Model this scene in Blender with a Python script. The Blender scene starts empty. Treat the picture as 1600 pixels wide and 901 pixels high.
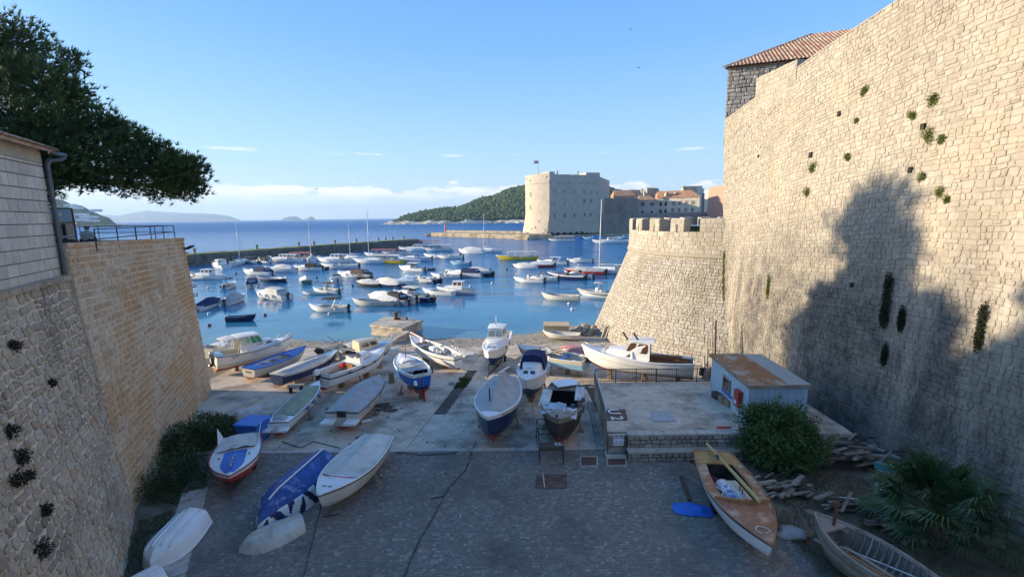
import bpy, bmesh, math, random
from mathutils import Vector, Matrix, noise
R = random.Random(7)
SC = bpy.context.scene
COL = SC.collection
rad = math.radians
# ------------------------------------------------------------------ camera
F = 700.0; H = 13.0
PITCH = math.atan(112.0 / F); ROLL = rad(.75)
cam = bpy.data.objects.new('camera', bpy.data.cameras.new('camera')); COL.objects.link(cam)
cam.data.sensor_width = 36; cam.data.lens = F / 1600 * 36
cam.data.clip_start = .1; cam.data.clip_end = 90000
cam.matrix_world = Matrix.Translation((0, 0, H)) @ Matrix.Rotation(math.pi/2 - PITCH, 4, 'X') @ Matrix.Rotation(-ROLL, 4, 'Z')
SC.camera = cam
# ------------------------------------------------------------------ sun and sky
SUN_EL = rad(12); SUN_DIR = Vector((-.995 * math.cos(SUN_EL), .10 * math.cos(SUN_EL), math.sin(SUN_EL))).normalized()
sun = bpy.data.objects.new('sun', bpy.data.lights.new('sun', 'SUN')); COL.objects.link(sun)
sun.data.energy = 4.0; sun.data.angle = rad(.55); sun.data.color = (1, .84, .60)
sun.rotation_euler = (-SUN_DIR).to_track_quat('-Z', 'Y').to_euler(); sun.location = (-40, 10, 60)
W = bpy.data.worlds.new('World'); SC.world = W; W.use_nodes = True
nt = W.node_tree; nt.nodes.clear()
def wn(t, **k):
    n = nt.nodes.new(t)
    for a, b in k.items(): setattr(n, a, b)
    return n
sky = wn('ShaderNodeTexSky', sky_type='NISHITA', sun_disc=False, sun_elevation=SUN_EL, sun_rotation=math.atan2(SUN_DIR.x, SUN_DIR.y),
         altitude=20, air_density=1.0, dust_density=.25, ozone_density=2.2)
hsv = wn('ShaderNodeHueSaturation'); hsv.inputs['Saturation'].default_value = 1.1
bg = wn('ShaderNodeBackground'); bg.inputs['Strength'].default_value = .121
wo = wn('ShaderNodeOutputWorld')
tc = wn('ShaderNodeTexCoord'); sep = wn('ShaderNodeSeparateXYZ')
mp = wn('ShaderNodeMapping'); mp.inputs['Scale'].default_value = (7, 7, 38)
nz = wn('ShaderNodeTexNoise'); nz.inputs['Scale'].default_value = 1.6; nz.inputs['Detail'].default_value = 9; nz.inputs['Roughness'].default_value = .62
lk = nt.links.new
lk(tc.outputs['Generated'], sep.inputs[0]); lk(tc.outputs['Generated'], mp.inputs[0]); lk(mp.outputs[0], nz.inputs[0])
def mr(src, a, b, c, d):
    m = wn('ShaderNodeMapRange', interpolation_type='SMOOTHSTEP'); m.inputs[1].default_value = a; m.inputs[2].default_value = b
    m.inputs[3].default_value = c; m.inputs[4].default_value = d; lk(src, m.inputs[0]); return m.outputs[0]
def mul(a, b):
    m = wn('ShaderNodeMath', operation='MULTIPLY'); lk(a, m.inputs[0])
    if isinstance(b, float): m.inputs[1].default_value = b
    else: lk(b, m.inputs[1])
    return m.outputs[0]
def add(a, b):
    m = wn('ShaderNodeMath', operation='ADD'); lk(a, m.inputs[0]); lk(b, m.inputs[1]); return m.outputs[0]
# low cumulus bank: soft below, crisp puffy upper edge that wanders with azimuth
mp2 = wn('ShaderNodeMapping'); mp2.inputs['Scale'].default_value = (5, 5, 9); nz2 = wn('ShaderNodeTexNoise'); nz2.inputs['Scale'].default_value = 2.3; nz2.inputs['Detail'].default_value = 3
lk(tc.outputs['Generated'], mp2.inputs[0]); lk(mp2.outputs[0], nz2.inputs[0])
edge = add(sep.outputs['Z'], mul(mr(nz2.outputs[0], .3, .7, 1., -1.), .012))
edge = add(edge, mul(mr(nz.outputs[0], .3, .7, 1., -1.), .010))
top = mr(edge, .058, .066, 1, 0); bot = mr(sep.outputs['Z'], .022, .060, 0, 1)
mask = mul(mul(top, bot), mr(nz.outputs[0], .36, .6, .35, .95))
haze_b = mr(sep.outputs['Z'], -.01, .055, .3, 0)
streak = mul(mul(mr(sep.outputs['Z'], .125, .129, 0, 1), mr(sep.outputs['Z'], .130, .134, 1, 0)), mr(nz.outputs[0], .5, .62, 0, .5))
mix = wn('ShaderNodeMixRGB'); mix.inputs[2].default_value = (4., 4., 4.1, 1)
mix0 = wn('ShaderNodeMixRGB'); mix0.inputs[2].default_value = (2.5, 2.8, 3.2, 1)
grad = wn('ShaderNodeValToRGB'); lk(mr(sep.outputs['Z'], -.02, .75, 0, 1), grad.inputs[0])
ge = grad.color_ramp.elements; ge[0].position = 0; ge[0].color = (2.0/5, 2.6/5, 3.2/5, 1); ge[1].position = 1; ge[1].color = (.4/5, 1.2/5, 3.0/5, 1)
for p_, c_ in ((.09, (1.55, 2.45, 3.45)), (.24, (1.1, 2.1, 3.5)), (.42, (.75, 1.75, 3.5)), (.8, (.42, 1.27, 3.15))): e_ = ge.new(p_); e_.color = (*[x/5 for x in c_], 1)
gm = wn('ShaderNodeMixRGB', blend_type='MULTIPLY'); gm.inputs[0].default_value = 1; gm.inputs[2].default_value = (5, 5, 5, 1); lk(grad.outputs[0], gm.inputs[1])
mg = wn('ShaderNodeMixRGB'); mg.inputs[0].default_value = .85; dt = wn('ShaderNodeVectorMath', operation='DOT_PRODUCT'); lk(tc.outputs['Generated'], dt.inputs[0]); dt.inputs[1].default_value = tuple(SUN_DIR)
lk(mr(dt.outputs['Value'], .72, .99, .85, .0), mg.inputs[0]); lk(hsv.outputs[0], mg.inputs[1]); lk(gm.outputs[0], mg.inputs[2])
lk(sky.outputs[0], hsv.inputs['Color']); lk(mg.outputs[0], mix0.inputs[1]); lk(haze_b, mix0.inputs[0])
lk(mix0.outputs[0], mix.inputs[1]); lk(add(mask, streak), mix.inputs[0])
lk(mix.outputs[0], bg.inputs[0]); lk(bg.outputs[0], wo.inputs[0])
vs = SC.view_settings; vs.view_transform = 'Standard'; vs.look = 'None'; vs.exposure = 1.36; vs.gamma = 1
SC.render.resolution_x = 1024; SC.render.resolution_y = 576
# ------------------------------------------------------------------ helpers: survey of the place (which ground point lies where)
def ray(u, v):
    a = (u-800)/F; b = -(v-450.5)/F; c, s = math.cos(ROLL), math.sin(ROLL)
    x = a*c+b*s; y = -a*s+b*c
    return Vector((x, math.cos(PITCH)+y*math.sin(PITCH), -math.sin(PITCH)+y*math.cos(PITCH)))
def gz(u, v, z): r = ray(u, v); t = (z-H)/r.z; return Vector((r.x*t, r.y*t, z))
def gy(u, v, y): r = ray(u, v); t = y/r.y; return Vector((r.x*t, y, H+r.z*t))
def shore(x): return 46.8 + max(0, min(1, (x+2)/12))*6
def hz(x, y):
    if y < 21.3: return 1.2
    return max(-3, 1.2 - (y-21.3)/(shore(x)-21.3)*1.2)
def G(u, v):
    z = 1.
    for _ in range(20): q = gz(u, v, z); z = hz(q.x, q.y)
    return q
def sm(x): x = max(0, min(1, x)); return x*x*(3-2*x)
# ------------------------------------------------------------------ mesh helper
class MB:
    def __init__(s): s.v = []; s.f = []; s.m = []; s.t = []
    def add(s, vs, fs, m=0, t=None):
        o = len(s.v); s.v += [tuple(p) for p in vs]
        if t is None: t = R.random()
        for f in fs: s.f.append(tuple(i+o for i in f)); s.m.append(m); s.t.append(t)
        return s
    def box(s, c, d, rz=0, m=0, t=None, top=1., M=None, bev=0):
        x, y, z = d[0]/2, d[1]/2, d[2]/2; vs = []
        for sz, k in ((-z, 1.), (z, top)):
            for sx, sy in ((-1, -1), (1, -1), (1, 1), (-1, 1)): vs.append(Vector((sx*x*k, sy*y*k, sz)))
        fs = [(0, 3, 2, 1), (4, 5, 6, 7), (0, 1, 5, 4), (1, 2, 6, 5), (2, 3, 7, 6), (3, 0, 4, 7)]
        if bev:
            vs = []; b = bev
            for zz, k, i in ((-z, 1., b), (-z+b, 1., 0), (z-b, top, 0), (z, top, b)):
                X, Y = x*k-i, y*k-i
                for sx, sy in ((-1, -1), (1, -1), (1, 1), (-1, 1)):
                    if sx*sy > 0: vs += [Vector((sx*X, sy*(Y-b), zz)), Vector((sx*(X-b), sy*Y, zz))]
                    else: vs += [Vector((sx*(X-b), sy*Y, zz)), Vector((sx*X, sy*(Y-b), zz))]
            fs = [tuple(range(7, -1, -1)), tuple(range(24, 32))]
            for r in range(3):
                for i in range(8): j = (i+1) % 8; fs.append((r*8+i, r*8+j, r*8+8+j, r*8+8+i))
        if M is None: M = Matrix.Translation(Vector(c)) @ Matrix.Rotation(rz, 4, 'Z')
        else: M = M @ Matrix.Translation(Vector(c)) @ Matrix.Rotation(rz, 4, 'Z')
        return s.add([M @ p for p in vs], fs, m, t)
    def beam(s, p, q, w, h=None, m=0, t=None, w2=None):
        p, q = Vector(p), Vector(q); h = h or w; d = (q-p)
        if d.length < 1e-6: return s
        z = d.normalized(); up = Vector((0, 0, 1)) if abs(z.z) < .95 else Vector((1, 0, 0))
        a = z.cross(up).normalized(); b = a.cross(z).normalized(); k = (w2/w) if w2 else 1
        vs = [p+a*sx*w/2+b*sy*h/2 for sx, sy in ((-1, -1), (1, -1), (1, 1), (-1, 1))] + [q+a*sx*w/2*k+b*sy*h/2*k for sx, sy in ((-1, -1), (1, -1), (1, 1), (-1, 1))]
        return s.add(vs, [(0, 3, 2, 1), (4, 5, 6, 7), (0, 1, 5, 4), (1, 2, 6, 5), (2, 3, 7, 6), (3, 0, 4, 7)], m, t)
    def tube(s, pts, r, n=6, m=0, t=None, caps=True):
        pts = [Vector(p) for p in pts]; k = len(pts); vs = []; rs = r if isinstance(r, (list, tuple)) else [r]*k; pa = None
        for i, p in enumerate(pts):
            d = (pts[min(i+1, k-1)] - pts[max(i-1, 0)]); d = d.normalized() if d.length > 1e-9 else Vector((0, 0, 1))
            if pa is None:
                up = Vector((0, 0, 1)) if abs(d.z) < .9 else Vector((1, 0, 0)); a = d.cross(up).normalized()
            else:
                a = (pa - d*pa.dot(d)); a = a.normalized() if a.length > 1e-6 else d.orthogonal().normalized()
            pa = a; b = d.cross(a)
            for j in range(n): w = 2*math.pi*j/n; vs.append(p + (a*math.cos(w)+b*math.sin(w))*rs[i])
        fs = []
        for i in range(k-1):
            for j in range(n): l = (j+1) % n; fs.append((i*n+j, i*n+l, i*n+n+l, i*n+n+j))
        if caps: fs += [tuple(range(n-1, -1, -1)), tuple(range((k-1)*n, k*n))]
        return s.add(vs, fs, m, t)
    def lathe(s, prof, n=12, c=(0, 0, 0), m=0, t=None, M=None):
        vs = []; c = Vector(c)
        for r, z in prof:
            for j in range(n): w = 2*math.pi*j/n; vs.append(Vector((r*math.cos(w), r*math.sin(w), z)))
        if M: vs = [M @ p for p in vs]
        vs = [p+c for p in vs]; fs = []
        for i in range(len(prof)-1):
            for j in range(n): l = (j+1) % n; fs.append((i*n+j, i*n+l, i*n+n+l, i*n+n+j))
        fs += [tuple(range(n-1, -1, -1)), tuple(range((len(prof)-1)*n, len(prof)*n))]
        return s.add(vs, fs, m, t)
    def prism(s, poly, z0, z1, m=0, t=None):
        n = len(poly); z1f = z1 if callable(z1) else (lambda x, y: z1); z0f = z0 if callable(z0) else (lambda x, y: z0)
        vs = [(x, y, z0f(x, y)) for x, y in poly] + [(x, y, z1f(x, y)) for x, y in poly]
        fs = [tuple(range(n-1, -1, -1)), tuple(range(n, 2*n))] + [(i, (i+1) % n, n+(i+1) % n, n+i) for i in range(n)]
        return s.add(vs, fs, m, t)
    def grid(s, P, m=0, t=None, flip=False):
        r, c = len(P), len(P[0]); vs = [p for row in P for p in row]; fs = []
        for i in range(r-1):
            for j in range(c-1):
                q = (i*c+j, i*c+j+1, i*c+c+j+1, i*c+c+j); fs.append(q[::-1] if flip else q)
        return s.add(vs, fs, m, t)
    def blob(s, c, d, seed=0, sub=2, rough=.18, m=0, t=None, freq=1.5):
        bm = bmesh.new(); bmesh.ops.create_icosphere(bm, subdivisions=sub, radius=1); c = Vector(c); vs = []
        for v in bm.verts:
            k = 1+rough*noise.noise(v.co*freq+Vector((seed*3.7, seed, 0)))*2; vs.append(c+Vector((v.co.x*d[0]*k, v.co.y*d[1]*k, v.co.z*d[2]*k)))
        fs = [tuple(v.index for v in f.verts) for f in bm.faces]; bm.free()
        return s.add(vs, fs, m, t)
    def mesh(s, name, mats):
        me = bpy.data.meshes.new(name); me.from_pydata(s.v, [], s.f)
        for x in (mats if isinstance(mats, (list, tuple)) else [mats]): me.materials.append(x)
        n = len(me.polygons)
        if n == len(s.f):
            me.polygons.foreach_set('material_index', s.m)
            a = me.attributes.new('tint', 'FLOAT', 'FACE'); a.data.foreach_set('value', s.t)
        return me
    def build(s, name, mats, parent=None, smooth=False, **k):
        me = s.mesh(name, mats)
        if smooth:
            me.polygons.foreach_set('use_smooth', [True]*len(me.polygons))
            if smooth is not True:
                try: me.set_sharp_from_angle(angle=rad(smooth))
                except Exception: pass
        return link(name, me, parent, **k)
def link(name, data, parent=None, label=None, cat=None, group=None, kind=None, loc=None, rz=None):
    o = bpy.data.objects.new(name, data); COL.objects.link(o)
    if parent: o.parent = parent
    if label: o['label'] = label
    if cat: o['category'] = cat
    if group: o['group'] = group
    if kind: o['kind'] = kind
    if loc is not None: o.location = loc
    if rz is not None: o.rotation_euler.z = rz
    return o
def thing(name, label, cat, loc=(0, 0, 0), rz=0, group=None): return link(name, None, None, label, cat, group, None, loc, rz)
def copytree(o, parent=None, label=None, loc=None, rz=None, sc=None):
    c = o.copy(); COL.objects.link(c); c.parent = parent
    if label: c['label'] = label
    if loc is not None: c.location = loc
    if rz is not None: c.rotation_euler.z = rz
    if sc is not None: c.scale = (sc, sc, sc)
    for ch in list(o.children): copytree(ch, c)
    return c
# ------------------------------------------------------------------ materials
MATS = {}
def mat(name, c, c2=None, zdirt=None, rough=.7, bump=.15, scale=6., var=.12, tint=None, metal=0., spec=.4, stain=None, stain_scale=.5, stain_amt=.5, stain_lo=.5, stain_hi=.66, bscale=None, bdist=.02, stretch=None, coat=0., trans=0., stain2=None, s2=(.3, .5, .6, .6)):
    if name in MATS: return MATS[name]
    m = bpy.data.materials.new(name); m.use_nodes = True; t = m.node_tree; n = t.nodes; b = n['Principled BSDF']; l = t.links.new
    b.inputs['Roughness'].default_value = rough; b.inputs['Metallic'].default_value = metal; b.inputs['Specular IOR Level'].default_value = spec
    if coat: b.inputs['Coat Weight'].default_value = coat
    if trans: b.inputs['Transmission Weight'].default_value = trans
    tc = n.new('ShaderNodeTexCoord'); vec = svec = tc.outputs['Object']
    if stretch:
        mp = n.new('ShaderNodeMapping'); mp.inputs['Scale'].default_value = stretch; l(vec, mp.inputs[0]); svec = mp.outputs[0]
    def nz(sc, det=6, ro=.6, v=vec):
        x = n.new('ShaderNodeTexNoise'); x.inputs['Scale'].default_value = sc; x.inputs['Detail'].default_value = det; x.inputs['Roughness'].default_value = ro; l(v, x.inputs[0]); return x.outputs[0]
    def rng(s, a, b_, c_, d):
        x = n.new('ShaderNodeMapRange'); x.inputs[1].default_value = a; x.inputs[2].default_value = b_; x.inputs[3].default_value = c_; x.inputs[4].default_value = d; l(s, x.inputs[0]); return x.outputs[0]
    def mixc(f, A, B, mode='MIX'):
        x = n.new('ShaderNodeMixRGB'); x.blend_type = mode
        if isinstance(f, float): x.inputs[0].default_value = f
        else: l(f, x.inputs[0])
        for i, q in ((1, A), (2, B)):
            if isinstance(q, tuple): x.inputs[i].default_value = (*q[:3], 1)
            else: l(q, x.inputs[i])
        return x.outputs[0]
    n1 = nz(scale)
    if tint:      # list of colours picked by each piece's own tint
        at = n.new('ShaderNodeAttribute'); at.attribute_name = 'tint'; cr = n.new('ShaderNodeValToRGB'); cr.color_ramp.interpolation = 'LINEAR'
        el = cr.color_ramp.elements
        for i, q in enumerate(tint):
            e = el[i] if i < 2 else el.new(1.)
            e.color = (*q, 1)
        k = len(tint)
        for i in range(k): cr.color_ramp.elements[i].position = i/(k-1)
        # reassign in order after positions settle
        for i in range(k): cr.color_ramp.elements[i].color = (*tint[i], 1)
        l(at.outputs['Fac'], cr.inputs[0]); col = cr.outputs[0]
    else:
        c2 = c2 or tuple(x*(1-2*var) for x in c); col = mixc(rng(nz(scale*.35, 4), .35, .65, 0, 1), c, c2)
    col = mixc(1., col, mixc(rng(n1, .3, .7, 0, 1), (1-var,)*3, (1+var*.4,)*3), 'MULTIPLY')
    if stain:
        f = rng(nz(stain_scale, 7, .68, svec), stain_lo, stain_hi, 0, stain_amt); col = mixc(f, col, stain)
    if stain2:
        f = rng(nz(s2[0], 6, .7, tc.outputs['Object']), s2[1], s2[2], 0, s2[3]); col = mixc(f, col, stain2)
    if zdirt:      # crust of weathering in streaks, thickest between the two heights
        sp = n.new('ShaderNodeSeparateXYZ'); l(tc.outputs['Object'], sp.inputs[0]); mp2 = n.new('ShaderNodeMapping'); mp2.inputs['Scale'].default_value = (1, 1, .09); l(tc.outputs['Object'], mp2.inputs[0])
        a = rng(sp.outputs['Z'], zdirt[0], zdirt[1], 1, 0); f = rng(nz(zdirt[4], 6, .65, mp2.outputs[0]), .38, .52, 0, zdirt[2]); f2 = rng(nz(1.2, 6, .7, tc.outputs['Object']), .35, .6, .45, 1)
        m1 = n.new('ShaderNodeMath'); m1.operation = 'MULTIPLY'; l(a, m1.inputs[0]); l(f, m1.inputs[1]); m2 = n.new('ShaderNodeMath'); m2.operation = 'MULTIPLY'; l(m1.outputs[0], m2.inputs[0]); l(f2, m2.inputs[1]); col = mixc(m2.outputs[0], col, zdirt[3])
    l(col, b.inputs['Base Color'])
    if bump:
        bp = n.new('ShaderNodeBump'); bp.inputs['Strength'].default_value = bump; bp.inputs['Distance'].default_value = bdist
        l(nz(bscale or scale*3, 5, .65), bp.inputs['Height']); l(bp.outputs[0], b.inputs['Normal'])
    MATS[name] = m; return m
def glass_mat(name, c, rough=.05):
    if name in MATS: return MATS[name]
    m = bpy.data.materials.new(name); m.use_nodes = True; b = m.node_tree.nodes['Principled BSDF']
    b.inputs['Base Color'].default_value = (*c, 1); b.inputs['Roughness'].default_value = rough; b.inputs['Specular IOR Level'].default_value = .8; b.inputs['Coat Weight'].default_value = .5
    MATS[name] = m; return m
def paint(name, c, rough=.35, dirt=.25, sc=2.5, dc=(.25, .22, .18)):
    return mat('paint_'+name, c, rough=rough, bump=.04, scale=3, var=.06, stain=dc, stain_scale=sc, stain_amt=dirt, stain_lo=.52, stain_hi=.75, spec=.45)
# ================================================================== SETTING
STONE_SUN = [(.40, .33, .24), (.50, .43, .33), (.46, .38, .28), (.56, .50, .40), (.44, .36, .25)]
m_sea = bpy.data.materials.new('sea_water'); m_sea.use_nodes = True
def sea_mat(m):
    t = m.node_tree; n = t.nodes; l = t.links.new; b = n['Principled BSDF']
    tc = n.new('ShaderNodeTexCoord'); sp = n.new('ShaderNodeSeparateXYZ'); l(tc.outputs['Object'], sp.inputs[0])
    cr = n.new('ShaderNodeValToRGB'); r = n.new('ShaderNodeMapRange'); r.inputs[1].default_value = 44; r.inputs[2].default_value = 330
    l(sp.outputs['Y'], r.inputs[0]); l(r.outputs[0], cr.inputs[0]); e = cr.color_ramp.elements
    e[0].position = 0; e[0].color = (.15, .26, .24, 1); e[1].position = 1; e[1].color = (.006, .13, .36, 1)
    x = e.new(.045); x.color = (.03, .20, .31, 1); x = e.new(.3); x.color = (.012, .16, .36, 1)
    # weed and sand patches on the bottom of the shallow harbour
    nzz = n.new('ShaderNodeTexNoise'); nzz.inputs['Scale'].default_value = .09; nzz.inputs['Detail'].default_value = 5; l(tc.outputs['Object'], nzz.inputs[0])
    rr = n.new('ShaderNodeMapRange'); rr.inputs[1].default_value = .42; rr.inputs[2].default_value = .62; rr.inputs[4].default_value = .6; l(nzz.outputs[0], rr.inputs[0])
    mx = n.new('ShaderNodeMixRGB'); mx.inputs[2].default_value = (.012, .11, .25, 1); l(rr.outputs[0], mx.inputs[0]); l(cr.outputs[0], mx.inputs[1]); l(mx.outputs[0], b.inputs['Base Color'])
    sr = n.new('ShaderNodeMapRange'); sr.inputs[1].default_value = 150; sr.inputs[2].default_value = 500; sr.inputs[3].default_value = .5; sr.inputs[4].default_value = .1; l(sp.outputs['Y'], sr.inputs[0]); l(sr.outputs[0], b.inputs['Specular IOR Level'])
    rr2 = n.new('ShaderNodeMapRange'); rr2.inputs[1].default_value = 100; rr2.inputs[2].default_value = 700; rr2.inputs[3].default_value = .07; rr2.inputs[4].default_value = .35; l(sp.outputs['Y'], rr2.inputs[0]); l(rr2.outputs[0], b.inputs['Roughness'])
    b.inputs['IOR'].default_value = 1.33
    mp = n.new('ShaderNodeMapping'); mp.inputs['Scale'].default_value = (.55, 1.25, 1); l(tc.outputs['Object'], mp.inputs[0])
    a = n.new('ShaderNodeTexNoise'); a.inputs['Scale'].default_value = 1.5; a.inputs['Detail'].default_value = 4; a.inputs['Roughness'].default_value = .55; l(mp.outputs[0], a.inputs[0])
    c = n.new('ShaderNodeTexNoise'); c.inputs['Scale'].default_value = .17; c.inputs['Detail'].default_value = 5; l(mp.outputs[0], c.inputs[0])
    w3 = n.new('ShaderNodeTexNoise'); w3.inputs['Scale'].default_value = .012; w3.inputs['Detail'].default_value = 6; mp3 = n.new('ShaderNodeMapping'); mp3.inputs['Scale'].default_value = (.25, 1, 1); l(tc.outputs['Object'], mp3.inputs[0]); l(mp3.outputs[0], w3.inputs[0])
    # calm inside the harbour, livelier outside
    g = n.new('ShaderNodeMapRange'); g.inputs[1].default_value = 60; g.inputs[2].default_value = 400; g.inputs[3].default_value = .03; g.inputs[4].default_value = 1.6; l(sp.outputs['Y'], g.inputs[0])
    b1 = n.new('ShaderNodeBump'); b1.inputs['Strength'].default_value = .5; l(a.outputs[0], b1.inputs['Height']); l(g.outputs[0], b1.inputs['Distance'])
    b2 = n.new('ShaderNodeBump'); b2.inputs['Strength'].default_value = .6; l(c.outputs[0], b2.inputs['Height'])
    g2 = n.new('ShaderNodeMapRange'); g2.inputs[1].default_value = 60; g2.inputs[2].default_value = 400; g2.inputs[3].default_value = .06; g2.inputs[4].default_value = 8.; l(sp.outputs['Y'], g2.inputs[0])
    l(g2.outputs[0], b2.inputs['Distance']); l(b1.outputs[0], b2.inputs['Normal']); l(b2.outputs[0], b.inputs['Normal'])
sea_mat(m_sea)
mb = MB(); xs = [-30000, -3000, -400, -120, -60, -20, 20, 60, 200, 800, 4000, 30000]; ys = [44, 60, 100, 200, 400, 900, 3000, 9000, 60000]
mb.grid([[(x, y, 0) for x in xs] for y in ys]); mb.build('sea', m_sea, kind='structure')
m_dirt = mat('earth', (.13, .10, .075), (.2, .165, .12), rough=.95, bump=.6, scale=3, bscale=9, stain=(.05, .07, .03), stain_scale=.8, stain_amt=.8)
m_bed = mat('seabed', (.3, .27, .2), rough=.95)
mb = MB(); gx_ = [-70, -40, -30, -24, -20, -16, -12, -6, 0, 5, 10, 14, 18, 24, 40, 60]; gy_ = [-60, -20, 0, 8, 14, 18, 21.3, 26, 32, 38, 44, 47, 50, 54, 60, 70]
mb.grid([[(x, y, hz(x, y)-.06 - (.5 if (x < -16 and y > 21.3) else 0)) for x in gx_] for y in gy_]); mb.build('ground', m_dirt, kind='structure')
# ---- street: base sheet with real setts
m_joint = mat('sett_joint', (.24, .21, .175), rough=.95, bump=.3, scale=12)
m_sett = mat('sett_stone', (.1, .1, .1), tint=[(0.192, 0.168, 0.142), (0.228, 0.202, 0.168), (0.282, 0.246, 0.204), (0.204, 0.180, 0.150), (0.396, 0.348, 0.288)], rough=.78, bump=.35, scale=14, bscale=40, var=.25,
             stain=(.09, .08, .068), stain_scale=.35, stain_amt=.6, stain2=(.16, .14, .115), s2=(.5, .6, .72, .35))
SL = [(-16.4, 21.3), (-13.75, 18.5), (-11.1, 13.35), (-8.6, 8.5), (-6, 2), (-6, -25)]      # left edge of the street
SR = [(8.3, 20.6), (8.7, 19.0), (9.6, 16.2), (10.0, 14.5), (9.9, 13), (10.2, 9), (11, 2), (11, -25)]
def edge_x(E, y):
    for (x0, y0), (x1, y1) in zip(E, E[1:]):
        if y1 <= y <= y0: return x0+(x1-x0)*(y0-y)/(y0-y1)
    return E[0][0] if y > E[0][1] else E[-1][0]
mb = MB(); mb.prism([(-16.4, 21.3)]+[(13, 21.3), (13, 20.6)]+SR+SL[::-1][:-1], .9, 1.2+.004); mb.build('street', m_joint, kind='structure')
mb = MB(); y = 9.0
while y < 21.28:
    h = R.uniform(.095, .125); xl, xr = edge_x(SL, y+h/2), edge_x(SR, min(y+h/2, 20.5)); x = xl+R.random()*.1
    if y > 20: xr = 5.5
    while x < xr:
        w = R.uniform(.11, .2); dz = R.uniform(-.004, .009); g = .008; j = lambda: R.uniform(-.004, .004)
        z1 = 1.204+.016+dz; k = noise.noise(Vector((x*.5, y*.5, 0)))*.004
        b = [(x+g+j(), y+g+j()), (x+w-g+j(), y+g+j()), (x+w-g+j(), y+h-g+j()), (x+g+j(), y+h-g+j())]; c = .012
        tps = [(b[0][0]+c, b[0][1]+c, z1), (b[1][0]-c, b[1][1]+c, z1+j()), (b[2][0]-c, b[2][1]-c, z1+j()), (b[3][0]+c, b[3][1]-c, z1+j())]
        mb.add([(p[0], p[1], 1.203) for p in b]+tps, [(4, 5, 6, 7), (0, 1, 5, 4), (1, 2, 6, 5), (2, 3, 7, 6), (3, 0, 4, 7)]); x += w
    y += h
mb.build('setts', m_sett, kind='stuff', label='small dark grey paving setts covering the street')
# ---- verge of concrete slabs on the left of the street, kerb line at the head of the slip
m_conc = mat('concrete', (.52, .42, .315), (.64, .53, .41), rough=.9, bump=.25, scale=2.2, bscale=14, var=.16, stain=(.16, .13, .10), stain_scale=.45, stain_amt=.75, stain_lo=.47, stain_hi=.63, stain2=(.46, .42, .36), s2=(.8, .56, .7, .5))
m_conc2 = mat('pale_concrete', (.45, .395, .33), (.53, .475, .40), rough=.9, bump=.25, scale=4, bscale=20, stain=(.17, .15, .12), stain_scale=1.2, stain_amt=.6)
root = link('kerb', None, kind='structure'); mb = MB(); x = -16.3
while x < 5.3:
    w = min(R.uniform(.9, 1.3), 5.35-x); mb = MB(); mb.box((x+w/2, 21.42, 1.16), (w-.015, .26, .2), bev=.015); mb.build('kerbstone', m_conc2, root); x += w
root = link('verge', None, kind='structure')
for i in range(14):
    a = i/14; b = (i+1)/14; f = lambda s, o: (-13.75+5.15*s+o*.88, 18.5-10.*s+o*.47)
    p = [f(a+.003, 0), f(a+.003, -.95), f(b-.003, -.95), f(b-.003, 0)]; mb = MB(); mb.prism(p, 1., 1.23+R.uniform(-.01, .02)); mb.build('slab', m_conc2, root)
# ---- slipway of concrete slabs
root = link('slipway', None, kind='structure')
m_mud = mat('mud', (.075, .065, .05), (.11, .095, .07), rough=.95, bump=.5, scale=5)
mb = MB(); mb.grid([[(x, y, hz(x, y)-.03) for x in (-24, -12, 0, 12, 19)] for y in (21.5, 26, 32, 38, 45)]); mb.build('bedding', m_mud, root)
ycut = [21.56, 26.2, 30.6, 35.4, 40, 44.2]; chl = lambda y: -4.95+(y-26.4)*.137; 
for i in range(5):
    y0, y1 = ycut[i]+.012, ycut[i+1]-.012
    for a, b in ((-24, -17.5), (-17.5, -11), (-11, None), (-99, 1.2), (1.2, 5.2), (5.2, 12), (12, 17.6)):
        if a > 4 and y0 < 27: continue
        g = .012
        def X(v, y, side):
            if v is None: return chl(y)-.02
            if v == -99: return chl(y)+(.78 if i in (1, 2) else .02)
            return v+g*side
        poly = [(X(a, y0, 1), y0), (X(b, y0, -1), y0), (X(b, y1, -1), y1), (X(a, y1, 1), y1)]
        dz = R.uniform(-.012, .012); mb = MB()
        mb.prism(poly, lambda x, y: hz(x, y)-.2, lambda x, y: hz(x, y)+.012+dz); mb.build('slab', m_conc, root)
m_gravel = mat('beach_gravel', (.30, .26, .2), (.4, .35, .28), rough=.95, bump=.8, scale=7, bscale=22, bdist=.05, stain=(.14, .12, .09), stain_scale=.6, stain_amt=.6)
mb = MB(); xs = [-32+i*1.5 for i in range(33)]; ysb = [43.6+i*.8 for i in range(16)]
mb.grid([[(x, y, hz(x, y)+.02+.09*noise.noise(Vector((x*.35, y*.5, 3)))) for x in xs] for y in ysb]); mb.build('beach', m_gravel, kind='structure')
mb = MB()
for i in range(1500):
    x = R.uniform(-31, 15); y = R.uniform(43.6, shore(x)+1); d = R.uniform(.04, .13)
    mb.box((x, y, hz(x, y)+.03), (d*1.4, d, d*.7), R.random()*3, top=.6)
mb.build('pebbles', m_gravel, kind='stuff', label='loose pebbles along the water edge of the beach')
m_rock = mat('shore_rock', (.26, .22, .17), (.38, .33, .26), rough=.95, bump=.7, scale=3, bscale=8, bdist=.08, stain=(.1, .09, .06), stain_scale=1, stain_amt=.6)
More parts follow.
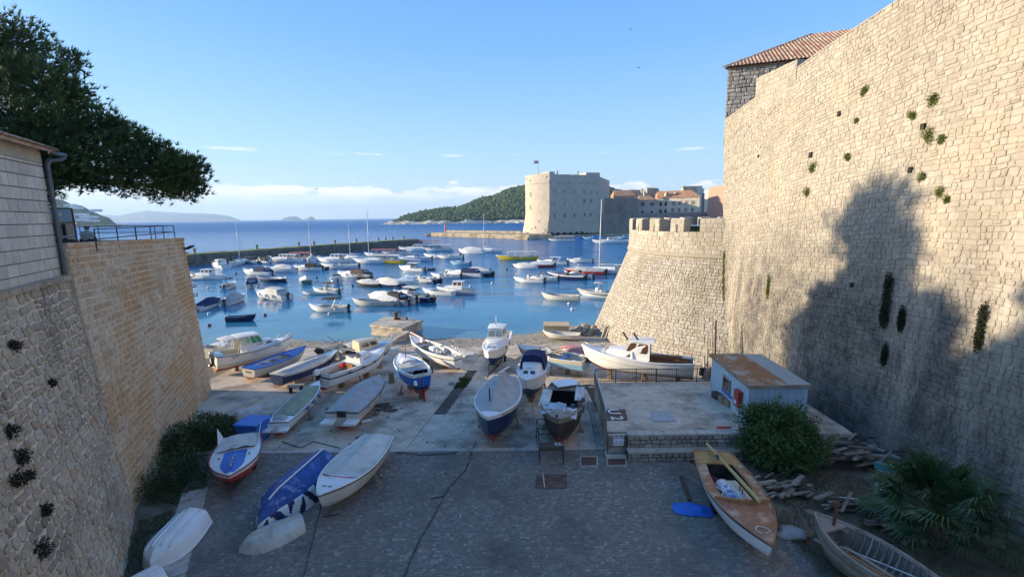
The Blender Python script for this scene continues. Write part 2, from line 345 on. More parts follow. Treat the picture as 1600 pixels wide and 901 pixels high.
# rocks by the foot of the round bastion
for i in range(16):
    q = gz(R.uniform(893, 935), R.uniform(508, 524), .3); mb = MB(); mb.blob((0, 0, 0), [R.uniform(.25, .75), R.uniform(.25, .5), R.uniform(.2, .45)], i, 1, .35)
    mb.build('rock', m_rock, label='tan boulder heaped on the shore beside the round bastion', cat='rock', group='rocks by the bastion foot', loc=(q.x, q.y, .3+R.uniform(-.1, .3)))
# ---- platform right of the slip
PX = [(4.75, 20.95), (12.4, 20.75), (16.9, 20.9), (17, 28), (5.35, 28.1)]; PZ = 2.15
root = link('platform', None, kind='structure'); mb = MB(); mb.prism(PX, .2, PZ-.02); mb.build('fill', m_conc, root)
for a, b in ((4.75, 9.6), (9.6, 16.9)):
    for c, d in ((21.3, 28.1),):
        mb = MB(); k = .12 if a < 5 else 0; mb.prism([(a+.01+k*0, c), (b-.01, c), (b-.01, d), (a+.01+(.6 if a < 5 else 0), d)], PZ-.05, PZ+R.uniform(0, .012)); mb.build('slab', m_conc, root)
# ================================================================== STONE WALLS
def project(p):
    q = cam_inv @ p
    if q.z > -.1: return None
    return (800+F*q.x/-q.z, 450.5-F*q.y/-q.z, -q.z)
cam_inv = cam.matrix_world.inverted()
def stone_wall(name, label, fn, S, T, sgn=1, hr=(.26, .4), wr=(.35, .62), relief=.035, joint=.018, jit=.02, ms=None, mm=None, warp=0., nind=300, depth=.6, skip=None, cat='wall', simple=False, core=True, piece='stone', root=None, chop=.16, ncore=(24, 12), group=None, aligned=False):
    def nrm(s, t):
        e = .05; a = fn(s+e, t)-fn(s-e, t); b = fn(s, t+e)-fn(s, t-e); return a.cross(b).normalized()*sgn
    if root is None:
        root = thing(name, label, cat, fn(S/2, 0), group=group)
    off = -root.location if root.parent is None else Vector()
    if core:
        a, b = ncore; mb = MB()
        for dd, fl in ((-.012, sgn < 0), (-depth, sgn > 0)):
            mb.grid([[fn(S*j/a, T*i/b)+nrm(S*j/a, T*i/b)*dd for j in range(a+1)] for i in range(b+1)], flip=fl)
        n = (a+1)*(b+1); fr = lambda i, j: i*(a+1)+j
        for i in range(b):
            for j in (0, a): mb.f.append((fr(i, j), fr(i+1, j), fr(i+1, j)+n, fr(i, j)+n)); mb.m.append(0); mb.t.append(.5)
        for j in range(a):
            for i in (0, b): mb.f.append((fr(i, j), fr(i, j+1), fr(i, j+1)+n, fr(i, j)+n)); mb.m.append(0); mb.t.append(.5)
        mb.build('mortar_core', mm, root, loc=off)
    out = []; t = 0.; ci = 0
    while t < T-.06:
        h = min(R.uniform(*hr), T-t)
        if T-t-h < hr[0]*.6: h = T-t
        s = -R.random()*wr[0]; ci += 1
        while s < S:
            w = R.uniform(*wr)*(1 if not warp else R.uniform(.6, 1.15)*(1+.55*noise.noise(Vector((s*.16, t*.2, 11))))); s1 = min(s+w, S); s0 = max(s, 0)
            if S-s1 < wr[0]*.4: s1 = S
            s = s+w if s1 < S else S+1
            if s1-s0 < .08: continue
            parts = [(t, h)]
            if warp and w < h*1.2 and R.random() < .25: parts = [(t, h*.45), (t+h*.45, h*.55)]
            for tt, hh in parts:
                if skip and skip((s0+s1)/2, tt+hh/2): continue
                out.append((s0, s1, tt, tt+hh))
        t += h
    sc = []
    for q in out:
        c = fn((q[0]+q[1])/2, (q[2]+q[3])/2); p = project(c)
        if not p or not (-30 < p[0] < 1630 and -30 < p[1] < 930): sc.append((0, q, False)); continue
        vd = (Vector((0, 0, H))-c); sc.append(((q[1]-q[0])*(q[3]-q[2])*abs(vd.normalized().dot(nrm((q[0]+q[1])/2, (q[2]+q[3])/2)))/p[2]**2, q, True))
    sc.sort(key=lambda x: -x[0]); rest = MB(); k = 0
    for score, (s0, s1, t0, t1), vis in sc:
        w, h = s1-s0, t1-t0; g = joint/2; m_ = min(w, h); c = m_*chop; J = lambda q=1.: R.uniform(-jit, jit)*q
        cx, ct = (s0+s1)/2, (t0+t1)/2; dep = relief*R.uniform(.35, 1.25); nn = nrm(cx, ct)
        wf = (lambda s, t: (s+warp*noise.noise(Vector((s*1.1, t*1.1, 5))), t+warp*noise.noise(Vector((s*1.1, t*1.1, 25))))) if warp else (lambda s, t: (s, t))
        def ring(ins, d, cc):
            a0, a1, b0, b1 = s0+g+ins, s1-g-ins, t0+g+ins, t1-g-ins
            if simple: pl = [(a0, b0), (a1, b0), (a1, b1), (a0, b1)]
            else: pl = [(a0+cc, b0), (a1-cc, b0), (a1, b0+cc), (a1, b1-cc), (a1-cc, b1), (a0+cc, b1), (a0, b1-cc), (a0, b0+cc)]
            return [(p, d) for p in pl]
        k0 = len(ring(0, 0, c)); jj = [(J(), J()) for _ in range(k0)]
        mb = MB() if (vis and k < nind) else rest
        vs = []
        for ins, d, cc in (((0, -.015, c), (.0, dep*.55, c), (m_*.13, dep, c*.9)) if not simple else ((0, -.015, c), (m_*.05, dep, c))):
            for i, ((a, b), dd) in enumerate(ring(ins, d, cc)):
                a, b = wf(a+jj[i][0], b+jj[i][1]); a = max(-.02, min(S+.02, a)); b = max(0, min(T+.02, b)); vs.append(fn(a, b)+nn*(dd+(J(.4) if d == dep else 0)))
        nr = len(vs)//k0; fs = []
        for r_ in range(nr-1):
            for i in range(k0): j = (i+1) % k0; f = (r_*k0+i, r_*k0+j, (r_+1)*k0+j, (r_+1)*k0+i); fs.append(f if sgn > 0 else f[::-1])
        f = tuple(range((nr-1)*k0, nr*k0)); fs.append(f if sgn > 0 else f[::-1])
        mb.add(vs, fs)
        if mb is not rest: mb.build(piece, ms, root, loc=off); k += 1
    if rest.v: rest.build(piece+'s', ms, root, loc=off, kind='stuff')
    return root
def poly_fn(base, top, T):
    # ruled surface between a base polyline and a top polyline (same number of points)
    L = [0]
    for a, b in zip(base, base[1:]): L.append(L[-1]+(Vector(b)-Vector(a)).length)
    S = L[-1]
    def at(P, s):
        s = max(0, min(S, s))
        for i in range(len(L)-1):
            if s <= L[i+1] or i == len(L)-2: k = (s-L[i])/(L[i+1]-L[i]); return Vector(P[i]).lerp(Vector(P[i+1]), k)
    return (lambda s, t: at(base, s).lerp(at(top, s), t/T)), S
m_mort = mat('warm_mortar', (.34, .28, .2), (.42, .35, .26), rough=.95, bump=.5, scale=6, bscale=25, stain=(.2, .17, .13), stain_scale=.5, stain_amt=.6)
# ---- the tall city wall on the right (s runs away from the camera)
m_wallR = mat('city_wall_stone', (.4, .4, .4), tint=[(0.301, 0.264, 0.214), (0.371, 0.332, 0.272), (0.336, 0.296, 0.241), (0.392, 0.356, 0.304), (0.329, 0.277, 0.221)], rough=.9, bump=.5, scale=4, bscale=14, bdist=.03, var=.2,
              stain=(.2, .165, .13), stain_scale=.5, stain_amt=.5, stain_lo=.5, stain_hi=.66, stretch=(.8, .8, .14), stain2=(.42, .33, .23), s2=(.16, .5, .65, .45), zdirt=(7.5, 14, 1., (.10, .092, .082), .42))
m_mortR = mat('wall_mortar', (0.305, 0.265, 0.217), (0.355, 0.314, 0.263), rough=.95, bump=.5, scale=6, bscale=25, stain=(.17, .15, .13), stain_scale=.45, stain_amt=.6, stretch=(.8, .8, .14), stain2=(.36, .29, .21), s2=(.3, .5, .65, .5), zdirt=(7.5, 14, 1., (.07, .065, .058), .42))
base = [(19.6, -12, .6), (19.4, 4, .6), (19.0, 13, .6), (18.55, 20.5, .6), (17.9, 28, .6), (17.45, 36.2, .6)]
top = [(21.6, -12, 24.6), (21.3, 4, 24.6), (20.9, 13.5, 24.4), (20.3, 22, 24.1), (19.5, 30.2, 22.9), (18.5, 40.3, 20.9)]
fnR, SRw = poly_fn(base, top, 23.)
PH = [(gy(u, v, y)) for u, v, y in ((1312, 183, 30), (1270, 385, 29), (1423, 268, 22.5), (1445, 165, 22), (1340, 195, 27), (1262, 250, 30))]
stone_wall('city_wall', 'towering pale limestone city wall filling the right side of the view', fnR, SRw, 23., -1, hr=(.18, .32), wr=(.23, .5), relief=.03, joint=.02, jit=.02, skip=lambda s, t: R.random() < .006, ms=m_wallR, mm=m_mortR, warp=.09, depth=1.4, ncore=(40, 24))
# ---- left retaining wall, in two builds
m_wallL2 = mat('squared_wall_stone', (.4, .4, .4), tint=[(0.493, 0.314, 0.174), (0.605, 0.426, 0.263), (0.672, 0.504, 0.336), (0.538, 0.358, 0.202), (0.717, 0.560, 0.392)], rough=.92, bump=.5, scale=6, bscale=18, bdist=.03, var=.2,
              stain=(.52, .27, .10), stain_scale=.28, stain_amt=.85, stain_lo=.46, stain_hi=.6, stain2=(.2, .17, .13), s2=(.6, .56, .7, .5))
m_mortL = mat('pale_mortar', (.66, .52, .36), (.74, .60, .44), rough=.95, bump=.5, scale=6, bscale=25, stain=(.3, .2, .11), stain_scale=.4, stain_amt=.6)
n2 = Vector((.914, .405, 0))
b2 = [Vector((-15.66, 16.78, .6)), Vector((-22.09, 31.29, .3))]; t2 = [Vector((-17.2, 17.35, 12.15)), Vector((-22.98, 31.6, 11.77))]
fn2, S2 = poly_fn(b2, t2, 11.8)
stone_wall('retaining_wall', 'tan squared-block retaining wall with railing on top, ending at the beach', fn2, S2, 11.8, 1, hr=(.24, .33), wr=(.36, .7), relief=.018, joint=.055, jit=.016, ms=m_wallL2, mm=m_mortL, depth=.8)
# quoins and end face of that wall, turning the corner towards the sea
b2e = [b2[1], Vector((-34, 32.5, .0))]; t2e = [t2[1], Vector((-34, 32.6, 11.7))]
fn2e, S2e = poly_fn(b2e, t2e, 11.8)
stone_wall('sea_end_wall', 'seaward return of the tan retaining wall, seen edge-on above the beach', fn2e, S2e, 11.8, 1, hr=(.26, .36), wr=(.5, .8), relief=.04, ms=m_wallL2, mm=m_mortL, depth=.6, nind=20)
m_wallL1 = mat('rubble_stone', (.4, .4, .4), tint=[(.42, .31, .205), (.53, .41, .29), (.46, .36, .25), (.58, .47, .34), (.50, .35, .21)], rough=.95, bump=.7, scale=6, bscale=16, bdist=.04, var=.25,
              stain=(.17, .135, .10), stain_scale=.5, stain_amt=.6, stain2=(.10, .085, .065), s2=(1.1, .58, .72, .6))
b1 = [Vector((-8., 4, .6)), Vector((-9.6, 8.4, .6)), Vector((-13.05, 13.3, .6)), Vector((-15.6, 16.78, .6))]
t1 = [Vector((-10.6, 2.5, 10.84)), Vector((-12.6, 8, 10.84)), Vector((-15.06, 13, 10.84)), Vector((-17.0, 17.05, 10.84))]
fn1, S1 = poly_fn(b1, t1, 10.4)
stone_wall('rubble_wall', 'weathered rubble wall below the pale house, left edge of view', fn1, S1, 10.4, 1, hr=(.24, .38), wr=(.28, .6), relief=.05, joint=.055, jit=.035, ms=m_wallL1, mm=m_mortL, warp=.1, depth=.8, chop=.24)
# coping course of the rubble wall
rootc = thing('coping', 'pale rounded coping stones between rubble wall and house', 'coping', (-15, 13, 10.8))
for i in range(22):
    a = fn1(S1*(i+.03)/22, 10.4); b = fn1(S1*(i+.97)/22, 10.4); mb = MB(); mb.beam(a+Vector((-.05, -.02, .09)), b+Vector((-.05, -.02, .09)), .34, .18); mb.build('coping_stone', m_wallL1, rootc, loc=-rootc.location)
# ---- house of pale ashlar above it
m_ash = mat('ashlar', (.5, .5, .5), tint=[(.54, .45, .35), (.63, .54, .43), (.58, .49, .385), (.68, .60, .49), (.52, .44, .37)], rough=.85, bump=.2, scale=5, bscale=22, var=.1, stain=(.36, .31, .25), stain_scale=.9, stain_amt=.4)
m_ashj = mat('ashlar_joint', (.22, .165, .12), rough=.95, bump=.2)
hb = [Vector((-12.2, 7., 10.9)), Vector((-15.25, 13, 10.9)), Vector((-17.2, 17., 10.9))]; ht = [p+Vector((0, 0, 4.75)) for p in hb]
fnh, Sh = poly_fn(hb, ht, 4.75)
house = thing('stone_house', 'pale ashlar house with clay tile eave and grey downpipe, top left', 'house', (-16.5, 14, 10.9))
off = -house.location
mb = MB(); mb.prism([(-12.25, 6.95), (-15.3, 12.95), (-17.25, 16.95), (-20.2, 21.8-3.2), (-30, 14), (-24, 1)], 10.9, 15.62); mb.build('wall', m_ashj, house, loc=off)
stone_wall('', '', fnh, Sh, 4.75, -1, hr=(.36, .46), wr=(.36, .78), relief=.012, joint=.02, jit=.004, ms=m_ash, mm=m_ashj, core=False, root=None if False else house, depth=.3) if False else None
def ashlar(root, fn, S, T, sgn, off, hh=.42):
    t = 0
    while t < T-.1:
        h = min(hh*R.uniform(.95, 1.05), T-t); s = -R.random()*.4
        while s < S:
            w = R.uniform(.34, .72); s0, s1 = max(s, 0)+.012, min(s+w, S)-.008; s += w
            if s1-s0 < .08: continue
            mb = MB(); e = .02; nn = (fn(s0+.1, t)-fn(s0, t)).cross(Vector((0, 0, 1))).normalized()*sgn; d = R.uniform(.014, .026)
            v = [fn(a, b)+nn*.0 for a, b in ((s0, t+.01), (s1, t+.01), (s1, t+h-.01), (s0, t+h-.01))]+[fn(a, b)+nn*d for a, b in ((s0+.015, t+.025), (s1-.015, t+.025), (s1-.015, t+h-.025), (s0+.015, t+h-.025))]
            F_ = [(0, 1, 5, 4), (1, 2, 6, 5), (2, 3, 7, 6), (3, 0, 4, 7), (4, 5, 6, 7)]
            mb.add(v, F_ if sgn > 0 else [f[::-1] for f in F_]); mb.build('ashlar_block', m_ash, root, loc=off)
        t += h
ashlar(house, fnh, Sh, 4.25, 1, off)
m_tile = mat('clay_tile', (.5, .3, .2), tint=[(.42, .20, .12), (.52, .30, .19), (.60, .42, .28), (.36, .17, .10), (.55, .46, .34)], rough=.85, bump=.3, scale=8, var=.2, stain=(.2, .17, .13), stain_scale=1.5, stain_amt=.5)
m_plaster = mat('ochre_plaster', (.5, .42, .3), rough=.9, stain=(.3, .22, .15), stain_scale=2, stain_amt=.6)
mb = MB()
for i in range(60):
    s = Sh*(i+.5)/60; p = fnh(s, 4.75); mb.box((p.x, p.y, 15.45), (.1, .1, .36))
a, b, c = fnh(0, 4.25), fnh(Sh*.56, 4.25), fnh(Sh, 4.25)
nn = Vector((.9, .43, 0))
mb = MB(); mb.grid([[p+nn*.012+Vector((0, 0, z)) for p in (a, b, c)] for z in (0, .5)]); mb.build('frieze', m_plaster, house, loc=off)
# roof: deck and rows of half-round tiles
inn = -nn; mb = MB(); e0, e1 = fnh(0, 4.75)+nn*.3, fnh(Sh, 4.75)+nn*.3+Vector((-.1, .3, 0))
mb.add([e0, fnh(Sh*.56, 4.75)+nn*.3, e1, e1+inn*7+Vector((0, 0, 2.6)), fnh(Sh*.56, 4.75)+inn*7+Vector((0, 0, 2.6)), e0+inn*7+Vector((0, 0, 2.6))]+[Vector((0, 0, -.1))+q for q in (e0, fnh(Sh*.56, 4.75)+nn*.3, e1, e1+inn*7+Vector((0, 0, 2.6)), fnh(Sh*.56, 4.75)+inn*7+Vector((0, 0, 2.6)), e0+inn*7+Vector((0, 0, 2.6)))],
       [(0, 1, 4, 5), (1, 2, 3, 4), (6, 11, 10, 7), (7, 10, 9, 8), (0, 6, 7, 1), (1, 7, 8, 2), (2, 8, 9, 3)]); mb.build('roof_deck', m_tile, house, loc=off)
def half_tile(p, d, w, L, up=1, n=5):
    # one curved clay tile from p along d
    d = d.normalized(); a = d.cross(Vector((0, 0, 1))).normalized(); u = a.cross(d).normalized()
    if u.z < 0: u = -u
    mb = MB(); P = []
    for k, r in ((0, w/2), (1, w/2*.86)):
        P.append([p+d*L*k+a*(r*math.cos(math.pi*j/n))+u*(up*r*.75*math.sin(math.pi*j/n)) for j in range(n+1)])
    v = P[0]+P[1]; q = [x-u*.018 for x in v]; m_ = n+1
    fs = [(j, j+1, m_+j+1, m_+j) for j in range(n)]+[tuple(2*m_+i for i in (j+1, j, m_+j, m_+j+1)) for j in range(n)]+[(j+1, j, 2*m_+j, 2*m_+j+1) for j in range(n)]
    mb.add(v+q, fs); return mb
sl = (inn*7+Vector((0, 0, 2.6))).normalized(); N = 62
for i in range(N):
    s = i/(N-1); k = s*2; p = (e0.lerp(fnh(Sh*.56, 4.75)+nn*.3, k) if k < 1 else (fnh(Sh*.56, 4.75)+nn*.3).lerp(e1, k-1))
    for j in range(3):
        half_tile(p+sl*(.38*j-.06)+Vector((0, 0, .02+.01*j)), sl, .21, .44).build('roof_tile', m_tile, house, loc=off)
m_zinc = mat('zinc', (.13, .14, .15), rough=.5, metal=.6, bump=.05, stain=(.06, .06, .06), stain_scale=3, stain_amt=.5)
pb = fnh(Sh, 0)+Vector((.12, .02, .15)); pt = fnh(Sh, 4.2)+Vector((.14, .05, 0))
mb = MB(); mb.tube([pb, pt, pt+Vector((.0, .12, .18)), pt+Vector((.05, .5, .25)), pt+Vector((.05, .65, .35))], .075, 10)
for k in (.15, .5, .85): q = pb.lerp(pt, k); mb.tube([q-Vector((0, 0, .03)), q+Vector((0, 0, .03))], .09, 10)
mb.build('downpipe', m_zinc, house, smooth=40, loc=off)
mb = MB(); g = [e1+nn*.02+Vector((.12, -.35, 0)), e1+nn*.06+Vector((-.1, .35, 0))]; mb.tube([q-Vector((0, 0, .12)) for q in g], .085, 8); mb.build('gutter', m_zinc, house, smooth=True, loc=off)
# ---- terrace behind the retaining wall
m_terr = mat('terrace_paving', (.22, .2, .18), rough=.9, bump=.3, stain=(.1, .1, .09), stain_scale=1, stain_amt=.5)
mb = MB(); mb.prism([(-17.9, 17.2), (-23.5, 31.4), (-30, 32.), (-60, 34.8), (-90, 10), (-40, -20), (-13.5, -5), (-14, 6)], -1, lambda x, y: 11.55); mb.build('terrace', m_terr, kind='structure')
# coping on the retaining wall
rootc = thing('parapet', 'dark weathered capping of the retaining wall under the black railing', 'capping', (-20, 24, 12))
for i in range(26):
    a = fn2(S2*(i+.02)/26, 11.8)-n2*.25; b = fn2(S2*(i+.98)/26, 11.8)-n2*.25; mb = MB(); mb.beam(a, b, .62, .14); mb.build('cap_stone', m_wallL2, rootc, loc=-rootc.location)
def wall_pt(fn, S, T, u, v, N=160, M_=60):
    best = None
    for i in range(N):
        for j in range(M_):
            p = fn(S*i/N, T*j/M_); pr = project(p)
            if pr:
                d = (pr[0]-u)**2+(pr[1]-v)**2
                if best is None or d < best[0]: best = (d, p)
    return best[1]

# ================================================================== ROUND BASTION
BC = Vector((25.3, 48.1, 0)); RB, RT, ZC, ZP = 16.0, 12.28, 9.4, 12.65
m_bas = mat('bastion_stone', (.4, .4, .4), tint=[(0.317, 0.278, 0.219), (0.389, 0.352, 0.293), (0.353, 0.311, 0.252), (0.432, 0.401, 0.350), (0.302, 0.260, 0.203)], rough=.92, bump=.5, scale=4, bscale=14, bdist=.03, var=.18,
            stain=(.24, .2, .14), stain_scale=.35, stain_amt=.55, stretch=(1, 1, .3))
A0, A1 = math.radians(-98), math.radians(-206)
def cone(rb, rt, z0, z1, a0, a1):
    T = math.hypot(z1-z0, rb-rt); S = rb*abs(a1-a0)
    def fn(s, t):
        k = t/T; r = rb+(rt-rb)*k; a = a0+(a1-a0)*s/S; return BC+Vector((r*math.cos(a), r*math.sin(a), z0+(z1-z0)*k))
    return fn, S, T
bas = thing('round_bastion', 'round battered limestone bastion with battlements standing at the beach', 'bastion', (15, 39, .3)); off = -bas.location
fnb, Sb, Tb = cone(RB, RT, .0, ZC-.2, A0, A1)
def door(s, t):
    p = fnb(s, t); q = project(p); return q and 940 < q[0] < 950 and 507 < q[1] < 538
stone_wall('', '', fnb, Sb, Tb, -1, hr=(.24, .36), wr=(.26, .54), relief=.045, joint=.024, jit=.025, ms=m_bas, mm=m_mortR, warp=.08, depth=1., root=bas, nind=300, ncore=(40, 6), skip=door)
for c in bas.children:
    c.location = off
# the arched doorway at its foot
q = ray(946, 522); t_ = None
for i in range(2000):
    p = Vector((0, 0, H))+q*(30+i*.01); 
    k = p.z/(ZC-.2); r = RB+(RT-RB)*k
    if (p-BC).xy.length < r: t_ = p; break
if t_ is None: t_ = gy(946, 522, 44)
nn = Vector(((t_-BC).x, (t_-BC).y, 0)).normalized(); tt = Vector((-nn.y, nn.x, 0)); m_dark = mat('deep_shade_timber', (.035, .028, .022), rough=.95)
P = [(-.45, -1), (.45, -1), (.45, .5), (.35, .8), (.15, 1.0), (-.15, 1.0), (-.35, .8), (-.45, .5)]
mb = MB(); up = Vector((-nn.x*.33, -nn.y*.33, .94)); v = [t_+tt*a+up*b+nn*.03 for a, b in P]; mb.add(v+[x-nn*.5 for x in v], [tuple(range(8)), tuple(range(15, 7, -1))]+[(i, (i+1) % 8, 8+(i+1) % 8, 8+i) for i in range(8)]); mb.build('door', m_dark, bas, loc=off)
mb = MB()
for i in range(8):
    if i == 0: continue
    a, b = v[i], v[(i+1) % 8]; mb.beam(a+nn*.03, b+nn*.03, .16, .12)
mb.build('door_surround', m_bas, bas, loc=off)
# torus cornice
mb = MB(); prof = [(RT-.02, ZC-.28), (RT+.12, ZC-.24), (RT+.2, ZC-.1), (RT+.18, ZC+.04), (RT+.02, ZC+.12)]; n = 44
mb.grid([[BC+Vector((r*math.cos(A0+(A1-A0)*i/n), r*math.sin(A0+(A1-A0)*i/n), z)) for i in range(n+1)] for r, z in prof]); mb.build('cornice', m_bas, bas, smooth=True, loc=off)
# parapet
fnp, Sp, Tp = cone(RT+.03, RT-.02, ZC+.1, 11.45, A0, A1)
stone_wall('', '', fnp, Sp, Tp, -1, hr=(.34, .46), wr=(.4, .75), relief=.035, joint=.03, jit=.015, ms=m_bas, mm=m_mort, warp=.04, depth=.8, root=bas, nind=110, ncore=(40, 2), piece='parapet_stone')
for c in bas.children: c.location = off
# merlons with arrow slits; gaps placed where the battlement opens
def ang(u, r=RT):
    # angle on the parapet circle seen at image column u (front side)
    d = ray(u, 350); d.z = 0; d.normalize(); c = Vector((BC.x, BC.y, 0)); b = d.dot(c); k = b*b-(c.length_squared-r*r)
    if k < 0: k = 0
    p = d*(b-math.sqrt(k)); return math.atan2(p.y-BC.y, p.x-BC.x)
edges = [(985, 989), (994.5, 1004), (1015.5, 1031), (1048, 1069.5), (1094, 1160)]
def merlon(a0, a1, ro=RT, ri=RT-1.0, back=False):
    if a0 < 0: a0 += 2*math.pi
    if a1 < 0: a1 += 2*math.pi
    ro += .015
    n = 3; mb = MB(); P = []
    for k in range(n+1):
        a = a0+(a1-a0)*k/n; c, s = math.cos(a), math.sin(a)
        P.append([BC+Vector((ro*c, ro*s, 11.43)), BC+Vector((ro*c, ro*s, ZP-.12)), BC+Vector(((ro-.1)*c, (ro-.1)*s, ZP)), BC+Vector((ri*c, ri*s, ZP-.1)), BC+Vector((ri*c, ri*s, 11.43))])
    mb.grid(P); mb.add(P[0], [(0, 1, 2, 3, 4)]); mb.add(P[-1], [(4, 3, 2, 1, 0)]); return mb
for i, (u0, u1) in enumerate(edges):
    a0, a1 = (ang(u0), ang(u1)) if i else (math.radians(167), ang(u1))
    merlon(a0, a1).build('merlon', m_bas, bas, loc=off)
    a0 = a0 if a0 > 0 else a0+2*math.pi; a1 = a1 if a1 > 0 else a1+2*math.pi
    # facing stones of the merlon
    Lm = RT*abs(a1-a0)
    for r_ in range(3):
        k = 0.02
        while k < Lm-.05:
            w = min(R.uniform(.35, .6), Lm-.02-k); z0 = 11.45+r_*.38
            P = []
            for a_, z_ in ((k+.015, z0+.015), (k+w-.015, z0+.015), (k+w-.015, z0+.355), (k+.015, z0+.355)):
                a = a0+(a1-a0)*a_/Lm; P.append((a, z_))
            mb = MB(); e = (RT+.01, RT+.05+R.uniform(-.01, .015)); v = [BC+Vector((rr*math.cos(a), rr*math.sin(a), z_)) for rr in e for a, z_ in P]
            mb.add(v, [(4, 5, 6, 7), (0, 1, 5, 4), (1, 2, 6, 5), (2, 3, 7, 6), (3, 0, 4, 7)]); mb.build('merlon_stone', m_bas, bas, loc=off); k += w
    if 0 < i < 4:
        am = (a0+a1)/2; p = BC+Vector(((RT+.055)*math.cos(am), (RT+.055)*math.sin(am), 11.75)); mb = MB(); mb.box(p, (.03, .09, .75), am); mb.build('arrow_slit', m_dark, bas, loc=off)
# far side of the ring of battlements
for a in range(152, 60, -12):
    merlon(math.radians(a), math.radians(a-7)).build('merlon', m_bas, bas, loc=off)
mb = MB(); mb.lathe([(RT-.9, 10.6), (RT-.9, 10.65)], 40, BC); mb.build('roof_floor', m_conc, bas, loc=off)
mb = MB(); n = 40
mb.grid([[BC+Vector((r*math.cos(2*math.pi*i/n), r*math.sin(2*math.pi*i/n), z)) for i in range(n+1)] for r, z in ((RT-.9, 10.6), (RT-.9, 11.44), (RT-.02, 11.44))]); mb.build('parapet_inner', m_bas, bas, loc=off)
mb = MB(); mb.grid([[BC+Vector((r*math.cos(math.radians(160-255*i/n)), r*math.sin(math.radians(160-255*i/n)), z)) for i in range(n+1)] for r, z in ((RB-.03, 0), (RT-.03, ZC-.2), (RT-.03, 11.44))]); mb.build('rear_wall', m_bas, bas, loc=off)
# ================================================================== low wall of the platform
m_low = mat('low_wall_stone', (.4, .4, .4), tint=[(.25, .22, .18), (.33, .30, .25), (.30, .26, .21), (.4, .37, .32)], rough=.92, bump=.5, scale=6, bscale=18, var=.2, stain=(.12, .11, .09), stain_scale=1.2, stain_amt=.7)
low = thing('platform_wall', 'low stone wall with capping stones and a ledge at the street edge', 'wall', (9, 20.4, 1.2)); off = -low.location
def f_(s, t): return Vector((5.55+s, 20.42-.06*t*0, 1.75+t))
def g_(s, t): return Vector((5.5+s, 20.12, 1.2+t))
for fn_, S_, T_ in ((f_, 7.6, .66), (g_, 7.6, .5)):
    stone_wall('', '', fn_, S_, T_, 1, hr=(.19, .24), wr=(.28, .55), relief=.035, joint=.04, jit=.012, ms=m_low, mm=m_mud, warp=.02, depth=.3, root=low, nind=200, ncore=(4, 2))
for c in low.children: c.location = off
x = 5.5
while x < 13: w = R.uniform(.35, .6); mb = MB(); mb.box((x+w/2, 20.55, 2.45), (w-.02, .42, .1), bev=.012); mb.build('cap_stone', m_conc2, low, loc=off); x += w
mb = MB(); mb.box((9.3, 20.25, 1.72), (7.6, .42, .1)); mb.build('ledge', m_conc2, low, loc=off)
# ================================================================== FAR SHORE, BREAKWATER, FORT AND TOWN
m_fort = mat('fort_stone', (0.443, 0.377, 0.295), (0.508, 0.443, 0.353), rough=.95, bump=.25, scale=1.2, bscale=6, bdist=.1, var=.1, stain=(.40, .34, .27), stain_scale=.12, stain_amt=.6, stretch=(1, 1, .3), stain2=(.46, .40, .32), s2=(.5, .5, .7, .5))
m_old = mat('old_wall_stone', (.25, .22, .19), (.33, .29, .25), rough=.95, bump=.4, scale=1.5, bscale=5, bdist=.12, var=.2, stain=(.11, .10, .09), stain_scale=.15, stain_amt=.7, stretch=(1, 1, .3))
m_quay = mat('quay_stone', (.36, .30, .21), (.44, .36, .26), rough=.95, bump=.4, scale=1, bscale=4, bdist=.1, stain=(.15, .12, .06), stain_scale=.25, stain_amt=.75, stain_lo=.48, stain_hi=.6)
m_wgap = mat('window_recess', (.03, .028, .026), rough=.8)
m_shut = mat('grey_shutter', (.30, .27, .22), rough=.8)
def course_wall(mb, P, Q, z0, z1, dz=.8, wr=(1., 1.9), out=.07, t=None):
    """projecting ashlar blocks over a straight face from P to Q (2-D), normal to the left of P->Q"""
    P, Q = Vector((*P, 0)), Vector((*Q, 0)); d = Q-P; L = d.length; d.normalize(); n = Vector((d.y, -d.x, 0))
    z = z0
    while z < z1-.1:
        h = min(dz*R.uniform(.85, 1.15), z1-z); s = -R.random()
        while s < L:
            w = R.uniform(*wr); a, b = max(0, s), min(L, s+w); s += w
            if b-a < .2: continue
            c = P+d*(a+b)/2+n*out*.3; mb.box((c.x, c.y, z+h/2), (b-a-.06, out*R.uniform(.8, 1.6), h-.05), math.atan2(d.y, d.x))
        z += h
# ---- fort St-like harbour fortress
FC = Vector((23.4, 277)); FL = Vector((9.4, 295)); FR = Vector((55.8, 289)); ZT = 38.6
fort = thing('harbour_fort', 'massive pale stone harbour fortress with a flag, lit on its left side', 'fort', (FC.x, FC.y, 2)); off = -fort.location
# plan of the lit side bows outwards; bottom flares
lit = [FC+(FL-FC)*k+Vector((-.8, -.6))*2.6*math.sin(math.pi*k) for k in [i/8 for i in range(9)]]
plan = [FR]+[FC+(FR-FC)*k for k in (.66, .33)]+lit+[Vector((25, 330)), Vector((70, 325))]
cen = Vector((38, 300)); mb = MB(); prof = [(2.2, 1.0), (4.5, .8), (9, .35), (13, .06), (14, 0), (29, 0), (33, .0), (33.2, .12), (ZT-1.4, -.05)]
def ring(z, fl):
    o = []
    for i, p in enumerate(plan):
        if i < 3: nv = Vector((.33, -.94))*.35
        elif i == 3: nv = Vector((-.55, -.45))
        elif i < 12: nv = Vector((-.8, -.6))
        else: nv = Vector((0, 0))
        q = p+nv*fl*2.6; o.append(Vector((q.x, q.y, z)))
    return o+[o[0]]
def tl(i, z): return z
P = [ring(z, f) for z, f in prof]; mb.grid(P)
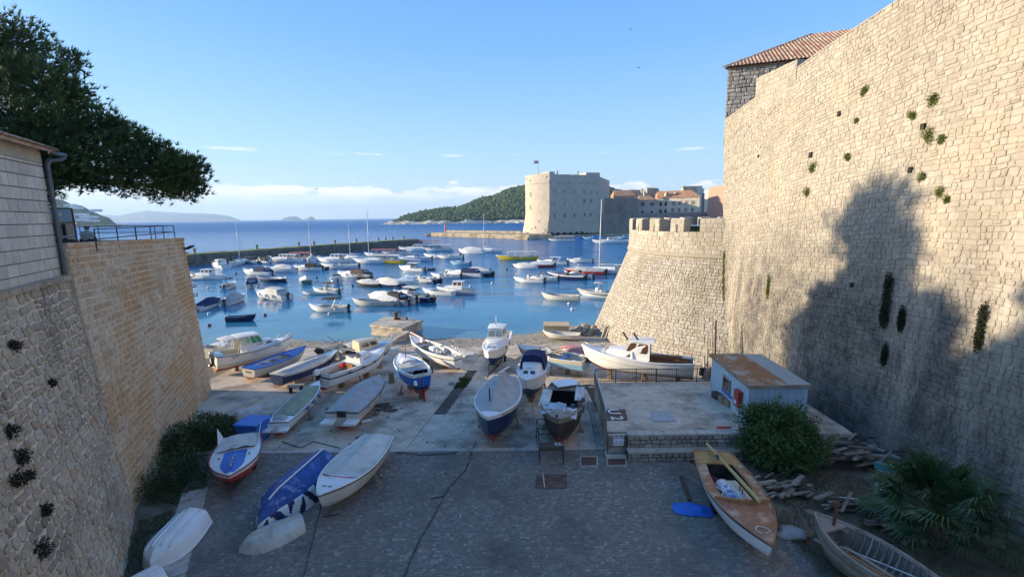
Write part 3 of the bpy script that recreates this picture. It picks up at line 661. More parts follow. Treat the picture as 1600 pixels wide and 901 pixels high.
tops = P[-1][:-1]; mb.add(tops, [tuple(range(len(tops)))]); mb.build('wall', m_fort, fort, loc=off)
# block courses, one joined part: far too many to pick singly
mb = MB()
def fort_pt(seg, s, z): # seg 0 front, 1 lit side
    fl = 0
    for (z0, f0), (z1, f1) in zip(prof, prof[1:]):
        if z0 <= z <= z1: fl = f0+(f1-f0)*(z-z0)/(z1-z0)
    pl = [plan[3]+(plan[0]-plan[3])*s] if seg == 0 else [FC+(FL-FC)*s+Vector((-.8, -.6))*2.6*math.sin(math.pi*s)]
    nv = Vector((.33, -.94))*.35 if seg == 0 else Vector((-.8, -.6)); q = pl[0]+nv*fl*2.6; return Vector((q.x, q.y, z))
for seg, L in ((0, 37.), (1, 23.5)):
    nn = Vector((.32, -.94, 0)) if seg == 0 else Vector((-.8, -.6, 0)); z = 2.4
    while z < ZT-1.6:
        h = R.uniform(.7, 1.1); s = 0
        while s < L:
            w = R.uniform(1., 2.4); a, b = s/L, min(1, (s+w)/L); s += w
            if R.random() < .25 or (b-a)*L < .5: continue
            v = [fort_pt(seg, a+.03/L, z+.03), fort_pt(seg, b-.03/L, z+.03), fort_pt(seg, b-.03/L, z+h-.03), fort_pt(seg, a+.03/L, z+h-.03)]; d = R.uniform(.03, .09)
            if seg == 1: v = [v[1], v[0], v[3], v[2]]
            mb.add(v+[p+nn*d for p in v], [(4, 5, 6, 7), (0, 1, 5, 4), (1, 2, 6, 5), (2, 3, 7, 6), (3, 0, 4, 7)])
        z += h
mb.build('ashlar_blocks', m_fort, fort, kind='stuff', loc=off)
# parapet, raised right end, hut and openings
fdir = (FR-FC).normalized(); ang_f = math.atan2(fdir.y, fdir.x)
mb = MB(); a = FC+fdir*25.; mb.prism([tuple(a+Vector((.05, .0))), (FR.x+.3, FR.y-.1), (FR.x-2, FR.y+20), (a.x-4, a.y+16)], ZT-1.5, ZT+.9); mb.build('raised_battery', m_fort, fort, loc=off)
mb = MB()
for k0, k1 in ((0, 6.2), (6.8, 15), (15.6, 25)):
    p, q = FC+fdir*k0, FC+fdir*k1; mb.beam((p.x, p.y+.45, ZT-1.05), (q.x, q.y+.45, ZT-1.05), .9, .9)
pts = [Vector((p.x, p.y, ZT-.8)) for p in lit]
for p, q in zip(pts, pts[1:]): mb.beam(p+Vector((.35, .3, 0)), q+Vector((.35, .3, 0)), .9, 1.3)
mb.build('parapet', m_fort, fort, loc=off)
mb = MB(); mb.prism([tuple(FC+Vector((-.1, .3))), tuple(FC+fdir*3.5+Vector((0, .3))), tuple(FC+fdir*3.5+Vector((-3, 7))), tuple(FC+Vector((-5, 7)))], ZT-1.3, ZT+.9); mb.build('corner_turret', m_fort, fort, loc=off)
for k in (5.4, 19.5): p = FC+fdir*k; mb = MB(); mb.box((p.x, p.y+1, ZT+.2), (.7, .7, 2.4)); mb.box((p.x, p.y+1, ZT+1.45), (.95, .95, .25)); mb.build('chimney', m_fort, fort, loc=off)
mb = MB()
for z in (13.3, 33.): # string courses
    for s0, s1 in ((0, .999),):
        p, q = fort_pt(0, s0, z), fort_pt(0, s1, z); 
        if z < 20: mb.beam(p, q, .35, .35)
    pp = [fort_pt(1, k/8, z) for k in range(9)]
    for p, q in zip(pp, pp[1:]): mb.beam(p, q, .4, .35)
mb.build('string_course', m_fort, fort, loc=off)
def fwin(seg, s, z, w, h, m):
    p = fort_pt(seg, s, z); nn = Vector((.33, -.94, 0)) if seg == 0 else Vector((-.8, -.6, 0)); a = math.atan2(nn.y, nn.x)+math.pi/2
    f = MB(); f.box(p+nn*.05, (w+.5, .22, .22), a); 
    for dx, dz, ww, hh in ((0, h/2+.1, w+.44, .22), (0, -h/2-.1, w+.5, .24), (-w/2-.1, 0, .2, h), (w/2+.1, 0, .2, h)):
        pass
    f = MB(); t = Vector((math.cos(a), math.sin(a), 0))
    for dx, dz, ww, hh in ((0, h/2+.1, w+.44, .22), (0, -h/2-.1, w+.5, .24), (-w/2-.1, 0, .2, h), (w/2+.1, 0, .2, h)): f.box(p+t*dx+Vector((0, 0, dz))+nn*.08, (ww, .3, hh), a)
    fr = f.build('window', m_fort, fort, loc=off); g = MB(); g.box(p+nn*.06, (w, .12, h), a); g.build('pane', m, fr)
for s in (.09, .28, .48, .69, .83, .96): fwin(0, s, 28.2-1.0*s, .75, 2.0, m_shut)
for s in (.09, .30): fwin(0, s, 20.8, .75, 2.1, m_shut)
for s in (.69, .83): fwin(0, s, 22, .75, 2.3, m_wgap)
for s in (.10, .30, .50, .70, .83): fwin(0, s, 13.2+.3*s, .9, 2.2, m_wgap)
for s in (.19, .37, .63, .75, .92): fwin(0, s, 33.2, .5, .5, m_wgap)
for z, h in ((35, 1.2), (26.5, 3.), (18.6, 3.)): fwin(1, .64, z, 1.5, h, m_shut)
fwin(1, .1, 36.4, .9, .5, m_wgap); fwin(1, .85, 36.6, 1.6, .5, m_wgap); fwin(1, .3, 10, .5, .5, m_wgap); fwin(1, .38, 6, .5, 1.3, m_wgap); fwin(1, .5, 5, .4, 1.2, m_wgap)
# flagpole and flag
m_metal = mat('grey_metal', (.25, .25, .26), rough=.5, metal=.5, bump=0); m_white = paint('white', (.74, .73, .70)); m_redp = paint('red', (.55, .04, .03), dirt=.1); m_bluef = paint('flag_blue', (.03, .06, .35), dirt=0)
fp = thing('flagpole', 'thin flagpole flying a small red, white and blue flag above the fort', 'flag', (17.2, 284, ZT)); mb = MB(); mb.tube([(0, 0, -1), (0, 0, 8.4)], .12, 6); mb.build('pole', m_metal, fp)
for k, mm in enumerate((m_redp, m_white, m_bluef)):
    mb = MB(); mb.grid([[(-j*.5, .25*math.sin(j*1.1), 8.2-k*.55-dz-.04*j) for j in range(7)] for dz in (0, .53)]); 
    mb.add([(x, y+.04, z) for x, y, z in mb.v], [f[::-1] for f in mb.f]); mb.build('flag_stripe', mm, fp)
# crest in the middle of the flag: a small red and white chequer shield
mb = MB()
for i in range(4):
    for j in range(4): mb.box((-1.25-(i-1.5)*.2, -.3, 7.45+(j-1.5)*.2), (.2, .05, .2), m=(i+j) % 2)
mb.build('flag_shield', [m_redp, m_white], fp)
# apron, quay and pier
root = link('quay', None, kind='structure')
mb = MB(); mb.prism([(2, 258), (9, 252.5), (25, 252), (26, 268), (60, 281), (110, 292), (110, 300), (20, 300), (2, 290)], -2, 1.5); mb.build('quay_platform', m_quay, root)
mb = MB(); mb.prism([(4, 262), (10, 257), (23, 256.5), (24.5, 300), (2, 300)], 1.5, 2.6); mb.build('quay_step', m_quay, root)
pier = link('pier', None, kind='structure'); mb = MB(); mb.prism([(-54, 331), (4, 283), (4, 266), (-14, 281), (-57, 322)], -2, 2.5); mb.build('pier_deck', m_quay, pier)
mb = MB(); mb.prism([(-48, 329.5), (6, 287), (6, 284), (-48.5, 326.6)], 2.5, 3.9); mb.build('pier_parapet', m_quay, pier)
mb = MB()
for i in range(40): a = i/40; x, y = -57+43*a, 322-41*a; mb.box((x+.3, y-.2, R.uniform(.5, 1.6)), (R.uniform(1, 1.8), .5, R.uniform(.6, .9)), -.76)
mb.build('pier_blocks', m_quay, pier, kind='stuff')
for i in range(9):
    mb = MB(); mb.blob((0, 0, 0), [R.uniform(1.2, 3), R.uniform(1, 2), R.uniform(1, 1.7)], i+40, 1, .3); mb.build('rock', m_rock, label='rock piled off the tip of the pier below the red beacon', cat='rock', group='rocks at the pier tip', loc=(-53-R.random()*9, 331+R.uniform(-3, 3), .3))
bc = thing('harbour_beacon', 'slim red harbour beacon tower standing at the pier tip', 'beacon', (-47.5, 326, 2.5))
mb = MB(); mb.lathe([(.9, 0), (.9, .3), (.62, .4), (.45, 5.2), (.8, 5.3), (.8, 5.6)], 12); mb.build('tower', m_redp, bc)
mb = MB(); mb.lathe([(.35, 5.6), (.35, 6.3), (.5, 6.35), (.1, 6.9)], 10); mb.build('lantern', m_redp, bc); mb = MB(); mb.lathe([(.78, 6), (.78, 6.06)], 12); mb.build('gallery_rail', m_redp, bc)
# ---- old sea wall and town to the right of the fort
def bl(name, label, poly, z0, z1, mm, cat='building', rootname=None, wins=(), roof=None):
    c = Vector((sum(p[0] for p in poly)/len(poly), sum(p[1] for p in poly)/len(poly), z0)); b = thing(name, label, cat, c); o = -c
    mb = MB(); mb.prism(poly, z0, z1); mb.build('wall', mm, b, loc=o)
    A, B = Vector((*poly[0], 0)), Vector((*poly[1], 0)); d = (B-A); L = d.length; d.normalize(); n = Vector((d.y, -d.x, 0)); a = math.atan2(d.y, d.x)
    for (s, z, w, h, kind) in wins:
        p = A+d*L*s+Vector((0, 0, z)); fr = MB()
        for dx, dz, ww, hh in ((0, h/2+.08, w+.36, .18), (0, -h/2-.08, w+.44, .2), (-w/2-.09, 0, .18, h), (w/2+.09, 0, .18, h)): fr.box(p+d*dx+Vector((0, 0, dz))+n*.08, (ww, .2, hh), a)
        f = fr.build('window', m_fort, b, loc=o); g = MB()
        if kind == 'arch': g.lathe([(w/2, -.05), (w/2, .05)], 10, p+n*.05+Vector((0, 0, h/2)), M=Matrix.Rotation(a, 3, 'Z') @ Matrix.Rotation(math.pi/2, 3, 'X'))
        g.box(p+n*.05, (w, .08, h), a); g.build('pane', m_wgap if kind != 'shut' else m_shut, f)
        if kind == 'open':
            for sx in (-1, 1): g = MB(); g.box(p+d*sx*(w/2+.42)+n*.1, (.7, .08, h+.1), a); g.build('shutter', m_wgap, f)
    if roof:
        e, hgt, hip = roof; q = [Vector((*p, 0)) for p in poly]; cc = sum(q, Vector())/4; q = [p+(p-cc).normalized()*e for p in q]
        m0, m1 = (q[0]+q[3])/2, (q[1]+q[2])/2; r0, r1 = m0.lerp(m1, hip), m1.lerp(m0, hip); Z = Vector((0, 0, z1)); T = Vector((0, 0, z1+hgt))
        mb = MB(); v = [x+Z for x in q]+[r0+T, r1+T]+[x+Z-Vector((0, 0, .25)) for x in q]
        mb.add(v, [(0, 1, 5, 4), (2, 3, 4, 5), (3, 0, 4), (1, 2, 5), (6, 9, 8, 7), (0, 6, 7, 1), (1, 7, 8, 2), (2, 8, 9, 3), (3, 9, 6, 0)])
        rf = mb.build('roof', m_roof, b, loc=o)
        # tile ridges running down the front and back slopes
        mb = MB(); nR = int((q[1]-q[0]).length/.55)
        for (a0, a1, c0, c1) in ((v[0], v[1], v[4], v[5]), (v[3], v[2], v[4], v[5])):
            for i in range(nR+1):
                k = i/nR; lo = a0.lerp(a1, k); kk = (k-hip)/(1-2*hip) if hip < .5 else .5; 
                if kk < 0: hi = lo.lerp(a0.lerp(c0, 1), 0); hi = lo+(c0-a0.lerp(a1, hip))*(k/hip)
                elif kk > 1: hi = lo+(c1-a0.lerp(a1, 1-hip))*((1-k)/hip)
                else: hi = c0.lerp(c1, kk)
                if (hi-lo).length > .3: mb.beam(lo+Vector((0, 0, .05)), hi+Vector((0, 0, .05)), .3, .16)
        mb.build('roof_tiles', m_roof, b, loc=o, kind='stuff')
    return b, o
m_roof = mat('old_roof_tile', (.36, .19, .11), (.46, .28, .17), rough=.9, bump=.3, scale=1.5, stain=(.5, .38, .24), stain_scale=.5, stain_amt=.7, tint=[(.46, .20, .10), (.60, .32, .17), (.62, .42, .24)])
m_pale = mat('pale_render', (.66, .55, .41), (.74, .64, .5), rough=.9, bump=.1, scale=1, stain=(.33, .27, .2), stain_scale=.3, stain_amt=.5)
m_pink = mat('pink_render', (.45, .22, .16), (.5, .27, .2), rough=.9, bump=.1, scale=1, stain=(.36, .2, .15), stain_scale=.3, stain_amt=.5)
m_greyst = mat('grey_town_stone', (.46, .40, .34), (.55, .48, .41), rough=.92, bump=.2, scale=1, stain=(.2, .18, .15), stain_scale=.3, stain_amt=.5)
def pz(u, v, y): return gy(u, v, y)
def X_(u, y): r = ray(u, 340); return r.x/r.y*y
def Z_(u, v, y): return gy(u, v, y).z
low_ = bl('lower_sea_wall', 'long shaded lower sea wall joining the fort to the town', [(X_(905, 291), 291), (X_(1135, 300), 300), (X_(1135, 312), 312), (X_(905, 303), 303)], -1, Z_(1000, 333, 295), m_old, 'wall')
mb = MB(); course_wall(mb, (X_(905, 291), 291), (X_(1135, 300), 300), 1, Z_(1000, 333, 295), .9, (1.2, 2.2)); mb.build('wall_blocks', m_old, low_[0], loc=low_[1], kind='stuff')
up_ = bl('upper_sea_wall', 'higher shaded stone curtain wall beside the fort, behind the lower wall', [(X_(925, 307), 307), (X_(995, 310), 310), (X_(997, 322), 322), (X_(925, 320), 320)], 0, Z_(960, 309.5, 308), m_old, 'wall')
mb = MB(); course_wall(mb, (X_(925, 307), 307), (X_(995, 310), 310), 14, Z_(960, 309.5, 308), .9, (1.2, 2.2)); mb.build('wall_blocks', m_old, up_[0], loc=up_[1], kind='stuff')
def H_(name, label, u0, u1, y, vt, mm, dep=12, wins=(), roof=None, zb=8, dy=0):
    return bl(name, label, [(X_(u0, y), y), (X_(u1, y+dy), y+dy), (X_(u1, y+dy)+1, y+dy+dep), (X_(u0, y)+1, y+dep)], zb, Z_((u0+u1)/2, vt, y), mm, 'building', None, wins, roof)
Zb = lambda v, y: Z_(1020, v, y)
H_('town_house', 'grey town house with two open dark shutter pairs beside the arched house', 994, 1026, 325, 312.5, m_greyst, 14, [(.3, Zb(319, 325), 1.1, 2.2, 'open'), (.75, Zb(319, 325), 1.1, 2.2, 'open'), (.3, Zb(331, 325), 1.6, 1.6, 'x'), (.75, Zb(331, 325), 1.6, 1.6, 'x')], (.6, 3.2, .3))
H_('arched_house', 'long pale town building with arched windows and a tan tiled roof with dormers', 1026, 1092, 336, 309, m_pale, 18,
   [(.09, Zb(319, 330), 1.6, 2.4, 'arch'), (.21, Zb(319, 330), 1.6, 2.4, 'arch'), (.09, Zb(331, 330), 1.6, 2.4, 'arch'), (.21, Zb(331, 330), 1.6, 2.4, 'arch')]+[(k, Zb(317.5, 330), 1.7, 2.6, 'shut') for k in (.4, .54, .69, .84)]+[(k, Zb(328.5, 330), 1.7, 2.6, 'shut') for k in (.38, .53, .69, .84)], (.8, 5.2, .12), dy=-12)
for u in (1042, 1056, 1075):
    q = pz(u, 303.5, 334); b = thing('dormer', {1042: 'leftmost of the three small dormers on the tan roof', 1056: 'middle one of the three small dormers on the tan roof', 1075: 'rightmost of the three small dormers on the tan roof'}[u], 'dormer', q)
    mb = MB(); mb.box((0, 1, -.2), (1.7, 3.2, 1.6)); mb.build('cheek', m_pale, b); mb = MB(); mb.add([(-1.2, -.8, .6), (1.2, -.8, .6), (0, -.8, 1.5), (-1.2, 3, .6), (1.2, 3, .6), (0, 3, 1.5)], [(0, 1, 2), (3, 5, 4), (0, 2, 5, 3), (1, 4, 5, 2), (0, 3, 4, 1)]); mb.build('roof', m_roof, b); mb = MB(); mb.box((0, -.62, -.1), (.8, .06, .9)); mb.build('window', m_wgap, b)
H_('gabled_house', 'stone house with a steep dark roof left of the arched house', 983, 1004, 345, 302, m_pale, 10, [(.5, Zb(305, 345), .9, 1.4, 'x')], (.5, 3.0, .1), dy=8)
H_('ridge_house', 'stone gabled house rising behind the grey town house', 1010, 1030, 348, 301, m_greyst, 10, [(.4, Zb(304, 348), .9, 1.2, 'x')], (.5, 4., .1), dy=9)
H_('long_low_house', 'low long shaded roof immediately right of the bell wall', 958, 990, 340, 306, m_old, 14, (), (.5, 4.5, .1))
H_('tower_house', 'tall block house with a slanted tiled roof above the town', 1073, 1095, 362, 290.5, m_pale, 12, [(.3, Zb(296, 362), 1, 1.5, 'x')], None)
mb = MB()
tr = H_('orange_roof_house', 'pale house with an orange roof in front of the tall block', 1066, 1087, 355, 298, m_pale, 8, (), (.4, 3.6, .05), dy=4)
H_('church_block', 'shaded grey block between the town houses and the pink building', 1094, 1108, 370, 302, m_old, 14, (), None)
H_('white_facade', 'narrow cream facade left of the pink building', 1107, 1116, 300, 297, m_pale, 10, [(.4, Zb(303, 300), .8, 1.6, 'x'), (.4, Zb(312, 300), .8, 1.6, 'x'), (.4, Zb(321, 300), .8, 1.6, 'x')], None, dy=-14)
H_('pink_building', 'pink rendered building squeezed against the city wall edge', 1117, 1132, 285, 291, m_pink, 14, [(.35, Zb(297, 285), .9, 1.8, 'x'), (.35, Zb(310, 285), .9, 1.8, 'x'), (.75, Zb(297, 285), .9, 1.8, 'x')], None, dy=-16)
# bell wall with an arch and chimneys
q = pz(945, 300, 318); bw = thing('bell_gable', 'small white arched bell gable standing right of the fort', 'bell gable', q); mb = MB()
for x in (-1.6, 0, 1.6): mb.box((x, 0, 0), (.6, .8, 5))
mb.box((0, 0, 2.8), (4.2, .85, .7)); mb.box((0, 0, 3.8), (1.8, .8, 1.6), top=.3); mb.build('arch_wall', m_fort, bw)
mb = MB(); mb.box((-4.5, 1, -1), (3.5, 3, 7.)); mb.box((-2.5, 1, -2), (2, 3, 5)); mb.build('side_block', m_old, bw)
for i, (u, v, y) in enumerate(((1007, 302, 335), (1003, 298, 345), (1098, 297, 372))):
    q = pz(u, v, y); c = thing('chimney_stack', ('square pale chimney stack above the grey town house', 'taller chimney with cowl left of the ridge house', 'thin dark stack by the church block')[i], 'chimney', q); mb = MB(); mb.box((0, 0, -1), (1.3, 1.3, 4)); mb.build('stack', m_pale, c); mb = MB(); mb.box((0, 0, 1.15), (1.7, 1.7, .3)); mb.build('cap', m_greyst, c)
# mooring openings at the foot of the fort: arches of the quay
for i, u in enumerate((862, 872, 882, 891, 901, 909, 915)):
    y = 276+i*1.7; q = pz(u, 366.2, y); mb = MB(); mb.lathe([(1.1, -.25), (1.1, .25)], 10, M=Matrix.Rotation(math.pi/2, 3, 'X')); mb.box((0, 0, -.7), (2.2, .5, 1.2)); mb.build('quay_niche', m_wgap, label='dark arched niche along the quay at the foot of the fort', cat='niche', group='niches at the fort foot', loc=(q.x, q.y-1.0, 2.2))
# ---- breakwater
m_brk = mat('breakwater_stone', (.15, .13, .105), (.24, .205, .165), rough=.95, bump=.7, scale=.8, bscale=3, bdist=.2, stain=(.05, .05, .035), stain_scale=.4, stain_amt=.7)
m_moss = mat('breakwater_grass', (.13, .18, .03), (.26, .28, .06), rough=.95, bump=.5, scale=1, stain=(.25, .2, .08), stain_scale=.25, stain_amt=.7)
BW0, BW1 = Vector((-118, 95)), Vector((-43, 210)); bd = (BW1-BW0).normalized(); bn = Vector((bd.y, -bd.x))   # bn towards the harbour
brk = link('breakwater', None, kind='structure'); Lb = (BW1-BW0).length
mb = MB(); P = []
for i in range(71):
    k = i/70; p = BW0+(BW1-BW0)*k; w = 1.2*noise.noise(Vector((k*30, 0, 0))); row = []
    for o, z in ((1.2, -1), (.4+w*.3, 1.2), (0+w*.2, 3.0+.2*w), (-6, 3.3+.2*w), (-9, 1.5), (-13, -1)): q = p+bn*o; row.append((q.x, q.y, z))
    P.append(row)
mb.grid(P, flip=True); mb.build('mole_core', m_brk, brk)
mb = MB(); P = []
for i in range(71):
    k = i/70; p = BW0+(BW1-BW0)*k; P.append([tuple(p+bn*o)+(3.32+z+.35*max(0, noise.noise(Vector((k*40, o, 2)))),) for o, z in ((-.3, -.15), (-2, 0), (-4, .05), (-6.4, -.2))])
mb.grid(P, flip=True); mb.build('mole_turf', m_moss, brk)
k = 0; z = 0
mb = MB(); rows = []
for r_ in range(4):
    s = 0
    while s < Lb: w = R.uniform(1.2, 3.2); rows.append((s, w, r_)); s += w
rows.sort(key=lambda q: -q[0]*0+((BW0+bd*q[0]).length)); cnt = 0
for s, w, r_ in rows:
    p = BW0+bd*(s+w/2)+bn*(.75-r_*.15); pr = project(Vector((p.x, p.y, 1))); tgt = MB() if (pr and 280 < pr[0] < 660 and cnt < 150) else mb
    tgt.box((p.x, p.y, .1+r_*.78), (w-.12, 1.0, .72), math.atan2(bd.y, bd.x), bev=.1)
    if tgt is not mb: tgt.build('stone_block', m_brk, brk); cnt += 1
mb.build('stone_blocks', m_brk, brk, kind='stuff')
m_bollard = mat('pale_bollard_stone', (.4, .36, .28), rough=.9, bump=.2, stain=(.2, .17, .12), stain_scale=2, stain_amt=.6)
for i, (u, v) in enumerate(((305, 396), (402, 393), (468, 386.5), (490, 385), (524, 381.5), (557, 379.5), (591, 376.5), (602, 375.5), (613, 375), (630, 374.5))):
    r = ray(u, v); 
    # march to the crest of the mole
    best = min((abs((BW0+bd*s-bn*3.2).x/(BW0+bd*s-bn*3.2).y-r.x/r.y), s) for s in [j*.5 for j in range(int(Lb*2))]); p = BW0+bd*best[1]-bn*3.2
    mb = MB(); mb.lathe([(.55, -.2), (.42, .1), (.38, 1.1), (.6, 1.25), (.55, 1.5), (.2, 1.62)], 10); mb.build('bollard', m_bollard, smooth=40, label='stout stone mooring post on the grassy breakwater', cat='bollard', group='mooring posts along the breakwater', loc=(p.x, p.y, 3.3))
# ---- far island with forest
m_hill = mat('island_slope', (.05, .07, .03), (.07, .09, .04), rough=.95, bump=0)
m_cliff = mat('island_cliff', (.62, .50, .37), (.74, .62, .48), rough=.95, bump=.6, scale=.06, bscale=.25, bdist=1, stain=(.14, .13, .08), stain_scale=.04, stain_amt=.7)
m_forest = mat('forest_leaf', (.05, .08, .025), tint=[(.03, .055, .018), (.05, .085, .022), (.08, .12, .03), (.11, .15, .038)], rough=.9, bump=.4, scale=.6, bdist=.6, var=.25)
IY = 950.
def isl_h(x):   # crest height by x
    u = 800+F*x/IY
    pts = [(606, 0), (612, 4), (625, 13), (650, 21), (680, 25), (710, 27), (740, 39), (770, 50), (800, 61), (826, 70), (860, 78), (920, 80), (990, 60), (1080, 0)]
    for (a, b), (c, d) in zip(pts, pts[1:]):
        if a <= u <= c: return 1.16*(b+(d-b)*(u-a)/(c-a))
    return 0
def isl(x, k):  # k 0 shore..1 crest..2 back
    h = isl_h(x); y = IY-30-10*noise.noise(Vector((x*.01, 0, 0)))+k*150
    z = h*math.sin(min(k, 1)*math.pi/2)**.8 if k <= 1 else h*(2-k)
    return Vector((x, y, z+noise.noise(Vector((x*.02, k*3, 1)))*h*.12*(k if k < 1 else 1)))
x0, x1 = -262, 360; mb = MB(); mb.grid([[isl(x0+(x1-x0)*i/80, k*.125)+Vector((0, 0, 2 if k else -1)) for i in range(81)] for k in range(17)]); mb.build('island', m_hill, kind='structure', smooth=True)
mb = MB(); P = []
for i in range(121):
    x = x0+(x1-x0)*i/120; p = isl(x, 0); h = min(8.5, isl_h(x)*.9+2)*(.75+.5*noise.noise(Vector((x*.04, 7, 0)))); j = 5*noise.noise(Vector((x*.09, 3, 0)))
    P.append([(x, p.y-7+j, -1), (x+2*j, p.y-5+j, h*.35), (x-j, p.y-2-j, h*.6), (x, p.y+2, h*.95), (x, p.y+12, h+1)])
mb.grid(P, flip=True); mb.build('island_cliffs', m_cliff, kind='structure')
def leafball(n=1):
    bm = bmesh.new(); bmesh.ops.create_icosphere(bm, subdivisions=1, radius=1); v = [x.co.copy() for x in bm.verts]; f = [tuple(y.index for y in x.verts) for x in bm.faces]; bm.free(); return v, f
LBV, LBF = leafball(); mb = MB()
for i in range(5200):
    x = R.uniform(x0+2, 230); h = isl_h(x)
    if h < 2: continue
    k = .04+R.random()**1.4*1.05; p = isl(x, k); r = R.uniform(2., 4.4)*(1 if h > 12 else .6); tall = R.random() < .06
    mb.add([Vector((v.x*r*R.uniform(.75, 1.2), v.y*r, v.z*r*(1.5 if tall else .8)*R.uniform(.7, 1.25)))+p+Vector((0, 0, r*.45+2)) for v in LBV], LBF)
mb.build('forest', m_forest, kind='stuff', label='dense green pine wood covering the island beyond the pier', cat='forest')
# ---- distant coast and islets
m_mt = mat('distant_mountain', (.10, .12, .09), (.16, .16, .12), rough=1, bump=0, scale=.002, stain=(.3, .28, .24), stain_scale=.001, stain_amt=.5)
def ridge(name, Y, prof, dep, mm=m_mt, kind='structure', n=70, rough=.08, sc=1.):
    us = [p[0] for p in prof]; mb = MB(); P = []
    for i in range(n+1):
        u = us[0]+(us[-1]-us[0])*i/n
        for (a, b), (c, d) in zip(prof, prof[1:]):
            if a <= u <= c: v = b+(d-b)*(u-a)/(c-a); break
        hv = 338.5+(800-u)*math.tan(ROLL)+.0; h = max(0, (hv-v)/F*Y); x = (u-800)/F*Y; row = []
        for k in range(7):
            kk = k/6; hh = h*math.sin(kk*math.pi)**.7 if kk < 1 else 0; hh *= 1+rough*noise.noise(Vector((u*.12, kk*4, Y)))*2*(1 if k != 3 else .4)
            row.append((x*(1+dep*(kk-.5)/Y), Y+dep*(kk-.5), hh-2 if k in (0, 6) else hh))
        P.append(row)
    mb.grid(P, flip=True); return mb.build(name, mm, kind=kind, smooth=True)
ridge('far_mountains', 9000, [(110, 349), (150, 335), (172, 334), (195, 336), (215, 332), (240, 328), (262, 330), (300, 332), (340, 333), (364, 336), (378, 341), (384, 344)], 2500, rough=.05)
ridge('islet', 7000, [(444, 343), (450, 339), (460, 336.6), (470, 337), (477, 341), (481, 342)], 500, rough=.04)
ridge('islet', 6500, [(478, 342), (484, 340), (490, 336.8), (495, 338), (499, 342)], 400, rough=.04)
ridge('headland', 1500, [(40, 250), (80, 303), (100, 308), (112, 311), (125, 318), (140, 320), (148, 325), (158, 330), (168, 335), (176, 337), (184, 345), (197, 352)], 500, m_hill, rough=.05)
mb = MB()
def head_v(u):
    prof = [(40, 250), (80, 303), (100, 308), (112, 311), (125, 318), (140, 320), (148, 325), (158, 330), (168, 335), (176, 337), (184, 345), (197, 352)]
    for (a, b), (c, d) in zip(prof, prof[1:]):
        if a <= u <= c: return b+(d-b)*(u-a)/(c-a)
    return 350
for i in range(1500):
    u = R.uniform(70, 186); Y = 1500; h = (347.5-head_v(u))/F*Y; k = R.random()**.8; x = (u-800)/F*Y; r = R.uniform(5, 11)
    p = Vector((x, Y-250+250*k, h*math.sin(k*math.pi/2)**.7+1)); p.x *= p.y/Y
    mb.add([Vector((v.x*r, v.y*r, v.z*r*.7))+p for v in LBV], LBF)
mb.build('headland_woods', m_forest, kind='stuff', label='dark wooded headland rising behind the black display board', cat='forest')
hl = thing('hillside_hotel', 'cluster of terraced white hotel blocks on the dark headland', 'hotel', (gy(125, 340, 1230)))
o = -hl.location
for (u0, u1, v0, v1, y) in ((104, 117, 319, 323, 1300), (113, 127, 323, 327, 1290), (120, 135, 333, 337, 1270), (128, 150, 337, 341, 1262), (122, 140, 341.5, 345.5, 1255), (136, 152, 343, 346.5, 1252), (106, 112, 335, 345, 1265), (144, 156, 327, 331, 1275)):
    a, b = gy(u0, v1, y), gy(u1, v0, y); w = b.x-a.x; h = b.z-a.z; bt = MB(); bt.box(((a.x+b.x)/2, y, (a.z+b.z)/2), (w, 16, h)); blk = bt.build('block', m_pale2 if 'm_pale2' in globals() else m_white, hl, loc=o)
    wm = MB()
    for i in range(int(w/5)):
        for j in range(max(1, int(h/4))): wm.box((a.x+2.5+i*5, y-8.05, a.z+2+j*4), (3, .3, 1.6))
    wm.build('windows', m_wgap, blk)
mb = MB()
for i in range(60):
    u = 98+i*1.65; p = gy(u, 350-(u-98)*.012, 1245); mb.box((p.x, 1245, 1.5), (7, 22, 4+3*R.random()))
mb.build('headland_rocks', m_cliff, kind='structure')
# ================================================================== BOATS: parts every boat is made from
W_ = paint('boat_white', (.82, .80, .76), dirt=.18, sc=3); WO = paint('boat_offwhite', (.62, .59, .52), dirt=.45, sc=2.5, dc=(.32, .27, .2)); CR = paint('boat_cream', (.62, .55, .40), dirt=.3)
NV = paint('navy', (.015, .03, .10), dirt=.15); BL = paint('blue', (.02, .13, .50), dirt=.2, dc=(.2, .3, .5)); SKY_ = paint('light_blue', (.25, .45, .62), dirt=.2); RD = paint('antifoul_red', (.30, .055, .035), rough=.7, dirt=.4); GRN = paint('green', (.06, .16, .12), dirt=.3)
YE = paint('yellow', (.70, .48, .02), dirt=.15); BK = paint('black', (.015, .015, .017), dirt=.1); TQ = paint('turquoise', (.08, .36, .38), dirt=.1); REDB = paint('bright_red', (.45, .04, .025), dirt=.2); BRN = paint('brown_black', (.05, .035, .03), rough=.6, dirt=.3)
def cloth(n, c, w=(.2, .19, .17), amt=.35): return mat('cloth_'+n, c, rough=.9, bump=.35, scale=2.2, bscale=5, bdist=.03, var=.1, stain=w, stain_scale=1.6, stain_amt=amt)
CG = cloth('grey', (.45, .44, .42)); CC = cloth('cream', (.68, .64, .56)); CK = cloth('khaki', (.33, .35, .24)); CN = cloth('navy', (.012, .022, .085), (.03, .04, .1)); CB = cloth('black', (.022, .022, .025), (.05, .05, .05)); CW = cloth('white', (.66, .65, .62)); CBL = cloth('blue', (.03, .18, .62), (.05, .2, .5)); CBR = cloth('brown', (.10, .06, .045)); CRD = cloth('red', (.50, .13, .10)); CLB = cloth('pale_blue', (.45, .55, .62))
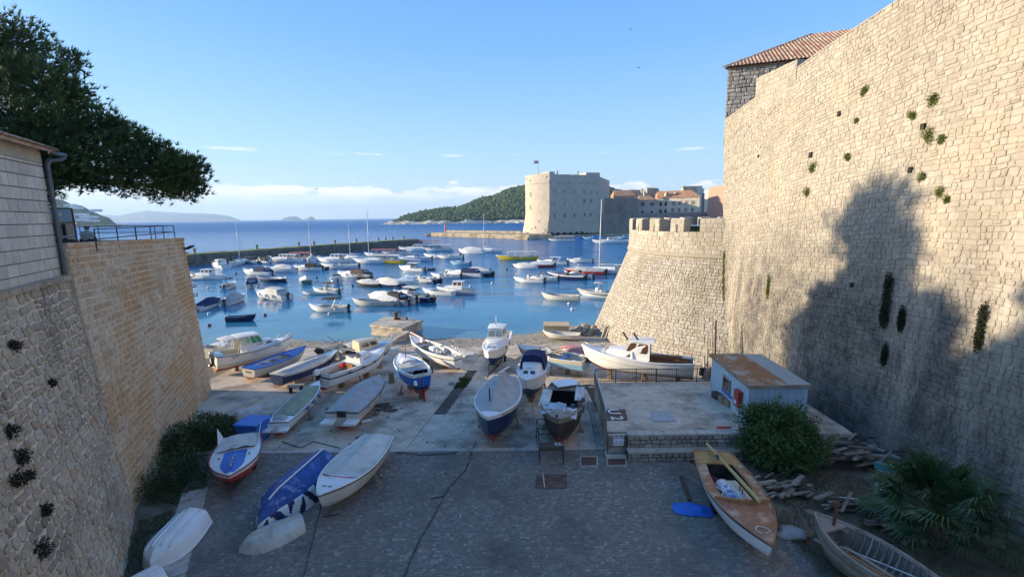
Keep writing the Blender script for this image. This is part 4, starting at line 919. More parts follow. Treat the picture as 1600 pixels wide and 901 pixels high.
GL = glass_mat('dark_glass', (.02, .025, .03)); GLG = glass_mat('green_glass', (.10, .30, .16)); GLB = glass_mat('brown_glass', (.10, .05, .03)); GLS = glass_mat('pale_glass', (.25, .30, .32))
ST = mat('steel', (.55, .55, .55), rough=.3, metal=.9, bump=0); DM = mat('dark_metal', (.05, .05, .055), rough=.6, metal=.3, bump=.1); RUST = mat('rusty_iron', (.16, .07, .04), (.10, .05, .035), rough=.9, bump=.5, scale=8)
WD = mat('varnished_wood', (.34, .16, .06), (.42, .22, .09), rough=.4, bump=.15, scale=4, stretch=(1, 6, 6), stain=(.2, .09, .04), stain_scale=2, stain_amt=.6); WG = mat('weathered_wood', (.26, .21, .16), (.36, .31, .25), rough=.95, bump=.5, scale=5, stain=(.12, .09, .06), stain_scale=2, stain_amt=.7, tint=[(.20, .16, .12), (.3, .25, .19), (.38, .33, .27)])
WY = mat('yellow_plywood', (.48, .29, .10), (.40, .22, .07), rough=.6, bump=.1, scale=3, stain=(.25, .12, .05), stain_scale=2, stain_amt=.5); RUB = mat('rubber', (.02, .02, .02), rough=.8, bump=.1); FEN = paint('fender', (.6, .58, .54), dirt=.3); FB = paint('fender_blue', (.02, .04, .30), dirt=.1); ORG = paint('orange', (.6, .2, .04), dirt=.3)
class Hull:
    def __init__(s, L=5., B=1.9, D=.85, tr=.8, round_=.4, sheer=.28, rake=.10, full=2.1, n=16, m=8, rise=.45, stern_rise=.06, chine=.5):
        s.L, s.B, s.D, s.n, s.m = L, B, D, n, m; s.tr, s.rd, s.sh, s.rk, s.full, s.rise, s.sr, s.ch = tr, round_, sheer, rake, full, rise, stern_rise, chine
    def b(s, u):
        if u < .45: k = s.tr+(1-s.tr)*math.sin(math.pi/2*u/.45)**.9
        else: k = 1-((u-.45)/.55)**s.full
        return max(.012, s.B/2*k)
    def z(s, u): return s.D*(1+s.sh*max(0, (u-.3)/.7)**2+s.sr*max(0, (.3-u)/.3)**2)
    def keel(s, u): return s.D*s.rise*max(0, (u-.72)/.28)**2.2
    def x(s, u, t=1): return -s.L/2+s.L*u-s.rk*s.L*(1-t)*max(0, (u-.55)/.45)**1.4
    def p(s, u, t, side=1):
        b, k, g = s.b(u), s.keel(u), s.z(u); a = t*math.pi/2
        yr, zr = b*math.sin(a)**.75, k+(g-k)*(1-math.cos(a))**.9
        c = s.ch
        if t < c: yv, zv = b*.84*t/c, k+(g-k)*.34*(t/c)
        else: yv, zv = b*(.84+.16*(t-c)/(1-c)), k+(g-k)*(.34+.66*(t-c)/(1-c))
        if u > .8: f = (u-.8)/.2; yv = yv*(1-f*.35*(1-t))
        return Vector((s.x(u, t), side*(yr*s.rd+yv*(1-s.rd)), zr*s.rd+zv*(1-s.rd)))
    def ring(s, z): pass
def hull_part(root, h, bands, name='hull', flip=False, inner=None):
    """bands: [(t_limit, material)...]"""
    mats = []; mb = MB(); N, Mn = h.n, h.m; ts = sorted(set([j/Mn for j in range(Mn+1)]+[t for t, _ in bands if t < 1]))
    def mi(t):
        for tl_, m in bands:
            if t <= tl_+1e-6:
                if m not in mats: mats.append(m)
                return mats.index(m)
    for side in (1, -1):
        P = [[h.p(i/N, t, side) for i in range(N+1)] for t in ts]
        for a in range(len(ts)-1): mb.grid([P[a], P[a+1]], m=mi((ts[a]+ts[a+1])/2), flip=side > 0)
    for a in range(len(ts)-1):
        q = [h.p(0, ts[a], 1), h.p(0, ts[a+1], 1), h.p(0, ts[a+1], -1), h.p(0, ts[a], -1)]; mb.add(q, [(0, 1, 2, 3)], m=mi((ts[a]+ts[a+1])/2))
        q = [h.p(1, ts[a], 1), h.p(1, ts[a+1], 1), h.p(1, ts[a+1], -1), h.p(1, ts[a], -1)]; mb.add(q, [(3, 2, 1, 0)], m=mi((ts[a]+ts[a+1])/2))
    return mb.build(name, mats, root, smooth=50)
def rail_part(root, h, m, r=.035, name='gunwale', t=1., dz=.0):
    mb = MB(); P = [h.p(i/h.n, t, 1)+Vector((0, 0, dz)) for i in range(h.n+1)]+[h.p(1-i/h.n, t, -1)+Vector((0, 0, dz)) for i in range(h.n+1)]; P.append(P[0]); mb.tube(P, r, 6, caps=False); return mb.build(name, m, root, smooth=True)
def deck_part(root, h, m, u0, u1, name='deck', w=0, camber=.05, dz=-.02):
    """closed deck from u0 to u1; with w>0 only side decks of that width"""
    mb = MB(); N = max(3, int((u1-u0)*h.n)+1)
    if not w:
        P = []
        for i in range(N+1):
            u = u0+(u1-u0)*i/N; b = h.b(u); z = h.z(u)+dz; P.append([(h.x(u), b*k, z+camber*(1-k*k)) for k in (-1, -.6, 0, .6, 1)])
        mb.grid(P, flip=True)
        for i_, fl in ((0, True), (-1, False)):
            row = [Vector(p) for p in P[i_]]; mb.grid([row, [p-Vector((0, 0, .06)) for p in row]], flip=fl)
    else:
        for sd in (1, -1):
            P = []
            for i in range(N+1): u = u0+(u1-u0)*i/N; b = h.b(u); ww = min(w, b*.9); P.append([(h.x(u), sd*b, h.z(u)+dz), (h.x(u), sd*(b-ww), h.z(u)+dz+.01), (h.x(u), sd*(b-ww), h.z(u)+dz-.07)])
            mb.grid(P, flip=sd < 0)
    return mb.build(name, m, root, smooth=40)
def well_part(root, h, m, u0, u1, w=.12, fl=.32, name='cockpit', mf=None):
    """inner walls and floor of an open part of the boat"""
    mb = MB(); N = max(4, int((u1-u0)*h.n)); P = []
    for i in range(N+1):
        u = u0+(u1-u0)*i/N; b = max(.03, h.b(u)-w); zf = h.keel(u)+(h.z(u)-h.keel(u))*fl; zt = h.z(u)-.02; x = h.x(u); row = []
        for k, zz in ((1, zt), (.93, (zt+zf)/2), (.78, zf), (0, zf), (-.78, zf), (-.93, (zt+zf)/2), (-1, zt)): row.append((x, b*k, zz))
        P.append(row)
    mb.grid(P, flip=False); n = len(P[0])
    for row, f in ((P[0], False), (P[-1], True)):
        q = tuple(range(n)); mb.add(row, [q if f else q[::-1]])
    return mb.build(name, m, root, smooth=40)
def face_plate(mb, q, u0, u1, v0, v1, off=.012, m=0, th=.02):
    """rounded-off pane standing proud of the quad q (4 points, ccw)"""
    A, B, C, D = q; f = lambda u, v: A.lerp(B, u).lerp(D.lerp(C, u), v); n = (B-A).cross(D-A).normalized(); e = .12
    du, dv = (u1-u0)*e, (v1-v0)*e*1.6; pl = [(u0+du, v0), (u1-du, v0), (u1, v0+dv), (u1, v1-dv), (u1-du, v1), (u0+du, v1), (u0, v1-dv), (u0, v0+dv)]
    v = [f(a, b)+n*off for a, b in pl]+[f(a, b)-n*th for a, b in pl]
    mb.add(v, [tuple(range(8))]+[(i, 8+i, 8+(i+1) % 8, (i+1) % 8) for i in range(8)], m)
def cabin(root, x0, x1, w0, w1, z0, h, rf=.5, rr=.05, ti=.12, m=W_, wm=GL, side=((.12, .45), (.52, .9)), front=((.08, .46), (.54, .92)), rear=(), wv=(.38, .82), name='cabin', over=.0, roofm=None, zs=None, round_top=.05, open_rear=False):
    """tapered coach roof or wheelhouse from x0 (aft) to x1 (fore); widths w0, w1; panes are sub-parts"""
    z1 = z0+h; zf = z0 if zs is None else zs
    bl_ = [Vector((x0, w0/2, z0)), Vector((x0, -w0/2, z0)), Vector((x1, -w1/2, zf)), Vector((x1, w1/2, zf))]
    t0, t1 = w0/2-ti, w1/2-ti*(1.2); tp = [Vector((x0+rr, t0, z1)), Vector((x0+rr, -t0, z1)), Vector((x1-rf, -t1, z1-.02)), Vector((x1-rf, t1, z1-.02))]
    mb = MB(); c = .05
    mb.add(bl_+tp, [(0, 4, 5, 1), (1, 5, 6, 2), (2, 6, 7, 3), (3, 7, 4, 0)] if not open_rear else [(1, 5, 6, 2), (2, 6, 7, 3), (3, 7, 4, 0)])
    if open_rear: # inside faces so that it does not look paper-thin from behind
        k = .04; ii = [p+Vector((0, -k if p.y > 0 else k, 0)) for p in bl_+tp]; mb.add(ii, [(1, 2, 6, 5), (2, 3, 7, 6), (3, 0, 4, 7)]); mb.add([bl_[0], tp[0], ii[4], ii[0]], [(0, 1, 2, 3)]); mb.add([bl_[1], tp[1], ii[5], ii[1]], [(3, 2, 1, 0)])
    cb = mb.build(name, m, root)
    rt = MB(); o = over; P = []
    for xx, tw, zz in ((x0+rr-o*2.2, t0+o, z1), ((x0+x1-rf+rr)/2, (t0+t1)/2+o, z1+.02), (x1-rf+o*.8, t1+o, z1-.02)): P.append([(xx, tw*k, zz+round_top*(1-k*k)+.012) for k in (1, .7, 0, -.7, -1)])
    rt.grid(P, flip=False); Q = [[(p[0], p[1], zz-.035) for p, zz in zip(r_, [pp[2] for pp in r_])] for r_ in P]; rt.grid(Q, flip=True)
    per = P[0]+[P[1][-1]]+P[2][::-1]+[P[1][0]]; rt.add(per+[(a, b, c_-.035) for a, b, c_ in per], [(i, (i+1) % len(per), len(per)+(i+1) % len(per), len(per)+i) for i in range(len(per))]); rt.build('roof', roofm or m, cb, smooth=30)
    for q, lst in (((bl_[1], bl_[2], tp[2], tp[1]), side), ((bl_[3], bl_[0], tp[0], tp[3]), [(1-b, 1-a) for a, b in side]), ((bl_[2], bl_[3], tp[3], tp[2]), front), ((bl_[0], bl_[1], tp[1], tp[0]), rear)):
        for a, b in lst: mb = MB(); face_plate(mb, q, a, b, *wv); mb.build('window', wm, cb)
    return cb
def windscreen(root, x, w, z, h, rake=.35, wrap=.7, m=GL, fm=W_):
    mb = MB(); P0 = [Vector((x-wrap, w/2, z)), Vector((x-.08, w/2*.82, z)), Vector((x, w/2*.4, z)), Vector((x, -w/2*.4, z)), Vector((x-.08, -w/2*.82, z)), Vector((x-wrap, -w/2, z))]; P1 = [p+Vector((-rake*(1 if i not in (0, 5) else .3), (-.06 if p.y > 0 else .06), h*(1 if i not in (0, 5) else .75))) for i, p in enumerate(P0)]
    mb.grid([P0, P1]); mb.grid([[p-Vector((.015, 0, 0)) for p in P0], [p-Vector((.015, 0, 0)) for p in P1]], flip=True); ws = mb.build('windscreen', m, root); mb = MB(); mb.tube(P1, .02, 5); mb.tube(P0, .022, 5)
    for a, b in zip(P0, P1): mb.tube([a, b], .015, 4)
    mb.build('frame', fm, ws)
def outboard(root, x, z, sc=1., m=BK, y=0, name='outboard_motor', tilt=.0, lm=DM):
    Mx = Matrix.Translation((x, y, z)) @ Matrix.Rotation(tilt, 4, 'Y') @ Matrix.Scale(sc, 4); mb = MB(); mb.box((-.12, 0, .26), (.46, .3, .42), M=Mx, top=.72, bev=.05); o = mb.build(name, m, root)
    mb = MB(); mb.box((-.1, 0, -.2), (.2, .12, .55), M=Mx, top=1.2); mb.box((-.14, 0, -.56), (.42, .07, .2), M=Mx); mb.box((-.1, 0, -.44), (.36, .2, .02), M=Mx); mb.box((.05, 0, .02), (.14, .22, .3), M=Mx); mb.build('leg', lm, o)
    mb = MB(); mb.lathe([(.05, -.05), (.06, .03), (.02, .08)], 6, M=None)
    mb = MB()
    for k in range(3): a = k*2.094; mb.add([Mx @ Vector((-.36, .02*math.cos(a), -.56+.02*math.sin(a))), Mx @ Vector((-.4, .13*math.cos(a-.4), -.56+.13*math.sin(a-.4))), Mx @ Vector((-.36, .14*math.cos(a+.3), -.56+.14*math.sin(a+.3)))], [(0, 1, 2), (2, 1, 0)])
    mb.build('propeller', ST, o); return o
def tarp(root, h, m, u0=.02, u1=.93, ridge=.45, over=.05, drop=.12, seed=0, hump=None, name='cover', peak=.5, sag=.04, n=22):
    mb = MB(); P = []; ks = (-1, -.985, -.8, -.5, -.2, 0, .2, .5, .8, .985, 1)
    for i in range(n+1):
        a = i/n; u = u0+(u1-u0)*a; b = h.b(u)+over; z = h.z(u); r_ = ridge*(math.sin(math.pi*min(1, max(0, a*.94+.06)))**.55 if peak is None else (1-abs(a-peak)*.5)*min(1, a*7+.35)*min(1, (1-a)*5+.1))
        if hump: r_ += hump[1]*math.exp(-((a-hump[0])/hump[2])**2)
        row = []
        for k in ks:
            zz = z+.03+r_*(1-abs(k))**1.05-sag*math.sin(math.pi*abs(k))*(r_/.5)+.03*noise.noise(Vector((u*h.L*1.2, k*2, seed)))*(1-abs(k)**4)
            if abs(k) == 1: zz = z-drop*(1+.35*noise.noise(Vector((u*9, k, seed+5))))
            row.append((h.x(u), b*(k if abs(k) < .99 else k*1.0), zz))
        P.append(row)
    mb.grid(P, flip=True)
    for row, f in ((P[0], False), (P[-1], True)):
        base = [(x, y, min(zz, row[0][2]+.1)) for x, y, zz in row]; mb.grid([row, base], flip=f)
    return mb.build(name, m, root, smooth=32)
def bimini(root, x0, x1, w, z, zt, m, poles=ST, bow=.12, name='canopy', thick=.03, legs=True):
    mb = MB(); P = [[(x0+(x1-x0)*i/4, w/2*k, zt+bow*(1-k*k)-.04*abs(i-2)) for k in (-1, -.6, 0, .6, 1)] for i in range(5)]; mb.grid(P, flip=True); mb.grid([[(a, b, c-thick) for a, b, c in r_] for r_ in P])
    per = P[0]+[r_[-1] for r_ in P[1:-1]]+P[-1][::-1]+[r_[0] for r_ in P[1:-1]][::-1]; mb.add(per+[(a, b, c-thick-.03) for a, b, c in per], [(i, (i+1) % len(per), len(per)+(i+1) % len(per), len(per)+i) for i in range(len(per))]); c = mb.build(name, m, root, smooth=30)
    if legs:
        for sx in (0, 1):
            for sy in (-1, 1): q = MB(); q.tube([(x0+(x1-x0)*(.3+.4*sx), sy*w/2*1.02, z), (x0+(x1-x0)*(.04+.92*sx), sy*w/2, zt-.05)], .02, 5); q.build('pole', poles, c)
    return c
def enclosure(root, x0, x1, w, z, h, m, w2=None, name='canvas_enclosure', slope=.25, pane=None):
    w2 = w2 or w*.78; mb = MB(); a = [Vector((x0, w/2, z)), Vector((x0, -w/2, z)), Vector((x1, -w/2, z)), Vector((x1, w/2, z))]; b = [Vector((x0+slope, w2/2, z+h*.88)), Vector((x0+slope, -w2/2, z+h*.88)), Vector((x1, -w2/2, z+h)), Vector((x1, w2/2, z+h))]
    mid = [p.lerp(q, .55)+Vector((0, .05 if p.y > 0 else -.05, 0)) for p, q in zip(a, b)]; v = a+mid+b+[(b[0]+b[1])/2+Vector((0, 0, .09)), (b[2]+b[3])/2+Vector((0, 0, .09))]
    mb.add(v, [(0, 4, 5, 1), (1, 5, 6, 2), (2, 6, 7, 3), (3, 7, 4, 0), (4, 8, 9, 5), (5, 9, 10, 6), (6, 10, 11, 7), (7, 11, 8, 4), (8, 12, 9), (10, 13, 11), (8, 11, 13, 12), (12, 13, 10, 9)]); e = mb.build(name, m, root, smooth=25)
    if pane:
        q = MB(); face_plate(q, (a[1], a[0], b[0], b[1])[::-1] if False else (a[0], a[1], b[1], b[0]), .12, .88, .45, .85, .03, th=.0); q.build('window', pane, e)
    return e
def rail(root, h, u0=.55, u1=.99, H=.45, m=ST, n=5, name='bow_rail', r=.018):
    mb = MB(); P = []
    for sd in (1, -1):
        row = [h.p(u0+(u1-u0)*i/n, 1, sd)+Vector((-.04*(i == n), -sd*.05, H*min(1, i*.8+.0))) for i in range(n+1)]; P.append(row)
        for i in range(1, n+1): mb.tube([h.p(u0+(u1-u0)*i/n, 1, sd)+Vector((0, -sd*.04, 0)), row[i]], r*.8, 4)
    mb.tube(P[0]+P[1][::-1], r, 5); return mb.build(name, m, root, smooth=True)
def thwarts(root, h, m, us, w=.24, dz=-.14):
    for u in us: mb = MB(); mb.box((h.x(u), 0, h.z(u)+dz), (w, h.b(u)*2-.1, .035)); mb.build('thwart', m, root)
def mast(root, x, z, H_, r=.055, m=W_, boom=None, bm=None, stays=None, spread=True, rake=.02):
    mb = MB(); t = Vector((x-rake*H_, 0, z+H_)); mb.tube([(x, 0, z), t], [r, r*.7], 8); o = mb.build('mast', m, root, smooth=True)
    if spread: q = MB(); q.tube([(x-rake*H_*.6, -.4*H_/10, z+H_*.6), (x-rake*H_*.6, .4*H_/10, z+H_*.6)], .02, 4); q.build('spreader', m, o)
    if stays:
        for i, p in enumerate(stays): q = MB(); q.tube([t-Vector((0, 0, .1)), p], .012, 3); q.build('stay', DM, o)
    if boom: q = MB(); q.tube([(x, 0, z+boom[1]), (x-boom[0], 0, z+boom[1]+.05)], .045, 6); q.build('boom', m, root)
    if boom and bm: q = MB(); q.tube([(x-.05, 0, z+boom[1]+.5), (x-.25, 0, z+boom[1]+.15), (x-boom[0]*.5, 0, z+boom[1]+.14), (x-boom[0]*.97, 0, z+boom[1]+.1)], [.08, .15, .12, .06], 7); q.build('furled_sail', bm, root, smooth=True)
    return o
def fenders(root, h, us, side, m=FEN, n=0, sc=1., horiz=False):
    for u in us:
        p = h.p(u, .93, side)+Vector((0, side*.09*sc, -.08)); mb = MB(); pr = [(.02, -.27*sc), (.075*sc, -.2*sc), (.09*sc, 0), (.075*sc, .2*sc), (.02, .27*sc)]
        mb.lathe([(a, b) for a, b in pr], 8, p, M=Matrix.Rotation(math.pi/2, 3, 'Y') if horiz else None); f = mb.build('fender', m, root, smooth=True); q = MB(); q.tube([p+Vector((0, 0, .25*sc)), h.p(u, 1, side)], .01, 3); q.build('rope', DM, f)
def keel_part(root, h, m, d=.14, u0=.03, u1=.82): mb = MB(); P = [h.p(u0+(u1-u0)*i/6, 0) for i in range(7)]; mb.grid([[p+Vector((0, s*.03, .02)) for p in P] for s in (-1, 1)]); mb.grid([[p+Vector((0, -.03, .02)) for p in P], [p+Vector((0, -.025, -d)) for p in P], [p+Vector((0, .025, -d)) for p in P], [p+Vector((0, .03, .02)) for p in P]], flip=True); mb.build('keel', m, root)
def letters(root, text, M, size, m, name='lettering', ext=.004):
    """raised lettering cut from the built-in font; M places it (x along the text, z out of the face)"""
    cu = bpy.data.curves.new(name, 'FONT'); cu.body = text; cu.size = size; cu.extrude = ext; cu.resolution_u = 2; cu.align_x = 'CENTER'; cu.align_y = 'CENTER'; cu.offset = size*.012
    o = bpy.data.objects.new(name, cu); COL.objects.link(o); me = bpy.data.meshes.new_from_object(o.evaluated_get(bpy.context.evaluated_depsgraph_get())); bpy.data.objects.remove(o); me.transform(M); me.materials.clear(); me.materials.append(m)
    return link(name, me, root)
# ================================================================== BOATS AFLOAT
def place(name, u, v, hd, label, cat='boat', z=0., group='boats moored in the harbour'):
    p = gz(u, v, 0); return thing(name, label, cat, (p.x, p.y, z), rad(hd), group)
def craft(kind, u, v, L, hd, label, hc=W_, bc=NV, cv=CN, gl=GL, B=None, name=None, eng=True, ec=BK, bim=None, fend=0, H_=1., cab=None, stripe=None, mst=None, cat='boat', top=None):
    L *= 1.33
    B = B or (L*.36 if L < 7 else L*.32 if kind != 'sail' else L*.3); D = (.62+.075*L)*H_*.95
    names = {'open': 'open_motorboat', 'cuddy': 'cabin_cruiser', 'hard': 'wheelhouse_boat', 'cover': 'covered_boat', 'sail': 'sailing_yacht', 'tour': 'tour_boat', 'rib': 'inflatable_boat', 'row': 'rowing_boat', 'ped': 'traditional_boat'}
    r = place(name or names[kind], u, v, hd, label, cat, -D*.3); h = Hull(L, B, D, tr=.12 if kind == 'ped' else (.62 if kind == 'sail' else .82), round_=.75 if kind in ('ped', 'row', 'sail') else .35, sheer=.3, n=12, m=5)
    bands = [(.42, bc), (.86 if stripe else 2, hc)]+([(2, stripe)] if stripe else [])
    if kind != 'rib': hull_part(r, h, bands)
    zt = D; tp_ = top or hc
    if kind in ('open', 'row', 'ped'):
        rail_part(r, h, W_ if kind != 'row' else hc, .03); deck_part(r, h, tp_, .68 if kind == 'open' else .84, .985); deck_part(r, h, tp_, .03, .68 if kind == 'open' else .84, name='side_deck', w=.14); well_part(r, h, WO, .04, .69 if kind == 'open' else .85, w=.13); thwarts(r, h, WO if kind == 'open' else WG, (.2, .45) if kind != 'row' else (.15, .42, .7))
        if kind == 'open' and cab: mb = MB(); mb.box((0, 0, D+.1), (.5, .55, .75), bev=.05); mb.build('console', W_, r); windscreen(r, .2, .6, D+.4, .35, m=GL)
    if kind == 'cuddy':
        rail_part(r, h, W_, .03); deck_part(r, h, tp_, .42, .985); deck_part(r, h, tp_, .02, .45, name='side_deck', w=.2); well_part(r, h, WO, .03, .46, w=.2)
        cabin(r, -L*.04, L*.3, B*.74, B*.42, zt+.06, .42, rf=L*.1, rr=0, side=((.2, .5), (.56, .82)), front=((.1, .46), (.54, .9)), zs=zt+.2, wm=gl, m=tp_); windscreen(r, -L*.0, B*.72, zt+.42, .42, m=gl)
        mb = MB()
        for s in (-1, 1): mb.box((-L*.18, s*B*.2, D*.75), (.45, .42, .5), bev=.05)
        mb.build('seats', CW, r)
        if cv: enclosure(r, -L*.40, L*.0, B*.8, zt+.02, .95, cv, slope=.5, pane=GLS if L > 5.5 else None)
        if L > 5: rail(r, h, .6, .99, .4)
    if kind == 'hard':
        rail_part(r, h, W_, .03); deck_part(r, h, tp_, .3, .985); deck_part(r, h, tp_, .02, .32, name='side_deck', w=.2); well_part(r, h, WO, .03, .33, w=.2)
        cabin(r, -L*.02, L*.32, B*.7, B*.4, zt+.05, .45, rf=L*.08, zs=zt+.2, side=((.1, .3), (.38, .58), (.66, .84)), m=tp_, wm=gl)
        cabin(r, -L*.2, L*.08, B*.7, B*.62, zt+.05, 1.35, rf=.35, rr=.0, over=.12, wv=(.5, .88), side=((.08, .46), (.54, .92)), front=((.06, .34), (.37, .63), (.66, .94)), rear=((.1, .4),), m=tp_, wm=gl); rail(r, h, .6, .99, .5)
        if cv: bimini(r, -L*.46, -L*.18, B*.72, zt, zt+1.35, cv)
    if kind == 'cover':
        rail_part(r, h, W_, .03); deck_part(r, h, tp_, .01, .985); tarp(r, h, cv, .02, cab or .8, ridge=H_*.5*(1.6 if bim else 1), seed=L*7+u, hump=(.5, .25, .25), n=12)
    if kind == 'sail':
        rail_part(r, h, W_, .035); deck_part(r, h, tp_, .28, .985); deck_part(r, h, tp_, .02, .3, name='side_deck', w=.4); well_part(r, h, WO, .03, .3, w=.4)
        cabin(r, -L*.2, L*.22, B*.6, B*.3, zt+.03, .42, rf=.7, side=((.1, .3), (.4, .6), (.7, .85)), front=(), zs=zt+.15, m=tp_); Hm = mst or L*1.15
        mast(r, L*.08, zt, Hm, r=.11, boom=(L*.38, .95), bm=cv, stays=[Vector((L*.5, 0, zt)), Vector((-L*.48, 0, zt)), Vector((L*.05, B*.48, zt)), Vector((L*.05, -B*.48, zt))]); rail(r, h, .5, .99, .6); rail(r, h, .0, .25, .6, name='stern_rail')
        mb = MB(); mb.tube([(-L*.4, 0, D*.6), (-L*.4, 0, D*1.35)], .05, 6); mb.lathe([(.35, -.02), (.35, .02)], 10, (-L*.395, 0, D*1.45), M=Matrix.Rotation(math.pi/2, 3, 'Y')); mb.build('steering_wheel', ST, r); eng = False
    if kind == 'tour':
        rail_part(r, h, W_, .05); deck_part(r, h, tp_, .72, .985); deck_part(r, h, tp_, .02, .72, name='side_deck', w=.22); well_part(r, h, WO, .03, .73, w=.22, fl=.4)
        for i, uu in enumerate((.12, .24, .36, .48, .6)): mb = MB(); mb.box((h.x(uu), 0, D*.75), (.4, B*.72, .1)); mb.box((h.x(uu)-.2, 0, D*.98), (.06, B*.72, .5)); mb.build('bench', WD if i % 2 else CW, r)
        bimini(r, -L*.46, L*.24, B*.9, D, D+1.5, cv or CW, bow=.18, thick=.06)
        q = MB()
        for k in range(5):
            for s in (-1, 1): q.tube([(-L*.44+L*.165*k, s*B*.44, D), (-L*.44+L*.165*k, s*B*.44, D+1.5)], .03, 5)
        q.build('canopy_posts', W_, r)
    if kind == 'rib':
        mb = MB(); 
        for sd in (1, -1):
            P = [h.p(i/10, .9, sd)+Vector((0, -sd*.1, 0)) for i in range(11)]; mb.tube(P, [.16, .22]+[.24]*7+[.22, .18], 9)
        mb.build('tube_collar', hc, r, smooth=True); hull_part(r, Hull(L*.94, B*.72, D*.8, tr=.85, round_=.1, n=10, m=4), [(2, W_)]); deck_part(r, Hull(L*.94, B*.72, D*.72, tr=.85, n=10, m=4), WO, .02, .95, name='floor')
        mb = MB(); mb.box((-.2, 0, D+.2), (.5, .6, .9), bev=.06); mb.build('console', W_, r); mb = MB(); mb.box((-.9, 0, D+.05), (.6, .9, .55), bev=.08); mb.build('seat', CW, r)
        for s in (-1, 1): mb = MB(); mb.tube([(-.4, s*.35, D), (-.5, s*.33, D+1.5)], .025, 5); mb.build('post', ST, r)
        bimini(r, -1.2, .3, .9, D, D+1.5, CG, legs=False)
    if bim and kind != 'cover': bimini(r, -L*.32, L*.06, B*.84, zt, zt+1.25, bim, bow=.1)
    if eng: outboard(r, -L/2-.12, D*.95, .75+.05*L, ec, 0)
    if fend: fenders(r, h, [.2+.2*i for i in range(fend)], 1 if math.cos(rad(hd)) < 0 else -1, sc=1.1); fenders(r, h, [.2+.2*i for i in range(fend)], -1 if math.cos(rad(hd)) < 0 else 1, sc=1.1)
    return r, h, D
C = craft
C('cover', 326, 480, 5.2, 98, 'white motorboat with navy canopy nearest the left wall', cv=CN, cab=.9, ec=W_)
C('open', 359, 449, 4.4, 105, 'grey open motorboat under a raised dark bimini behind the pale covered one', bim=CN, hc=W_, stripe=NV, top=W_)
C('cover', 368, 472, 4.6, 95, 'small motorboat wrapped in pale grey canvas near the navy-canopied one', cv=CG, bim=1)
C('hard', 321, 436, 7., 170, 'white cruiser with a radar arch moored against the left quay wall', cv=None, eng=False, B=2.5)
C('row', 300, 437, 4.5, 172, 'low flat white hull tied behind the arch cruiser at the left wall', eng=False, H_=.6)
C('hard', 344, 418, 7.6, 140, 'white cruiser with tall glazed windscreen below the breakwater at left', gl=GLS, cv=None, eng=False)
C('sail', 374, 413, 8.2, 105, 'stern-on sailing yacht with blue sail cover and tall mast at left', cv=CBL, mst=11.5, cat='sailboat', bc=NV)
C('cuddy', 395, 447, 5.8, 118, 'white cruiser with a square navy rear canvas in the left cluster', cv=CN, fend=2)
C('ped', 423, 440, 6., 160, 'navy-hulled boat with round white cabin top in the left cluster', hc=NV, bc=RD, ec=W_, cab=1)
C('cuddy', 424, 466, 6.6, 150, 'big white cruiser with beige canopy, nearest boat of the left cluster', cv=CC, fend=3, H_=1.1)
C('cuddy', 402, 429, 7., 160, 'white cabin cruiser with navy canvas behind its grey side screens', cv=CN)
C('cover', 437, 424, 7., 165, 'white boat under a tall box-shaped cream canvas', cv=CC, bim=1, cab=.72, eng=False, bc=NV)
C('row', 456, 424, 2.6, 5, 'tiny dark tender at the stern of the cream-canvas boat', hc=NV, bc=NV, eng=False)
C('open', 391, 411, 6., 150, 'boat with black raised canopy next to the blue-covered yacht', bim=CB, fend=1)
C('cuddy', 413, 411, 6.4, 140, 'white sports boat with a black canvas top by the breakwater', cv=CB, ec=W_)
C('hard', 443, 409, 9., 168, 'long white hardtop boat with wide dark windows by the breakwater', cv=CW, eng=False)
C('tour', 467, 406, 8., 172, 'boat with a faded red canopy roof by the breakwater', cv=CRD, eng=False)
C('sail', 487, 407, 7.6, 120, 'stern-on sailing yacht with a thin mast right of the red canopy', cv=CW, mst=11, cat='sailboat')
C('cuddy', 481, 422, 6.6, 165, 'white cruiser with a sagging black canopy in open water', cv=CB, fend=2)
C('row', 500, 421, 3.4, 175, 'dark inflatable tender behind the black-canopied cruiser', hc=BK, bc=BK, eng=False)
C('cover', 478, 441, 5., 118, 'green-hulled boat under a cream cover', hc=GRN, bc=GRN, cv=CC, cab=.85, eng=False)
C('row', 378, 501, 2.7, 10, 'small empty navy rowing boat floating alone', hc=NV, bc=NV, eng=False, name='rowing_boat')
C('open', 509, 458, 4.4, 158, 'little motorboat with brown folded canopy by the white skiff', bim=CBR, cab=1)
C('row', 492, 460, 3.4, 178, 'white skiff lying ahead of the brown-canopied motorboat', eng=False, H_=.6)
C('open', 513, 486, 4.6, 168, 'white open motorboat with a slim black bimini, alone in front', bim=CB, cab=0, fend=1, hc=W_)
C('hard', 523, 410, 9., 168, 'large white motor yacht with grey side screens beneath the breakwater', cv=CG, eng=False, fend=3, H_=1.15)
C('open', 531, 419, 8., 172, 'long low white launch moored in front of the large motor yacht', fend=3, cab=1)
C('cuddy', 526, 440, 6., 115, 'white boat with greenish windscreen and bow rail seen from astern', cv=None, gl=GLG, fend=2)
C('cuddy', 553, 433, 7., 158, 'white boat with a dark brown cockpit tent and tyres along its side', cv=CBR, fend=3, bc=BK, hc=W_)
C('open', 566, 436, 3.4, 160, 'dark tender alongside the brown-tented boat', hc=BK, bc=BK, top=BK)
C('sail', 551, 406, 7.6, 165, 'sailing yacht with two thin spars behind the large motor yacht', cv=CW, mst=10.5, cat='sailboat')
C('cover', 577, 447, 4.4, 160, 'small dark-sterned boat under a cream cover in mid harbour', hc=BRN, bc=BRN, cv=CC, cab=.95, eng=False)
C('sail', 582, 411, 9.6, 170, 'white sailing yacht with red furled jib beside the yellow boat', cv=CG, mst=14.5, cat='sailboat')
